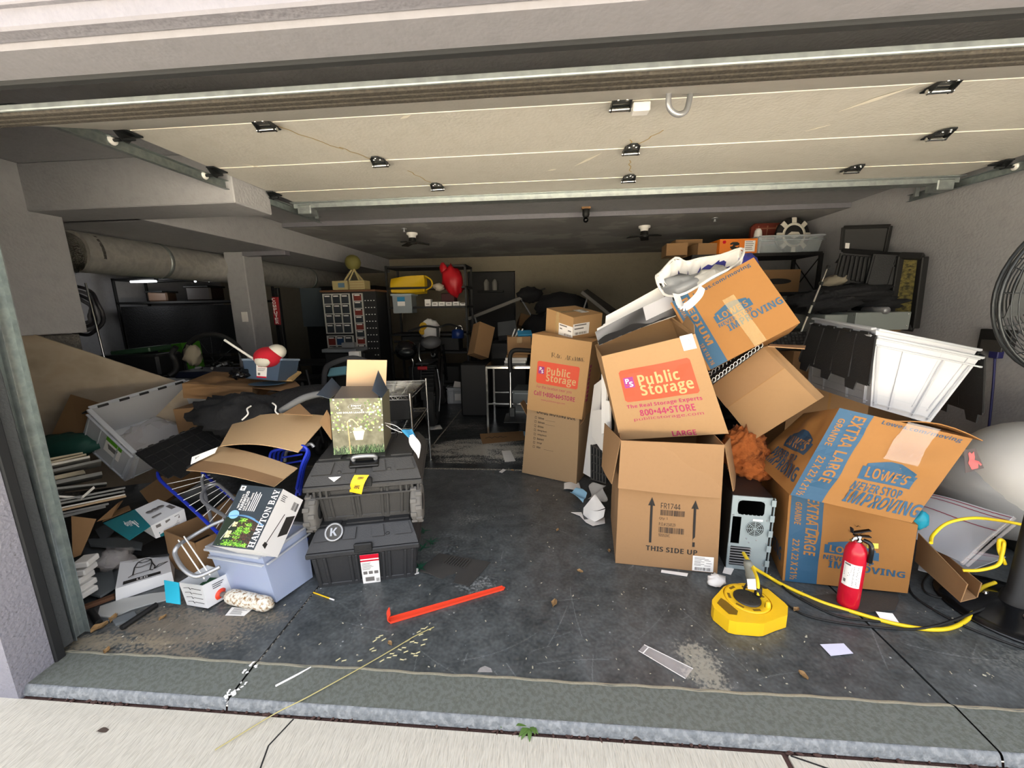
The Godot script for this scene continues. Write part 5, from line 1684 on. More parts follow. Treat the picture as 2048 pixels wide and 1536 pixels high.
	b.patch(face([v(2.586,1.799,-3.85),v(3.107,1.751,-3.7),v(3.117,1.793,-3.72),v(2.634,1.85,-3.87)]), 1, 1, 0.1)
	lone("ribbed_mat", b, mats["black"], "black mat whose edge shows just under the framed panel", "mat")
	var pf = [v(2.889,1.205,-3.62),v(2.995,1.181,-3.5),v(2.971,1.74,-3.5),v(2.893,1.763,-3.62)]
	o = thing("picture_frame", "deep black picture frame with a mottled yellow picture leaning on the right wall", "picture frame", cent(pf))
	l = loc(pf, o.position)
	b = MB.new()
	for i in 4: b.bar(l[i], l[(i + 1) % 4], 0.05, 0.05, v(0, 0.1, 1), 0.006)
	part(o, "frame", b, mats["black"])
	b = MB.new()
	b.patch(face(l), 1, 1, 0.01)
	part(o, "picture", b, tri(mat("picture ochre", "6b6134", 0.8), ntex(0.03, 57, [[0.0, 0.42, 0.58, 1.0], [Color(0.25, 0.25, 0.25), Color(0.6, 0.6, 0.55), Color(1, 1, 0.9), Color(1.2, 1.1, 0.8)]]), null, 2.0))
	b = MB.new()
	b.patch(face([v(2.809,1.154,-3.5),v(2.858,1.165,-3.45),v(2.885,1.202,-3.5),v(2.827,1.239,-3.5)]), 1, 1, 0.004)
	lone("cardboard_scrap", b, mats["card"], "torn tan cardboard scrap at the foot of the framed picture", "cardboard")
	o = thing("chrome_pole", "thin chrome and black telescopic pole standing aslant behind the heap", "pole", v(1.952,1.206,-3.2))
	var a = Vector3.ZERO
	var z: Vector3 = v(2.144,1.672,-3.3) - o.position
	b = MB.new()
	b.tube([z * -0.35, z * 0.4], 0.009, 8); b.tube([z * 0.4, z * 0.72], 0.007, 8); b.tube([z * 0.72, z], 0.005, 8)
	part(o, "tube", b, mats["chrome"])
	b = MB.new()
	for t in [0.22, 0.4, 0.72, 0.98]: b.tube([z * (t - 0.025), z * (t + 0.025)], 0.012, 10)
	part(o, "collar", b, mats["black"])
	# shelf unit at the far right with its load
	var so = v(2.3, 0, -4.95)
	o = thing("shelf_unit", "black metal shelf unit at the far right wall loaded with boxes", "shelf unit", so)
	for y in [1.92, 1.5, 1.05, 0.5, 0.08]:
		b = MB.new()
		b.box(at(v(0, y, 0)), v(1.36, 0.035, 0.5), 0.003)
		part(o, "shelf", b, mats["black"])
	for sx in [-1, 1]:
		for sz in [-1, 1]:
			b = MB.new()
			b.box(at(v(sx * 0.67, 0.96, sz * 0.24)), v(0.035, 1.92, 0.035), 0.002)
			part(o, "post", b, mats["black"])
	for s in [-1, 1]:
		b = MB.new()
		b.bar(v(0.67, 1.5, 0.24 * s), v(0.67, 1.9, -0.24 * s), 0.012, 0.004)
		part(o, "brace", b, mats["black"])
	b = MB.new()
	b.box(at(v(0.67, 1.44, 0.262), v(0, 0, PI / 4)), v(0.055, 0.055, 0.003))
	part(o, "warning_tag", b, mat("tag amber", "a8851e", 0.6), "small amber diamond tag")
	var top = 1.9375
	var rr = carton_at("orange branded electronics box with a white label on the top shelf at right", "boxes on the top shelf", v(2.08, top, -4.8), v(0.4, 0.15, 0.26), 0.05, mat("box orange", "e07a1e", 0.6))
	sticker(rr[0], rr[1][0], [0.66, 0.14, 0.94, 0.9], "label_sticker", 5, false)
	b = MB.new()
	inkpoly(b, rr[1][0], [0.28, 0.3, 0.34, 0.22, 0.46, 0.22, 0.52, 0.3, 0.52, 0.6, 0.46, 0.76, 0.34, 0.76, 0.28, 0.6], 0.001)
	part(rr[0], "dark_emblem", b, mats["ink black"])
	b = MB.new()
	inkpoly(b, rr[1][0], [0.09, 0.1, 0.15, 0.1, 0.17, 0.2, 0.15, 0.32, 0.09, 0.32, 0.07, 0.2], 0.001)
	part(rr[0], "red_dot", b, mats["red gloss"])
	carton_at("brown carton with shiny tape on the top shelf, left of the orange box", "boxes on the top shelf", v(1.78, top, -4.86), v(0.24, 0.12, 0.3), 0.1, mats["card dark"])
	carton_at("taller brown carton on the top shelf, behind the taped one", "boxes on the top shelf", v(1.66, top, -5.05), v(0.3, 0.2, 0.2), 0.0, mats["card dark"])
	carton_at("plain brown carton at the left end of the top shelf", "boxes on the top shelf", v(1.47, top, -4.86), v(0.22, 0.13, 0.3), -0.1, mats["card dark"])
	var bin: Array = tote("clear_bin", "clear open bin on the top shelf holding the round black and white plush", "", [v(2.32, top, -5.0), v(2.94, top, -5.0), v(2.3, top + 0.17, -5.03), v(2.97, top + 0.17, -5.03), v(2.32, top, -4.72), v(2.94, top, -4.72), v(2.3, top + 0.17, -4.7), v(2.97, top + 0.17, -4.7)], "bin clear", false)
	b = MB.new()
	var ro = v(2.72, top + 0.19, -4.84)
	var rt = at(ro, v(PI / 2 - 0.1, 0.12, 0))
	b.lathe(rt, [[0.0, 0.03], [0.12, 0.03], [0.18, 0.025], [0.195, 0.0], [0.18, -0.025], [0.0, -0.03]], 40)
	var chip = lone("round_cushion", b, mats["black"], "round black and white cushion like a gaming chip standing in the clear bin", "cushion")
	b = MB.new()
	b.lathe(rt, [[0.105, 0.031], [0.105, 0.036], [0.13, 0.036], [0.13, 0.03]], 40)
	for k in 8:
		var an = TAU * k / 8
		b.box(rt * at(v(0.158 * cos(an), 0.024, -0.158 * sin(an)), v(0, an, 0)), v(0.06, 0.02, 0.05), 0.004)
	b.prism([rt * v(-0.08, 0.031, 0.0), rt * v(0.0, 0.031, 0.035), rt * v(0.08, 0.031, 0.01), rt * v(0.05, 0.031, -0.03), rt * v(-0.03, 0.031, -0.035)], rt.basis.y * 0.004)
	part(chip, "white_patch", b, mat("felt white", "c9c5b8", 0.9))
	b = MB.new()
	b.lathe(at(v(2.38, top, -4.88)), [[0.0, 0.0], [0.035, 0.0], [0.04, 0.05], [0.04, 0.22], [0.034, 0.26], [0.02, 0.28], [0.0, 0.285]], 18)
	lone("white_bottle", b, mats["white plastic"], "white rounded bottle standing at the left end of the clear bin", "bottle")
	b = MB.new()
	var pl = at(v(2.62, top + 0.2, -5.14), v(0.1, 0, 0))
	b.box(pl, v(0.42, 0.36, 0.12), 0.04)
	var pb = lone("plaid_bag", b, mat("plaid red", "6e2a1c", 0.85), "dark red checked bag behind the round cushion on the top shelf", "bag")
	b = MB.new()
	for k in 4:
		b.box(pl * at(v(-0.15 + 0.1 * k, 0, 0.061)), v(0.012, 0.3, 0.002))
		b.box(pl * at(v(0, -0.12 + 0.08 * k, 0.061)), v(0.36, 0.012, 0.002))
	part(pb, "check_line", b, mat("plaid line", "8e5a44", 0.85))
	rr = carton_at("brown document carton with a dark oval emblem on the second shelf", "", v(2.52, 1.5175, -4.86), v(0.5, 0.24, 0.34), 0.06, mats["card dark"])
	b = MB.new()
	var ov = []
	for k in 20:
		ov.append(0.52 + 0.3 * cos(TAU * k / 20)); ov.append(0.52 + 0.13 * sin(TAU * k / 20))
	inkpoly(b, rr[1][0], ov, 0.001)
	write(b, rr[1][0], "SMALL", [0.04, 0.55, 0.1, 0.95], 3)
	part(rr[0], "dark_emblem", b, mats["ink black"])
	b = MB.new()
	b.ball(at(v(2.6, 1.2, -4.85)), v(0.2, 0.18, 0.17), 18, crumple(58, 0.4, 2.0))
	lone("garment_bag", b, mats["black cloth"], "black stuffed bag on the third shelf below the document carton", "bag")
	b = MB.new()
	b.ball(at(v(2.25, 0.66, -4.85)), v(0.3, 0.16, 0.2), 18, crumple(59, 0.4, 2.0))
	lone("garment_bag", b, mats["black cloth"], "black stuffed bag on the lower shelf behind the right heap", "bag")

# ---------------------------------------------------------------- the heap on the left
func slab(called, label, category, group, pts, thick, m):
	# a stiff sheet from world corners (counterclockwise seen from its top), given real thickness
	var o = thing(called, label, category, cent(pts), group)
	var b = MB.new()
	var l = loc(pts, o.position)
	var n: Vector3 = (l[1] - l[0]).cross(l[2] - l[0]).normalized()
	b.prism(l, n * thick)
	part(o, "sheet", b, m)
	return o
func disc_img(im: Image, cx, cy, r, c: Color):
	for y in range(maxi(0, int(cy - r)), mini(im.get_height(), int(cy + r + 1))):
		for x in range(maxi(0, int(cx - r)), mini(im.get_width(), int(cx + r + 1))):
			if Vector2(x - cx, y - cy).length() <= r: im.set_pixel(x, y, im.get_pixel(x, y).lerp(c, c.a))
func stroke_img(im: Image, a: Vector2, b: Vector2, r, c: Color):
	var n = int(a.distance_to(b)) + 1
	for i in n + 1: disc_img(im, lerpf(a.x, b.x, float(i) / n), lerpf(a.y, b.y, float(i) / n), r, c)
func picture_mat(key, im: Image, rough := 0.4):
	var m = mat(key, Color.WHITE, rough)
	m.albedo_texture = ImageTexture.create_from_image(im)
	return m
func lantern_picture():
	var im = Image.create(220, 250, false, Image.FORMAT_RGB8)
	var nz = noise(0.02, 81, 3)
	for y in 250:
		for x in 220:
			var k = nz.get_noise_2d(x, y) * 0.12
			im.set_pixel(x, y, Color(0.43 + k, 0.42 + k, 0.33 + k))
	for i in 300:
		var p = Vector2(rng.randf() * 220, rng.randf() * 150)
		if Vector2((p.x - 80) / 110, (p.y - 50) / 80).length() < 0.35 + rng.randf() * 0.6: continue
		disc_img(im, p.x, p.y, rng.randf_range(1.5, 5.5), [Color(0.55, 0.72, 0.3, 0.7), Color(0.78, 0.88, 0.55, 0.7), Color(0.3, 0.42, 0.16, 0.7), Color(0.9, 0.97, 0.88, 0.8)][rng.randi() % 4])
	for i in 260:
		var x = rng.randf() * 220
		var a = Vector2(x, 250)
		stroke_img(im, a, a + Vector2(rng.randf_range(-18, 18), -rng.randf_range(10, 42)), 1.0, [Color(0.1, 0.24, 0.1, 0.9), Color(0.2, 0.36, 0.16, 0.9), Color(0.06, 0.14, 0.08, 0.9), Color(0.62, 0.74, 0.52, 0.8)][rng.randi() % 4])
	var cream = Color(0.93, 0.9, 0.78)
	stroke_img(im, Vector2(72, 250), Vector2(66, 105), 2.4, Color(0.72, 0.64, 0.44))
	for i in 14: stroke_img(im, Vector2(66 + i * 2.6, 105 - 14 * sin(i * PI / 13)), Vector2(66 + (i + 1) * 2.6, 105 - 14 * sin((i + 1) * PI / 13)), 2.0, Color(0.82, 0.76, 0.58))
	stroke_img(im, Vector2(102, 105), Vector2(112, 122), 2.0, Color(0.82, 0.76, 0.58))
	for y in range(128, 146):
		var hw = (y - 124) * 1.25
		stroke_img(im, Vector2(112 - hw, y), Vector2(112 + hw, y), 0.6, Color(0.88, 0.8, 0.62))
	for y in range(146, 186):
		var hw = 24 - (y - 146) * 0.22
		stroke_img(im, Vector2(112 - hw, y), Vector2(112 + hw, y), 0.6, Color(1, 0.99, 0.94))
	for s in [-22, -6, 8, 22]: stroke_img(im, Vector2(112 + s, 146), Vector2(112 + s * 0.68, 186), 1.0, cream * 0.8)
	return picture_mat("lantern picture", im)
func garden_picture():
	var im = Image.create(160, 150, false, Image.FORMAT_RGB8)
	for y in 150:
		for x in 160: im.set_pixel(x, y, Color(0.12, 0.17, 0.11))
	for i in 900: disc_img(im, rng.randf_range(70, 160), rng.randf() * 150, rng.randf_range(1, 2.4), [Color(0.32, 0.16, 0.12), Color(0.42, 0.24, 0.18), Color(0.22, 0.11, 0.09)][rng.randi() % 3])
	for c in [[84, 10, 16], [120, 40, 18], [122, 66, 14], [86, 66, 20], [84, 92, 22], [80, 140, 36], [112, 140, 24], [50, 140, 24], [140, 140, 12]]:
		for i in 130: disc_img(im, c[0] + rng.randfn() * c[2] * 0.42, c[1] + rng.randfn() * c[2] * 0.42, rng.randf_range(1.2, 3.0), [Color(0.36, 0.62, 0.12), Color(0.5, 0.76, 0.2), Color(0.22, 0.44, 0.1), Color(0.66, 0.86, 0.34)][rng.randi() % 4])
	for q in [[28, 92, 22, 18], [42, 38, 18, 12]]:
		for y in range(q[1] - q[3], q[1] + q[3]): stroke_img(im, Vector2(q[0] + 4, y), Vector2(q[0] + q[2] + 4, y - 3), 0.6, Color(0.92, 0.86, 0.62))
		stroke_img(im, Vector2(q[0] - 8, q[1] + q[3] + 10), Vector2(q[0] + 6, q[1] - q[3] - 4), 1.8, Color(0.75, 0.75, 0.72))
		stroke_img(im, Vector2(q[0] + q[2], q[1]), Vector2(150, q[1] + 6), 2.4, Color(0.28, 0.22, 0.18))
	return picture_mat("garden picture", im)

func chest(called, label, base: Transform3D, w, h, d, wheels: bool):
	var o = thing(called, label, "tool chest", base.origin)
	o.basis = base.basis
	var m = mats["tool plastic"] if wheels else mats["tool plastic dark"]
	var hb: float = h * 0.58
	var b = MB.new()
	var cor = func(k, y, q): return [v(-w / 2 * k, y, -d / 2 * q), v(w / 2 * k, y, -d / 2 * q), v(-w / 2 * k, y, d / 2 * q), v(w / 2 * k, y, d / 2 * q)]
	var lo = cor.call(0.74 if wheels else 0.86, 0.0, 0.88)
	var hi = cor.call(0.8 if wheels else 0.92, hb, 0.94)
	b.hexa([lo[0], lo[1], hi[0], hi[1], lo[2], lo[3], hi[2], hi[3]])
	var ff = face([lo[2], lo[3], hi[3], hi[2]])
	for u in [0.03, 0.12, 0.36, 0.42, 0.68, 0.74, 0.9, 0.97]: b.bar(ff.call(u, 0.98), ff.call(u, 0.04), 0.016, 0.014, v(0, 0, 1), 0.003)
	b.bar(ff.call(0.0, 0.97), ff.call(1.0, 0.97), 0.03, 0.012, v(0, 0, 1), 0.003)
	var fs = face([lo[3], lo[1], hi[1], hi[3]])
	for u in [0.04, 0.3, 0.7, 0.96]: b.bar(fs.call(u, 0.98), fs.call(u, 0.04), 0.016, 0.014, v(1, 0, 0), 0.003)
	part(o, "tub", b, m)
	b = MB.new()
	b.box(at(v(0, hb + 0.012, 0)), v(w, 0.028, d), 0.005)
	if wheels:
		for i in 8: b.box(at(v((-0.46 + 0.05 * i + (0.57 if i > 3 else 0.0)) * w, hb - 0.018, d * 0.475)), v(0.012, 0.04, 0.03), 0.002)
		b.box(at(v(0, hb - 0.036, d * 0.485)), v(w * 0.94, 0.01, 0.02), 0.002)
	part(o, "rim", b, m)
	b = MB.new()
	var y0 = hb + 0.03
	var a = cor.call(0.98, y0, 0.97)
	var c = cor.call(0.93, y0 + h * 0.12, 0.86)
	var e = cor.call(0.84, h - 0.01, 0.68)
	b.hexa([a[0], a[1], c[0], c[1], a[2], a[3], c[2], c[3]])
	b.hexa([c[0], c[1], e[0], e[1], c[2], c[3], e[2], e[3]])
	var lf = face([c[2], c[3], e[3], e[2]])
	for q in [[0.03, 0.2], [0.3, 0.42], [0.58, 0.7], [0.8, 0.97]]: b.patch(sub(lifted(lf, 0.01), q[0], 0.1, q[1], 0.95), 1, 1, 0.012)
	var tf = face([e[2], e[3], e[1], e[0]])
	for q in [[0.02, 0.24], [0.3, 0.7], [0.76, 0.98]]: b.patch(sub(lifted(tf, 0.008), q[0], 0.06, q[1], 0.94), 1, 1, 0.01)
	for u in [0.27, 0.73]: b.bar(tf.call(u, 0.02), lf.call(u, 0.9), 0.022, 0.02, v(0, 1, 1), 0.004)
	part(o, "lid", b, m)
	b = MB.new()
	b.box(at(v(0, y0 + 0.004, d * 0.49)), v(0.09, 0.05, 0.02), 0.005)
	part(o, "latch", b, mats["black plastic"])
	if wheels:
		b = MB.new()
		var hp: Vector3 = lf.call(0.5, 0.18)
		b.box(at(hp + v(0, 0.0, 0.01), v(0.5, 0, 0)), v(0.15, 0.02, 0.06), 0.004)
		part(o, "handle_base", b, mats["black gloss"])
		b = MB.new()
		b.tube(smooth_path([hp + v(-0.055, 0.01, 0.0), hp + v(-0.05, 0.036, 0.012), hp + v(0.05, 0.036, 0.012), hp + v(0.055, 0.01, 0.0)], 3), 0.011, 8)
		part(o, "handle", b, mats["silver paint"])
		for s in [-1, 1]:
			b = MB.new()
			var wt = at(v(s * w * 0.44, 0.06, d * 0.43), v(0, 0, PI / 2))
			b.lathe(wt, [[0.03, -0.026], [0.088, -0.03], [0.1, -0.02], [0.1, 0.02], [0.088, 0.03], [0.03, 0.026]], 26)
			for k in 18: b.box(wt * at(v(0.102 * cos(TAU * k / 18), 0.013 * (1 if k % 2 else -1), -0.102 * sin(TAU * k / 18)), v(0, TAU * k / 18, 0)), v(0.012, 0.032, 0.022), 0.002)
			var wp = part(o, "wheel", b, tri(mat("tyre grey", "6a6864", 0.85), null, null))
			b = MB.new()
			b.lathe(wt, [[0.0, -0.03], [0.045, -0.028], [0.05, 0.0], [0.045, 0.028], [0.0, 0.03]], 16)
			part(wp, "hub", b, mats["black plastic"])
	else:
		b = MB.new()
		var ec: Vector3 = lf.call(0.2, 0.35)
		var nn: Vector3 = (lf.call(1, 1) - lf.call(0, 1)).cross(lf.call(0, 0) - lf.call(0, 1)).normalized()
		var et = Transform3D(Basis(Vector3.RIGHT, nn, Vector3.RIGHT.cross(nn)), ec + nn * 0.014)
		b.lathe(et, [[0.036, 0.0], [0.036, 0.003], [0.046, 0.003], [0.046, 0.0]], 32)
		var kf = func(u, q): return et * v(-0.03 + 0.06 * u, 0.002, -0.022 + 0.044 * q)
		part(o, "round_badge", b, mats["silver paint"])
		b = MB.new()
		b.lathe(et, [[0.036, 0.0], [0.0, 0.0008]], 24)
		part(o, "badge_field", b, mat("badge grey", "3c3b39", 0.6))
		b = MB.new()
		write(b, kf, "K", [0.22, 0.05, 0.78, 0.95])
		part(o, "badge_letter", b, mats["silver paint"])
		b = MB.new()
		ink(b, ff, 0.46, 0.02, 0.64, 1.02, 1, 1, 0.016)
		var lp = part(o, "product_label", b, mats["paper"], "white and red product label")
		b = MB.new()
		ink(b, ff, 0.46, 0.02, 0.64, 0.16, 1, 1, 0.017); ink(b, ff, 0.46, 0.2, 0.64, 0.25, 1, 1, 0.017)
		part(lp, "red_band", b, mats["red gloss"])
		b = MB.new()
		lines(b, ff, 0.47, 0.3, 0.6, 0.55, 6, 0.017)
		for i in 3: ink(b, ff, 0.475 + i * 0.055, 0.58, 0.515 + i * 0.055, 0.68, 1, 1, 0.017)
		ink(b, ff, 0.49, 0.78, 0.58, 0.92, 1, 1, 0.017)
		barcode(b, ff, 0.6, 0.84, 0.635, 0.95, 6, 0.017)
		part(lp, "label_print", b, mats["ink grey"])
	return o

func build_left():
	var b
	var o
	var l
	var r
	var f
	slab("plywood_sheet", "large pale plywood sheet leaning at the left, behind the open clear tote", "board", "", [v(-4.088,0.097,-2.25),v(-3.069,0.077,-2.75),v(-2.76,0.808,-2.88),v(-3.771,1.44,-2.32)], 0.014, mats["plywood"])
	o = slab("cardboard_sheet", "dark brown cardboard piece standing behind the left end of the clear tote", "cardboard", "", [v(-3.355,0.577,-2.3),v(-3.042,0.539,-2.25),v(-2.973,0.815,-2.35),v(-3.28,0.861,-2.42)], 0.005, mats["card dark"])
	# clear tote with spread black lids
	var c = [v(-3.001,0.631,-2.879),v(-2.703,0.368,-2.853),v(-2.79,0.882,-2.808),v(-2.488,0.609,-2.782),v(-3.118,0.56,-2.288),v(-2.819,0.297,-2.261),v(-2.897,0.812,-2.217),v(-2.609,0.533,-2.191)]
	r = tote("storage_tote", "open clear tote lying aslant on the left heap, black lid flaps spread", "", c)
	o = r[0]
	l = r[1]
	lid_flap(o, loc([v(-2.58,0.542,-2.16),v(-2.343,0.66,-2.62),v(-2.093,0.6,-2.5),v(-2.189,0.46,-1.98)], o.position), 3, 9, 4)
	var lf = (l[2] - l[3]).normalized() * 0.1 + v(0, -0.1, 0)
	lid_flap(o, [l[2], l[6], l[6] + lf, l[2] + lf], 4, 5, 1)
	f = face(fan(l, 0))
	b = MB.new()
	ink(b, f, 0.45, 0.2, 0.78, 0.62, 1, 1, 0.006)
	var tl = part(o, "product_label", b, mats["paper"], "white and green product label")
	b = MB.new()
	ink(b, f, 0.45, 0.2, 0.78, 0.32, 1, 1, 0.007)
	part(tl, "green_band", b, mat("label green", "5fae22", 0.5))
	b = MB.new()
	inkpoly(b, f, [0.5, 0.38, 0.72, 0.38, 0.68, 0.5, 0.54, 0.5], 0.007)
	part(tl, "label_picture", b, mats["ink grey"])
	b = MB.new()
	b.ball(at(cent(l) - (l[2] - l[0]) * 0.42, v(0.18, 0, -0.7)), v(0.17, 0.03, 0.25), 24, crumple(91, 0.5, 4.0))
	part(o, "bubble_wrap", b, mats["clear film"])
	b = MB.new()
	b.ball(at(v(-3.197,0.537,-2.25), v(0, 0, 0.1)), v(0.26, 0.09, 0.14), 20, crumple(92, 0.4, 2.5))
	lone("green_bag", b, mat("dark green", "14463a", 0.7), "dark green fabric bag beneath the brown cardboard at the left edge", "bag")
	# stack of thin boards by the door track, seen on edge
	var bl = ["second board of the stack", "third"]
	var rows = [[v(-2.548,0.673,-1.72), v(-2.699,0.606,-1.98), 0.010, 0, "topmost short cream board in the stack of boards by the door track"], [v(-2.547,0.654,-1.72), v(-2.679,0.597,-1.98), 0.010, 0, "second short cream board from the top of the board stack"],
		[v(-2.548,0.641,-1.72), v(-2.66,0.581,-1.98), 0.012, 1, "brightest white board near the top of the board stack"], [v(-2.548,0.607,-1.72), v(-2.643,0.544,-2.02), 0.014, 2, "long grey bowed board in the upper part of the board stack"],
		[v(-2.548,0.577,-1.72), v(-2.693,0.506,-1.96), 0.008, 0, "upper one of two short cream boards midway in the board stack"], [v(-2.549,0.563,-1.72), v(-2.687,0.49,-1.96), 0.016, 0, "thicker lower one of two short cream boards midway in the board stack"],
		[v(-2.549,0.538,-1.72), v(-2.631,0.467,-2), 0.02, 2, "grey board with shiny film under the two short cream boards"], [v(-2.548,0.51,-1.72), v(-2.589,0.417,-1.98), 0.012, 2, "grey board below the film-wrapped one in the board stack"],
		[v(-2.551,0.465,-1.72), v(-2.537,0.418,-1.8), 0.012, 1, "short white frame piece sticking out of the board stack"], [v(-2.546,0.442,-1.72), v(-2.5,0.381,-2), 0.011, 2, "uppermost of the four long boards low in the board stack"],
		[v(-2.547,0.425,-1.72), v(-2.509,0.358,-2), 0.011, 2, "second of the four long boards low in the board stack"], [v(-2.547,0.402,-1.72), v(-2.51,0.338,-2), 0.008, 1, "white-edged long board low in the board stack"],
		[v(-2.548,0.387,-1.72), v(-2.506,0.326,-2), 0.012, 3, "tan-edged long board, lowest of the four long ones"], [v(-2.551,0.367,-1.72), v(-2.528,0.319,-1.92), 0.011, 2, "shorter grey board under the long ones in the board stack"], [v(-2.553,0.347,-1.72), v(-2.552,0.299,-1.92), 0.016, 2, "bottom grey board of the board stack"]]
	var edge = [mat("board cream", "c9bfa6", 0.7), mat("board white", "e8e4da", 0.6), mat("board grey", "8f8f8b", 0.7), mat("board tan", "c0a582", 0.7)]
	for q in rows:
		var p0: Vector3 = q[0]
		var p1: Vector3 = q[1]
		b = MB.new()
		var back = v(-0.3, -0.13, -0.22)
		var po = thing("thin_board", q[4], "board", p1, "")
		var s = v(0, q[2], 0)
		var g = p0 - p1
		b.hexa([g + back, back, g + back + s, back + s, g, Vector3.ZERO, g + s, s])
		part(po, "board", b, edge[q[3]])
	slab("frame_strip", "white angled frame strip lying across the board stack", "strip", "", [v(-2.508,0.432,-1.78),v(-2.501,0.423,-1.78),v(-2.524,0.442,-1.86),v(-2.53,0.454,-1.86)], 0.014, edge[1])
	# cardboard bits below
	slab("cardboard_sheet", "tan cardboard flap under the board stack, next to the door track", "cardboard", "", [v(-2.376,0.2,-1.6),v(-2.356,0.204,-1.62),v(-2.357,0.347,-1.72),v(-2.441,0.384,-1.68)], 0.005, mats["card dark"])
	slab("cardboard_sheet", "narrow bent cardboard strip between the board stack and the teal flap", "cardboard", "", [v(-2.474,0.279,-1.8),v(-2.456,0.27,-1.86),v(-2.47,0.333,-1.95),v(-2.507,0.313,-1.95)], 0.005, mats["card dark"])
	slab("cardboard_sheet", "small flat cardboard piece behind the teal flap", "cardboard", "", [v(-2.515,0.243,-1.86),v(-2.495,0.241,-2),v(-2.553,0.244,-2.04),v(-2.553,0.251,-1.92)], 0.005, mats["card dark"])
	# teal and white camera box with its flap open
	c = [v(-2.321,0.227,-1.863),v(-2.267,0.214,-2.003),v(-2.283,0.333,-1.849),v(-2.29,0.323,-1.989),v(-2.142,0.185,-1.808),v(-2.087,0.172,-1.948),v(-2.142,0.269,-1.794),v(-2.074,0.296,-1.934)]
	r = crate("camera_box", "white and teal product box with a long teal flap, left of the blue rack", "box", "", c, mat("box white", "e4e5e6", 0.5), 0)
	o = r[0]
	l = r[2]
	b = MB.new()
	var tq = loc([v(-2.324,0.325,-1.72),v(-2.041,0.313,-1.6),v(-2.053,0.317,-1.72),v(-2.284,0.333,-1.85)], o.position)
	b.patch(face(tq), 2, 2, 0.003)
	var fp = part(o, "lid_flap", b, mat("teal", "0f6f78", 0.5), "teal flap")
	b = MB.new()
	var tf = face([tq[1], tq[2], tq[3], tq[0]])
	write(b, tf, "blip", [0.38, 0.3, 0.62, 0.62], 2)
	ink(b, tf, 0.62, 0.45, 0.66, 0.8); ink(b, tf, 0.69, 0.45, 0.72, 0.7)
	part(fp, "white_lettering", b, mats["paper"])
	b = MB.new()
	f = r[1][3]
	for i in 3: b.lathe(Transform3D(Basis(), f.call(0.3 + i * 0.2, 0.4) + v(0, 0.001, 0)), [[0.0, 0.001], [0.016, 0.001], [0.017, 0.0]], 16)
	ink(b, f, 0.2, 0.66, 0.5, 0.72, 1, 1, 0.001); ink(b, f, 0.8, 0.5, 0.95, 0.75, 1, 1, 0.001)
	f = r[1][0]
	for i in 3: ink(b, f, 0.12 + i * 0.28, 0.12, 0.26 + i * 0.28, 0.32, 1, 1, 0.001)
	lines(b, f, 0.5, 0.42, 0.85, 0.8, 7, 0.001)
	part(o, "grey_print", b, mats["ink grey"])
	b = MB.new()
	ink(b, f, 0.14, 0.66, 0.4, 1.0, 1, 1, 0.001)
	part(o, "teal_square", b, mat("teal", "0f6f78", 0.5))
	# grey slate-like shards
	var sh = [[[v(-2.702,0.1,-1.906),v(-2.536,0.1,-1.931),v(-2.332,0.1,-1.891),v(-2.276,0.1,-1.832),v(-2.617,0.1,-1.851)], "long grey-blue shard under the teal flap"], [[v(-2.734,0.05,-1.895),v(-2.554,0.05,-1.881),v(-2.416,0.05,-1.752),v(-2.597,0.05,-1.794)], "grey shard beside the crumpled film at the left"],
		[[v(-2.468,0.03,-1.693),v(-2.362,0.03,-1.74),v(-2.205,0.03,-1.623),v(-2.208,0.03,-1.551),v(-2.308,0.03,-1.57)], "broad grey shard in front of the white foam blocks"], [[v(-2.361,0.02,-1.713),v(-2.346,0.02,-1.763),v(-2.226,0.02,-1.65),v(-2.233,0.02,-1.612)], "small grey shard left of the line-drawing box"],
		[[v(-2.809,0.08,-2.029),v(-2.827,0.08,-2.146),v(-2.736,0.08,-2.114),v(-2.61,0.08,-1.906)], "steep grey shard under the board stack"], [[v(-2.014,0.012,-1.436),v(-1.958,0.012,-1.489),v(-1.909,0.012,-1.461),v(-1.965,0.012,-1.41)], "bluish grey shard in front of the long grey foam piece"]]
	for q in sh:
		var pts = q[0]
		slab("shard", q[1], "shard", "", pts, 0.012, mat("shard grey", "6d7274", 0.7))
	slab("black_sheet", "flat black plastic sheet lying behind the line-drawing box, right of the shards", "panel", "", [v(-2.338,0.07,-1.826),v(-2.191,0.07,-1.798),v(-1.878,0.07,-1.89),v(-1.953,0.07,-2.005),v(-2.308,0.07,-2.05)], 0.012, mats["black plastic"])
	b = MB.new()
	b.ball(at(v(-2.304,0.12,-1.711)), v(0.08, 0.05, 0.07), 16, crumple(93, 0.7, 3.0))
	lone("plastic_film", b, mats["clear film"], "crumpled clear film between the shards and the line-drawing box", "plastic film")
	for i in 5:
		var p: Vector3 = [v(-2.279,0.202,-1.58), v(-2.301,0.156,-1.58), v(-2.314,0.118,-1.57), v(-2.284,0.092,-1.55), v(-2.26,0.067,-1.53)][i]
		plain("foam_block", ["topmost white foam block beside the door track", "second white foam block from the top beside the door track", "third white foam block from the top beside the door track", "fourth white foam block from the top beside the door track", "lowest white foam block beside the door track"][i], "foam block", "", at(p, v(0, 0.35 - i * 0.1, 0)), v(0.065, 0.03, 0.08), mats["white plastic"], 0.005)
	# white box with a line drawing
	c = [v(-2.274,0.002,-1.705),v(-2.115,0.003,-1.86),v(-2.264,0.105,-1.71),v(-2.146,0.055,-1.86),v(-2.129,0.002,-1.552),v(-1.97,0.003,-1.707),v(-2.122,0.07,-1.557),v(-1.972,0.062,-1.707)]
	r = crate("lamp_box", "flat white box with a black line drawing, lying front left", "box", "", c, mat("box white", "e4e5e6", 0.5), 0)
	o = r[0]
	f = r[1][3]
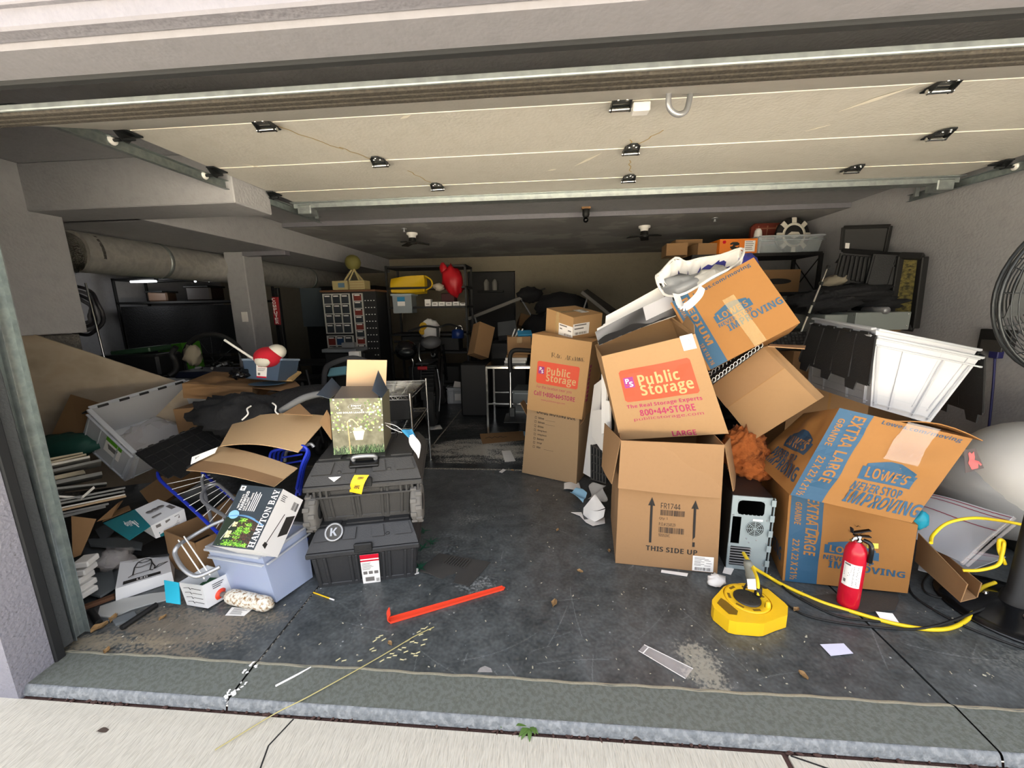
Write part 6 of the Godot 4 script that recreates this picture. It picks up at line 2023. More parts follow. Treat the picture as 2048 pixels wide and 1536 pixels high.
	b = MB.new()
	ink(b, f, 0.12, 0.82, 0.8, 0.94)
	for q in [[0.2, 0.72, 0.28, 0.66, 0.3, 0.36, 0.36, 0.16, 0.5, 0.06, 0.62, 0.12, 0.64, 0.3, 0.6, 0.62, 0.66, 0.66], [0.28, 0.66, 0.6, 0.62], [0.3, 0.36, 0.42, 0.4, 0.62, 0.3], [0.64, 0.3, 0.7, 0.5, 0.68, 0.62, 0.86, 0.5, 0.96, 0.42, 0.78, 0.46, 0.68, 0.62], [0.36, 0.16, 0.44, 0.22, 0.58, 0.18, 0.62, 0.12]]: scrawl(b, f, q, 0.005, 0.001)
	part(o, "line_drawing", b, mats["ink black"])
	b = MB.new()
	write(b, f, "LED", [0.36, 0.85, 0.56, 0.92], 0, "sans", 0.0014)
	part(o, "white_lettering", b, mats["paper"])
	b = MB.new()
	ink(b, r[1][1], 0.0, 0.05, 1.0, 0.95)
	part(o, "dark_end", b, mats["ink black"])
	slab("foam_strip", "long grey-white foam piece lying in front of the line-drawing box", "foam", "", [v(-2.11,0.006,-1.455),v(-2.17,0.006,-1.515),v(-2.112,0.006,-1.569),v(-2.006,0.006,-1.611),v(-1.919,0.006,-1.634),v(-1.876,0.006,-1.58),v(-1.946,0.006,-1.542),v(-1.995,0.006,-1.506),v(-2.031,0.006,-1.454)], 0.022, mat("foam grey", "b9bab6", 0.8))
	b = MB.new()
	b.tube([v(-1.909,0.013,-1.389), v(-1.888,0.013,-1.534)], 0.012, 12)
	lone("black_rod", b, mats["black"], "short black rod lying on the floor at the front left", "rod")
	b = MB.new()
	b.tube([v(-2.156,0.02,-1.467), v(-2.046,0.015,-1.41)], 0.014, 8)
	lone("black_peg", b, mats["black"], "stubby black peg on the floor beside the door track", "rod")
	b = MB.new()
	b.bar(v(-2.229,0.012,-1.494), v(-2.16,0.012,-1.576), 0.03, 0.018, Vector3.UP, 0.002)
	lone("wood_strip", b, mat("wood brown", "6d4a33", 0.8), "reddish brown wood strip beside the door track foot", "wood strip")
	# small white box with turquoise flap
	c = [v(-1.72,0.002,-1.687),v(-1.577,0.002,-1.649),v(-1.747,0.121,-1.692),v(-1.595,0.109,-1.663),v(-1.748,0.002,-1.553),v(-1.615,0.01,-1.529),v(-1.775,0.121,-1.558),v(-1.624,0.132,-1.529)]
	r = crate("stake_light_box", "small open white box with a turquoise flap, front of the clear tote", "box", "", c, mat("box white", "e4e5e6", 0.5), 0, 1, [3])
	o = r[0]
	flap(o, loc([v(-1.699,0.13,-1.42),v(-1.609,0.141,-1.4),v(-1.663,0.202,-1.46),v(-1.781,0.179,-1.5)], o.position), mat("turquoise", "22a4c0", 0.5), "side_flap")
	f = r[1][0]
	b = MB.new()
	for i in 4: scrawl(b, f, [0.15, 0.2 + i * 0.2, 0.4, 0.16 + i * 0.2, 0.45, 0.24 + i * 0.2, 0.5, 0.18 + i * 0.2, 0.9, 0.2 + i * 0.2], 0.003, 0.0012)
	lines(b, r[1][2], 0.3, 0.15, 0.8, 0.4, 3, 0.001)
	part(o, "dark_print", b, mats["ink black"])
	b = MB.new()
	b.ball(at(cent(r[2]) + v(0, -0.01, 0)), v(0.045, 0.04, 0.06), 12, crumple(94, 0.5, 3.0))
	part(o, "contents", b, mat("leaf deep", "1c4a2c", 0.7))
	# foam can and receipt
	var can: Vector3 = v(-1.57,0.036,-1.59)
	var can2: Vector3 = v(-1.29,0.036,-1.538)
	o = thing("spray_can", "stained white plastic bottle with a red collar lying on the floor", "bottle", v(can.x, 0, can.z))
	var dir = (can2 - can)
	var ct = Transform3D(Basis(dir.normalized().cross(Vector3.UP).normalized(), dir.normalized(), dir.normalized().cross(Vector3.UP).normalized().cross(dir.normalized())), v(0, 0.036, 0))
	var L = dir.length()
	b = MB.new()
	b.lathe(ct, [[0.0, 0.0], [0.014, 0.002], [0.022, 0.012], [0.033, 0.03], [0.035, 0.05], [0.035, L * 0.5], [0.033, L * 0.52], [0.035, L * 0.56], [0.032, L * 0.68], [0.035, L * 0.76], [0.033, L * 0.88], [0.024, L * 0.94], [0.014, L * 0.96], [0.013, L], [0.0, L]], 28)
	part(o, "bottle", b, tri(mat("stained white", "e2ddd0", 0.5), ntex(0.03, 95, [[0.0, 0.55, 0.62, 0.66, 1.0], [Color(1, 1, 1), Color(1, 1, 1), Color(0.85, 0.75, 0.55), Color(0.6, 0.42, 0.22), Color(0.5, 0.36, 0.2)]]), null, 3.0))
	b = MB.new()
	b.lathe(ct, [[0.0, -0.04], [0.011, -0.038], [0.014, 0.0]], 16)
	part(o, "nozzle", b, mats["ink grey"])
	b = MB.new()
	b.lathe(ct, [[0.0, -0.05], [0.026, -0.05], [0.028, -0.03], [0.012, -0.026]], 20)
	part(o, "red_collar", b, mats["red plastic"])
	b = MB.new()
	b.patch(face([v(-1.504,0.003,-1.5),v(-1.411,0.003,-1.503),v(-1.403,0.003,-1.547),v(-1.513,0.003,-1.553)]), 1, 1, 0.0006)
	var rc = lone("receipt", b, mats["paper"], "white printed slip under the stained bottle", "paper")
	b = MB.new()
	lines(b, face([v(-1.503,0.004,-1.499),v(-1.41,0.004,-1.502),v(-1.402,0.004,-1.546),v(-1.512,0.004,-1.552)]), 0.15, 0.12, 0.85, 0.9, 6, 0.0004)
	part(rc, "slip_print", b, mats["ink grey"])
	left_rack()
	left_mid()

func left_rack():
	var b
	var o
	# clothes airer: blue frame, grey legs, white wires
	var org = v(-1.881,0.313,-1.9)
	o = thing("drying_rack", "collapsed clothes airer with blue tubes and silver legs in the left heap", "drying rack", v(org.x, 0, org.z))
	var rel: Vector3 = -o.position
	for q in [[v(-2.324,0.467,-2.05), v(-2.259,0.434,-2), v(-2.02,0.352,-1.9), v(-1.681,0.289,-1.72)], [v(-2.085,0.447,-2.1), v(-1.893,0.398,-2), v(-1.721,0.378,-1.9)]]:
		b = MB.new()
		b.tube(smooth_path(loc(q, o.position), 4), 0.009, 8)
		part(o, "frame_tube", b, mats["blue paint"])
	for i in 4:
		b = MB.new()
		var d = i * 0.05
		var q = [[v(-1.627,0.521,-2.12),v(-1.602,0.58,-2.1),v(-1.549,0.613,-2.08),v(-1.355,0.665,-1.98),v(-1.305,0.664,-1.96),v(-1.298,0.632,-1.96),v(-1.339,0.552,-1.96),v(-1.378,0.407,-1.95)], [v(-1.631,0.511,-2.16),v(-1.607,0.564,-2.14),v(-1.56,0.595,-2.12),v(-1.378,0.644,-2.02),v(-1.327,0.64,-2),v(-1.323,0.604,-2),v(-1.362,0.526,-2),v(-1.392,0.376,-1.98)], [v(-1.639,0.488,-2.2),v(-1.611,0.542,-2.18),v(-1.565,0.57,-2.16),v(-1.394,0.616,-2.06),v(-1.349,0.609,-2.04),v(-1.357,0.576,-2.04),v(-1.404,0.486,-2.04),v(-1.449,0.339,-2.02)], [v(-1.607,0.536,-2.06),v(-1.597,0.589,-2.06),v(-1.544,0.622,-2.04),v(-1.346,0.681,-1.95),v(-1.293,0.684,-1.93),v(-1.285,0.653,-1.93),v(-1.326,0.574,-1.93),v(-1.372,0.438,-1.93)]][i]
		b.tube(smooth_path(loc(q, o.position), 4), 0.008, 8)
		part(o, "rail_loop", b, mats["blue paint"])
	b = MB.new()
	for q in [[v(-1.555,0.552,-2.1), v(-1.352,0.621,-1.98)], [v(-1.535,0.515,-2.1), v(-1.36,0.582,-1.98)]]: b.tube([q[0] + rel, q[1] + rel], 0.006, 6)
	part(o, "cross_rail", b, mats["blue paint"])
	for q in [[v(-1.981,0.483,-2), v(-1.978,0.449,-1.98), v(-1.892,0.374,-1.9), v(-1.785,0.289,-1.8)], [v(-1.67,0.406,-1.85), v(-1.794,0.433,-1.92), v(-1.86,0.447,-1.95), v(-1.904,0.441,-1.93), v(-1.877,0.419,-1.86), v(-1.819,0.394,-1.82), v(-1.641,0.369,-1.74), v(-1.561,0.355,-1.7)], [v(-1.332,0.669,-2), v(-1.302,0.676,-2), v(-1.287,0.658,-2)], [v(-1.587,0.505,-2.16), v(-1.555,0.571,-2.14), v(-1.516,0.598,-2.12)]]:
		b = MB.new()
		b.tube(smooth_path(loc(q, o.position), 5), 0.009, 8)
		part(o, "leg_tube", b, mats["silver paint"])
	for i in 9:
		b = MB.new()
		var t = i / 8.0
		var p: Vector3 = (v(-2.217,0.42,-1.99)).lerp(v(-1.725,0.286,-1.75), t)
		var q: Vector3 = (v(-2.019,0.441,-2.08)).lerp(v(-1.703,0.389,-1.88), t)
		b.tube([p + rel, q + rel], 0.0022, 5)
		part(o, "wire", b, mats["white plastic"])
	# silver wire shelf leg frame in front
	var so = v(-1.574,0.318,-1.5)
	var s = thing("wire_stand", "bent silver tube frame with two white wires leaning over the brown box", "wire stand", v(so.x, 0, so.z))
	b = MB.new()
	b.tube(smooth_path(loc([v(-1.598,0.388,-1.68),v(-1.639,0.378,-1.64),v(-1.686,0.356,-1.56),v(-1.678,0.357,-1.5),v(-1.675,0.333,-1.48),v(-1.612,0.303,-1.44),v(-1.555,0.281,-1.42),v(-1.509,0.273,-1.42),v(-1.446,0.291,-1.46)], s.position), 5), 0.0095, 8)
	part(s, "tube_frame", b, mats["silver paint"])
	for q in [[v(-1.7,0.37,-1.53), v(-1.49,0.259,-1.42)], [v(-1.69,0.376,-1.55), v(-1.471,0.272,-1.43)]]:
		b = MB.new()
		b.tube([q[0] - s.position, q[1] - s.position], 0.003, 6)
		part(s, "wire", b, mats["white plastic"])
	# brown open box behind it
	var c = bx(v(-1.876,0,-1.76) + v(-0.05, 0.0, -0.14), v(0, -0.35, 0), v(0.3, 0.22, 0.26))
	var r = crate("carton", "open dark brown carton under the bent silver tube frame", "cardboard box", "", c, mats["card dark"], 0.004, 15, [3])
	var l = r[2]
	flap(r[0], [l[2], l[3], l[3] + v(0.03, 0.04, -0.12), l[2] + v(0.03, 0.04, -0.12)], mats["card dark"])
	# clear tote with the garden light box in it
	c = [v(-1.575,0.018,-1.903),v(-1.243,0.002,-1.787),v(-1.63,0.251,-1.903),v(-1.278,0.279,-1.83),v(-1.63,0.018,-1.651),v(-1.301,0.018,-1.578),v(-1.685,0.251,-1.651),v(-1.339,0.268,-1.578)]
	var t = tote("storage_tote", "translucent tote on the floor holding the dark garden light box", "", c, "blue milk", false)
	b = MB.new()
	var k = cent(t[1])
	for i in 5: b.patch(face([k + v(-0.13 + i * 0.04, -0.13, 0.1 - 0.03 * i), k + v(-0.05 + i * 0.04, -0.13, 0.06 - 0.05 * i), k + v(-0.02 + i * 0.045, 0.04, -0.02 - 0.03 * i), k + v(-0.12 + i * 0.04, 0.03, 0.03)]), 1, 1, 0.003)
	lone("folded_sheets", b, mat("film blue", "3a55b8", 0.5), "blue plastic sheets showing through the translucent tote", "plastic sheet").position = t[0].position
	c = [v(-1.471,0.27,-1.591),v(-1.248,0.276,-1.562),v(-1.454,0.472,-1.785),v(-1.221,0.466,-1.756),v(-1.486,0.382,-1.48),v(-1.263,0.388,-1.45),v(-1.469,0.584,-1.674),v(-1.237,0.58,-1.645)]
	r = crate("garden_light_box", "dark printed garden light box with a photo of lit plants, upright in the tote", "box", "", c, mat("box white", "e4e5e6", 0.5), 0)
	o = r[0]
	var f = r[1][0]
	b = MB.new()
	ink(b, f, 0.0, 0.0, 1.0, 1.0, 1, 1, 0.0005)
	part(o, "dark_front", b, mat("box charcoal", "2c353c", 0.45))
	b = MB.new()
	b.patch(sub(lifted(f, 0.001), 0.02, 0.54, 0.82, 0.98), 1, 1)
	part(o, "garden_photo", b, garden_picture())
	b = MB.new()
	var arc = []
	for i in 11:
		arc.append(0.05 + 0.9 * i / 10.0); arc.append(0.62 - 0.12 * sin(PI * (0.25 + 0.75 * i / 10.0)))
	scrawl(b, f, arc, 0.012, 0.002)
	var circ = []
	for i in 16:
		circ.append(0.17 + 0.12 * cos(TAU * i / 16)); circ.append(0.5 + 0.07 * sin(TAU * i / 16))
	inkpoly(b, f, circ, 0.0025)
	part(o, "blue_band", b, mat("sky blue", "7fb2dd", 0.5))
	b = MB.new()
	write(b, f, "HAMPTON BAY", [0.83, 0.03, 0.97, 0.97], 3, "serif", 0.003)
	write(b, f, "1007 698 673", [0.16, 0.16, 0.2, 0.4], 3, "sans", 0.002)
	write(b, f, "PARKWOOD", [0.22, 0.1, 0.29, 0.42], 3, "sans", 0.002)
	write(b, f, "LED PLANT", [0.31, 0.2, 0.35, 0.42], 3, "sans", 0.002)
	write(b, f, "PATHWAY LIGHTS", [0.37, 0.12, 0.41, 0.42], 3, "sans", 0.002)
	for i in 4: ink(b, f, 0.44 + i * 0.045, 0.1 + 0.03 * (i % 2), 0.46 + i * 0.045, 0.42, 1, 1, 0.002)
	ink(b, f, 0.03, 0.02, 0.15, 0.1, 1, 1, 0.002)
	part(o, "white_lettering", b, mats["paper"])
	b = MB.new()
	write(b, f, "4", [0.06, 0.03, 0.12, 0.09], 3, "sans", 0.003)
	part(o, "count_digit", b, mats["ink black"])
	b = MB.new()
	var fs = r[1][2]
	scrawl(b, fs, [0.3, 0.85, 0.5, 0.35], 0.006, 0.001)
	inkpoly(b, fs, [0.2, 0.9, 0.36, 0.94, 0.38, 0.86, 0.24, 0.84], 0.001)
	inkpoly(b, fs, [0.62, 0.38, 0.95, 0.3, 0.95, 0.62, 0.62, 0.72], 0.001)
	barcode(b, fs, 0.66, 0.1, 0.92, 0.24, 10, 0.001)
	lines(b, fs, 0.1, 0.08, 0.4, 0.2, 4, 0.001)
	part(o, "side_print", b, mats["ink black"])
	# the cardboard sheets lying across
	var sA = thing("cardboard_sheet", "broad tan cardboard sheet lying on top of the blue rack, rear one", "cardboard", v(-1.579,0.722,-2.1))
	b = MB.new()
	var qa = loc([v(-1.83,0.664,-1.98),v(-1.302,0.674,-1.88),v(-1.291,0.781,-2.2),v(-2.035,0.713,-2.35)], sA.position)
	b.patch(face(qa, func(u, w): return 0.03 * sin(PI * u)), 10, 4, 0.004)
	part(sA, "sheet", b, mats["card sheet"])
	sA = thing("cardboard_sheet", "tan cardboard sheet lying in front over the blue rack, with a brown edge", "cardboard", v(-1.658,0.587,-1.9))
	b = MB.new()
	qa = loc([v(-1.961,0.56,-1.88),v(-1.355,0.544,-1.74),v(-1.33,0.575,-1.9),v(-1.941,0.619,-2.1)], sA.position)
	var fA = face(qa, func(u, w): return 0.02 * sin(PI * u))
	b.patch(fA, 10, 4, 0.004)
	part(sA, "sheet", b, mats["card sheet"])
	b = MB.new()
	ink(b, fA, 0.0, 0.62, 1.0, 1.0, 10, 3, 0.001)
	part(sA, "brown_edge", b, mats["card"])
	b = MB.new()
	var bq = [v(-1.949,0.584,-1.9),v(-1.887,0.614,-2),v(-1.881,0.643,-2.02),v(-1.963,0.616,-1.93)]
	b.patch(face(bq), 1, 1, 0.003)
	var st = lone("paper_strip", b, mats["paper"], "white strip with upside-down handwriting beneath the black lid flap", "paper")
	b = MB.new()
	write(b, face(bq), "bliss", [0.15, 0.3, 0.5, 0.75], 2)
	part(st, "pen_writing", b, mats["ink black"])
	c = [v(-2.642,0.106,-2.251),v(-2.677,0.083,-2.47),v(-2.739,0.224,-2.272),v(-2.7,0.151,-2.492),v(-2.457,0.223,-2.275),v(-2.492,0.2,-2.494),v(-2.554,0.341,-2.296),v(-2.515,0.268,-2.515)]
	crate("carton", "small tan carton under the open clear tote, behind the blue tube", "cardboard box", "", c, mats["card"], 0.003, 16)

func left_mid():
	var b
	var o
	# two black tool chests
	chest("tool_chest", "black tool chest with a round K badge and white label, lower of two", Transform3D(Basis.from_euler(v(0, 0.25, 0)), v(-0.985, 0.0, -1.98)), 0.56, 0.31, 0.48, false)
	var up = chest("tool_chest", "black wheeled tool chest standing on the one with the round badge", Transform3D(Basis.from_euler(v(0.02, 0.24, 0.0)), v(-1.015, 0.315, -2.14)), 0.6, 0.315, 0.6, true)
	b = MB.new()
	b.patch(face([v(-1.018,0.478,-1.83),v(-0.939,0.481,-1.8),v(-0.899,0.575,-1.83),v(-0.982,0.569,-1.84)], func(u, w): return 0.008 * sin(4.0 * w)), 3, 6, 0.001)
	var tg = lone("warning_tag", b, mats["yellow plastic"], "crumpled yellow paper tag hanging from the upper tool chest", "tag")
	b = MB.new()
	write(b, face([v(-1.016,0.481,-1.825),v(-0.937,0.484,-1.795),v(-0.897,0.577,-1.825),v(-0.979,0.571,-1.835)]), "WARNING", [0.3, 0.1, 0.72, 0.75], 1)
	part(tg, "black_lettering", b, mats["ink black"])
	b = MB.new()
	b.prism([v(-1.135,0.552,-1.84),v(-1.103,0.524,-1.83),v(-1.05,0.564,-1.83)], v(0, 0.0, 0.002))
	lone("paper_tag", b, mats["paper"], "white paper corner sticking out of the upper tool chest rim", "tag")
	# printed lantern box on top
	var c = [v(-1.212,0.627,-2.216),v(-0.955,0.623,-2.28),v(-1.207,0.942,-2.223),v(-0.947,0.93,-2.287),v(-1.148,0.631,-1.954),v(-0.89,0.628,-2.018),v(-1.143,0.946,-1.961),v(-0.882,0.935,-2.024)]
	var r = crate("lantern_box", "open box printed with a glowing garden lantern, standing on the wheeled tool chest", "box", "", c, mat("box olive", "6f6b58", 0.5), 0, 1, [3])
	o = r[0]
	var f = r[1][0]
	var l = r[2]
	b = MB.new()
	b.patch(sub(lifted(f, 0.001), 0, 0, 1, 1), 1, 1)
	part(o, "lantern_photo", b, lantern_picture())
	b = MB.new()
	var ell = []
	for i in 24:
		ell.append(0.5 + 0.16 * cos(TAU * i / 23)); ell.append(0.15 + 0.062 * sin(TAU * i / 23))
	scrawl(b, f, ell, 0.003, 0.002)
	write(b, f, "ENJOY", [0.4, 0.115, 0.6, 0.155], 0, "sans", 0.003)
	write(b, f, "LIGHTING", [0.42, 0.165, 0.58, 0.185], 0, "sans", 0.003)
	write(b, f, "LED SOLAR LEADER LIGHT", [0.12, 0.235, 0.84, 0.265], 0, "sans", 0.003)
	part(o, "white_lettering", b, mats["paper"])
	b = MB.new()
	b.patch(face([l[2] + v(0.02, 0, 0), l[3] + v(-0.02, 0, 0), l[3] + v(-0.02, 0.17, -0.05), l[2] + v(0.02, 0.17, -0.05)]), 1, 1, 0.002)
	part(o, "rear_flap", b, mat("card peach", "d6b48c", 0.8))
	b = MB.new()
	b.patch(face([l[7], l[3] + v(0, 0, 0.02), l[3] + v(-0.05, 0.12, 0.02), l[7] + v(-0.08, 0.03, -0.06)]), 2, 2, 0.002)
	part(o, "side_flap", b, mat("box slate", "3f4a58", 0.5))
	b = MB.new()
	b.patch(face([l[6] + v(0.02, 0, 0), l[7] + v(-0.02, 0, 0), l[3] + v(-0.03, 0.03, 0.06), l[2] + v(0.03, 0.03, 0.06)]), 2, 2, 0.002)
	part(o, "front_flap", b, mat("box taupe", "6c6560", 0.5))
	b = MB.new()
	b.patch(face([l[6], l[2], l[2] + v(-0.06, 0.07, 0), l[6] + v(-0.07, 0.02, 0)]), 2, 2, 0.002)
	part(o, "left_flap", b, mat("box slate", "3f4a58", 0.5))
	# tan flaps at its left side
	slab("cardboard_sheet", "bent tan cardboard flap standing just left of the lantern box", "cardboard", "", [v(-1.297,0.77,-2.1),v(-1.165,0.708,-1.98),v(-1.2,0.824,-2.05),v(-1.273,0.832,-2.15)], 0.004, mats["card pale"])
	# face mask
	o = thing("face_mask", "white and blue face mask hanging by its loops on the tool chest corner", "face mask", v(-0.688,0.724,-1.95))
	b = MB.new()
	b.patch(face(loc([v(-0.669,0.637,-1.9),v(-0.636,0.681,-1.88),v(-0.681,0.764,-1.93),v(-0.719,0.746,-1.95)], o.position), func(u, w): return 0.012 * sin(5.0 * w + 2.0 * u)), 4, 8, 0.002)
	part(o, "cloth", b, mats["paper"])
	b = MB.new()
	b.patch(face(loc([v(-0.719,0.738,-1.94),v(-0.676,0.756,-1.92),v(-0.716,0.778,-1.98),v(-0.777,0.757,-2)], o.position), func(u, w): return 0.01 * sin(6.0 * u)), 6, 3, 0.002)
	part(o, "blue_cloth", b, mat("mask blue strong", "3d97c4", 0.8))
	b = MB.new()
	b.tube(smooth_path(loc([v(-0.769,0.757,-2),v(-0.831,0.772,-2.05),v(-0.901,0.777,-2.08)], o.position), 4), 0.002, 5)
	b.tube(smooth_path(loc([v(-0.775,0.748,-2),v(-0.839,0.758,-2.03),v(-0.887,0.771,-2.06)], o.position), 4), 0.002, 5)
	part(o, "ear_loop", b, mats["paper"])
	# black jacket, quilted bag
	b = MB.new()
	b.ball(at(v(-2.044,0.713,-2.45), v(0, 0, -0.05)), v(0.34, 0.13, 0.2), 32, crumple(101, 0.45, 2.5))
	o = lone("black_bag", b, mats["black cloth"], "black nylon bag with white cords behind the rear cardboard sheet", "bag")
	b = MB.new()
	b.tube(smooth_path([v(-1.869,0.815,-2.3),v(-1.866,0.806,-2.26),v(-1.848,0.779,-2.24),v(-1.877,0.746,-2.22)], 4), 0.005, 6)
	part(o, "white_cord", b, mats["paper"])
	b = MB.new()
	b.tube(smooth_path([v(-1.721,0.835,-2.3),v(-1.671,0.826,-2.26),v(-1.664,0.799,-2.24),v(-1.635,0.786,-2.22)], 4), 0.005, 6)
	part(o, "white_cord", b, mats["paper"])
	b = MB.new()
	b.ball(at(v(-1.722,0.739,-2.6), v(0.1, 0.2, 0.12)), v(0.36, 0.13, 0.26), 40, func(d): return 1.0 + 0.03 * sin(26.0 * d.x + 8.0 * d.z))
	o = lone("quilted_coat", b, mats["black cloth"], "black quilted coat with a grey sleeve piled left of the lantern box", "coat")
	b = MB.new()
	b.tube(smooth_path([v(-1.704,0.77,-2.35),v(-1.616,0.819,-2.34),v(-1.526,0.862,-2.34),v(-1.46,0.872,-2.4),v(-1.445,0.855,-2.4)], 4), 0.022, 8)
	part(o, "grey_sleeve", b, mat("fleece grey", "77797b", 0.9))
	slab("cardboard_sheet", "tan triangular cardboard corner poking up before the quilted coat", "cardboard", "", [v(-1.516,0.82,-2.1),v(-1.306,0.823,-2.05),v(-1.472,0.855,-2.2)], 0.004, mats["card"])
	# crumpled cartons carrying the blue tub
	c = bx(v(-2.383,0.543,-2.9) + v(-0.1, -0.13, 0), v(0, 0.15, 0.05), v(0.62, 0.3, 0.42))
	crate("carton", "crumpled tan carton beneath the paper parcel, behind the black bag", "cardboard box", "", c, mats["card"], 0.03, 17)
	c = bx(v(-2.454,0.782,-2.85), v(0.05, 0.25, -0.12), v(0.46, 0.11, 0.4))
	r = crate("paper_parcel", "crumpled brown paper parcel under the small blue tub", "parcel", "", c, mats["card dark"], 0.035, 18, [], 12)
	slab("cardboard_sheet", "open cardboard lid with a round blue print under the small tub", "cardboard", "", [v(-2.177,0.845,-2.72),v(-1.92,0.835,-2.66),v(-1.855,0.844,-2.8),v(-1.992,0.855,-2.95),v(-2.375,0.847,-2.95)], 0.004, mats["card"])
	b = MB.new()
	var e = []
	var ec = v(-2.1,0.856,-2.78)
	for k in 24: e.append(ec + v(0.14 * cos(TAU * k / 24), 0.012 , -0.09 * sin(TAU * k / 24)))
	b.prism(e, v(0, 0.001, 0))
	lone("round_label", b, mat("label steel", "55748a", 0.6), "round blue printed label on the open cardboard lid", "label")
	slab("plywood_piece", "small square plywood piece to the right of the small blue tub", "board", "", [v(-2.095,0.874,-2.85),v(-1.911,0.879,-2.8),v(-1.929,0.919,-2.95),v(-2.176,0.936,-3)], 0.014, mat("plywood raw", "c2a06a", 0.7))
	c = [v(-2.211,0.889,-2.919),v(-1.967,0.869,-2.923),v(-2.23,1.028,-2.941),v(-1.933,1.026,-2.945),v(-2.206,0.921,-2.702),v(-1.962,0.901,-2.706),v(-2.225,1.059,-2.723),v(-1.929,1.057,-2.727)]
	r = crate("blue_tub", "blue-grey plastic tub with a white label, holding a red and white cushion", "storage tote", "", c, clear("tub blue", Color("4e6076"), 0.75, 0.4), 0, 1, [3])
	o = r[0]
	b = MB.new()
	l = r[2]
	for q in [[6, 7], [7, 3], [3, 2], [2, 6]]: b.bar(l[q[0]], l[q[1]], 0.02, 0.016, Vector3.UP, 0.003)
	part(o, "rim", b, mat("tub rim", "7f8fa2", 0.4))
	f = r[1][0]
	b = MB.new()
	ink(b, f, 0.36, 0.22, 0.66, 0.9, 1, 1, 0.003)
	var lb = part(o, "product_label", b, mats["paper"], "white product label")
	b = MB.new()
	write(b, f, "HDX", [0.42, 0.27, 0.6, 0.38], 0, "sans", 0.004)
	ink(b, f, 0.36, 0.83, 0.66, 0.9, 1, 1, 0.004)
	part(lb, "red_print", b, mats["red gloss"])
	b = MB.new()
	lines(b, f, 0.4, 0.44, 0.62, 0.6, 3, 0.004)
	ink(b, f, 0.4, 0.66, 0.47, 0.78, 1, 1, 0.004)
	part(lb, "grey_print", b, mats["ink grey"])
	b = MB.new()
	b.box(at(cent(l) - v(0, 0.02, 0)), v(0.22, 0.08, 0.18), 0.02)
	part(o, "dark_contents", b, mat("navy cloth", "20263a", 0.9))
	o = thing("round_cushion", "red and white round plush cushion sitting in the small blue tub", "cushion", v(-2.021,1.077,-2.72))
	b = MB.new()
	b.ball(at(Vector3.ZERO), v(0.095, 0.075, 0.09), 28)
	part(o, "red_cover", b, mat("plush red", "b51228", 0.9))
	b = MB.new()
	b.ball(at(v(0.05, 0.035, -0.03)), v(0.065, 0.055, 0.065), 20)
	b.ball(at(v(0.0, -0.02, 0.062)), v(0.058, 0.045, 0.032), 20)
	part(o, "white_patch", b, mat("felt white", "c9c5b8", 0.9))
	b = MB.new()
	b.tube([v(-2.323,1.206,-2.7), v(-2.115,1.048,-2.72)], 0.009, 8)
	lone("white_tube", b, mats["white plastic"], "thin white tube sticking out of the small blue tub", "tube")
	b = MB.new()
	b.ball(at(v(-2.234,0.958,-2.68)), v(0.07, 0.035, 0.06), 16, crumple(103, 0.7, 3.0))
	lone("wire_coil", b, mats["black gloss"], "tangle of shiny black wire beside the small blue tub", "wire")
	# chrome wire shelf lying on its side behind the chests
	o = thing("wire_shelf", "low chrome wire shelf rack behind the tool chests", "wire shelf", v(-1.25, 0, -3.15))
	var P = [v(-1.49, 0, -3.43), v(-1.085, 0, -3.47), v(-1.02, 0, -2.84), v(-1.235, 0, -2.82)]
	for p in P:
		b = MB.new()
		b.tube([p - o.position, p - o.position + v(0, 0.78, 0)], 0.0115, 10)
		part(o, "post", b, mats["chrome"])
	for y in [0.76, 0.5, 0.2]:
		b = MB.new()
		var q = []
		for p in P: q.append(p - o.position + v(0, y, 0))
		for i in 4:
			b.tube([q[i], q[(i + 1) % 4]], 0.004, 6)
			b.tube([q[i] - v(0, 0.03, 0), q[(i + 1) % 4] - v(0, 0.03, 0)], 0.003, 5)
			var zig = []
			for k in 13: zig.append(q[i].lerp(q[(i + 1) % 4], k / 12.0) - v(0, 0.03 * (k % 2), 0))
			for k in 12: b.bar(zig[k], zig[k + 1], 0.003, 0.003)
		for k in range(1, 22): b.bar(q[0].lerp(q[3], k / 22.0), q[1].lerp(q[2], k / 22.0), 0.0028, 0.0028)
		for k in [0.33, 0.66]: b.bar(q[0].lerp(q[1], k) - v(0, 0.005, 0), q[3].lerp(q[2], k) - v(0, 0.005, 0), 0.004, 0.004)
		part(o, "shelf_grid", b, mats["chrome"])
	plain("black_case", "black boxy case standing inside the chrome wire shelf", "case", "", at(v(-1.2, 0.61, -3.1), v(0, 0.3, 0)), v(0.2, 0.2, 0.16), mats["black plastic"], 0.01)
	# padded push handle of a stroller with a pale blue panel
	o = thing("stroller", "dark stroller with an arched padded handle and pale blue seat, behind the lantern box", "stroller", v(-1.85, 0, -3.6))
	b = MB.new()
	b.tube(smooth_path(loc([v(-2.08,0.712,-3.5),v(-2.055,0.846,-3.5),v(-1.989,0.912,-3.5),v(-1.775,0.967,-3.5),v(-1.589,0.91,-3.5),v(-1.523,0.845,-3.5),v(-1.507,0.689,-3.5)], o.position), 5), 0.025, 10)
	part(o, "push_handle", b, mat("foam grip", "3c3d40", 0.9))
	b = MB.new()
	b.patch(face(loc([v(-2.065,0.79,-3.55),v(-1.889,0.809,-3.55),v(-1.898,0.878,-3.6),v(-2.06,0.859,-3.6)], o.position)), 2, 2, 0.02)
	part(o, "seat_panel", b, mat("pale blue", "6fa0ae", 0.7))
	b = MB.new()
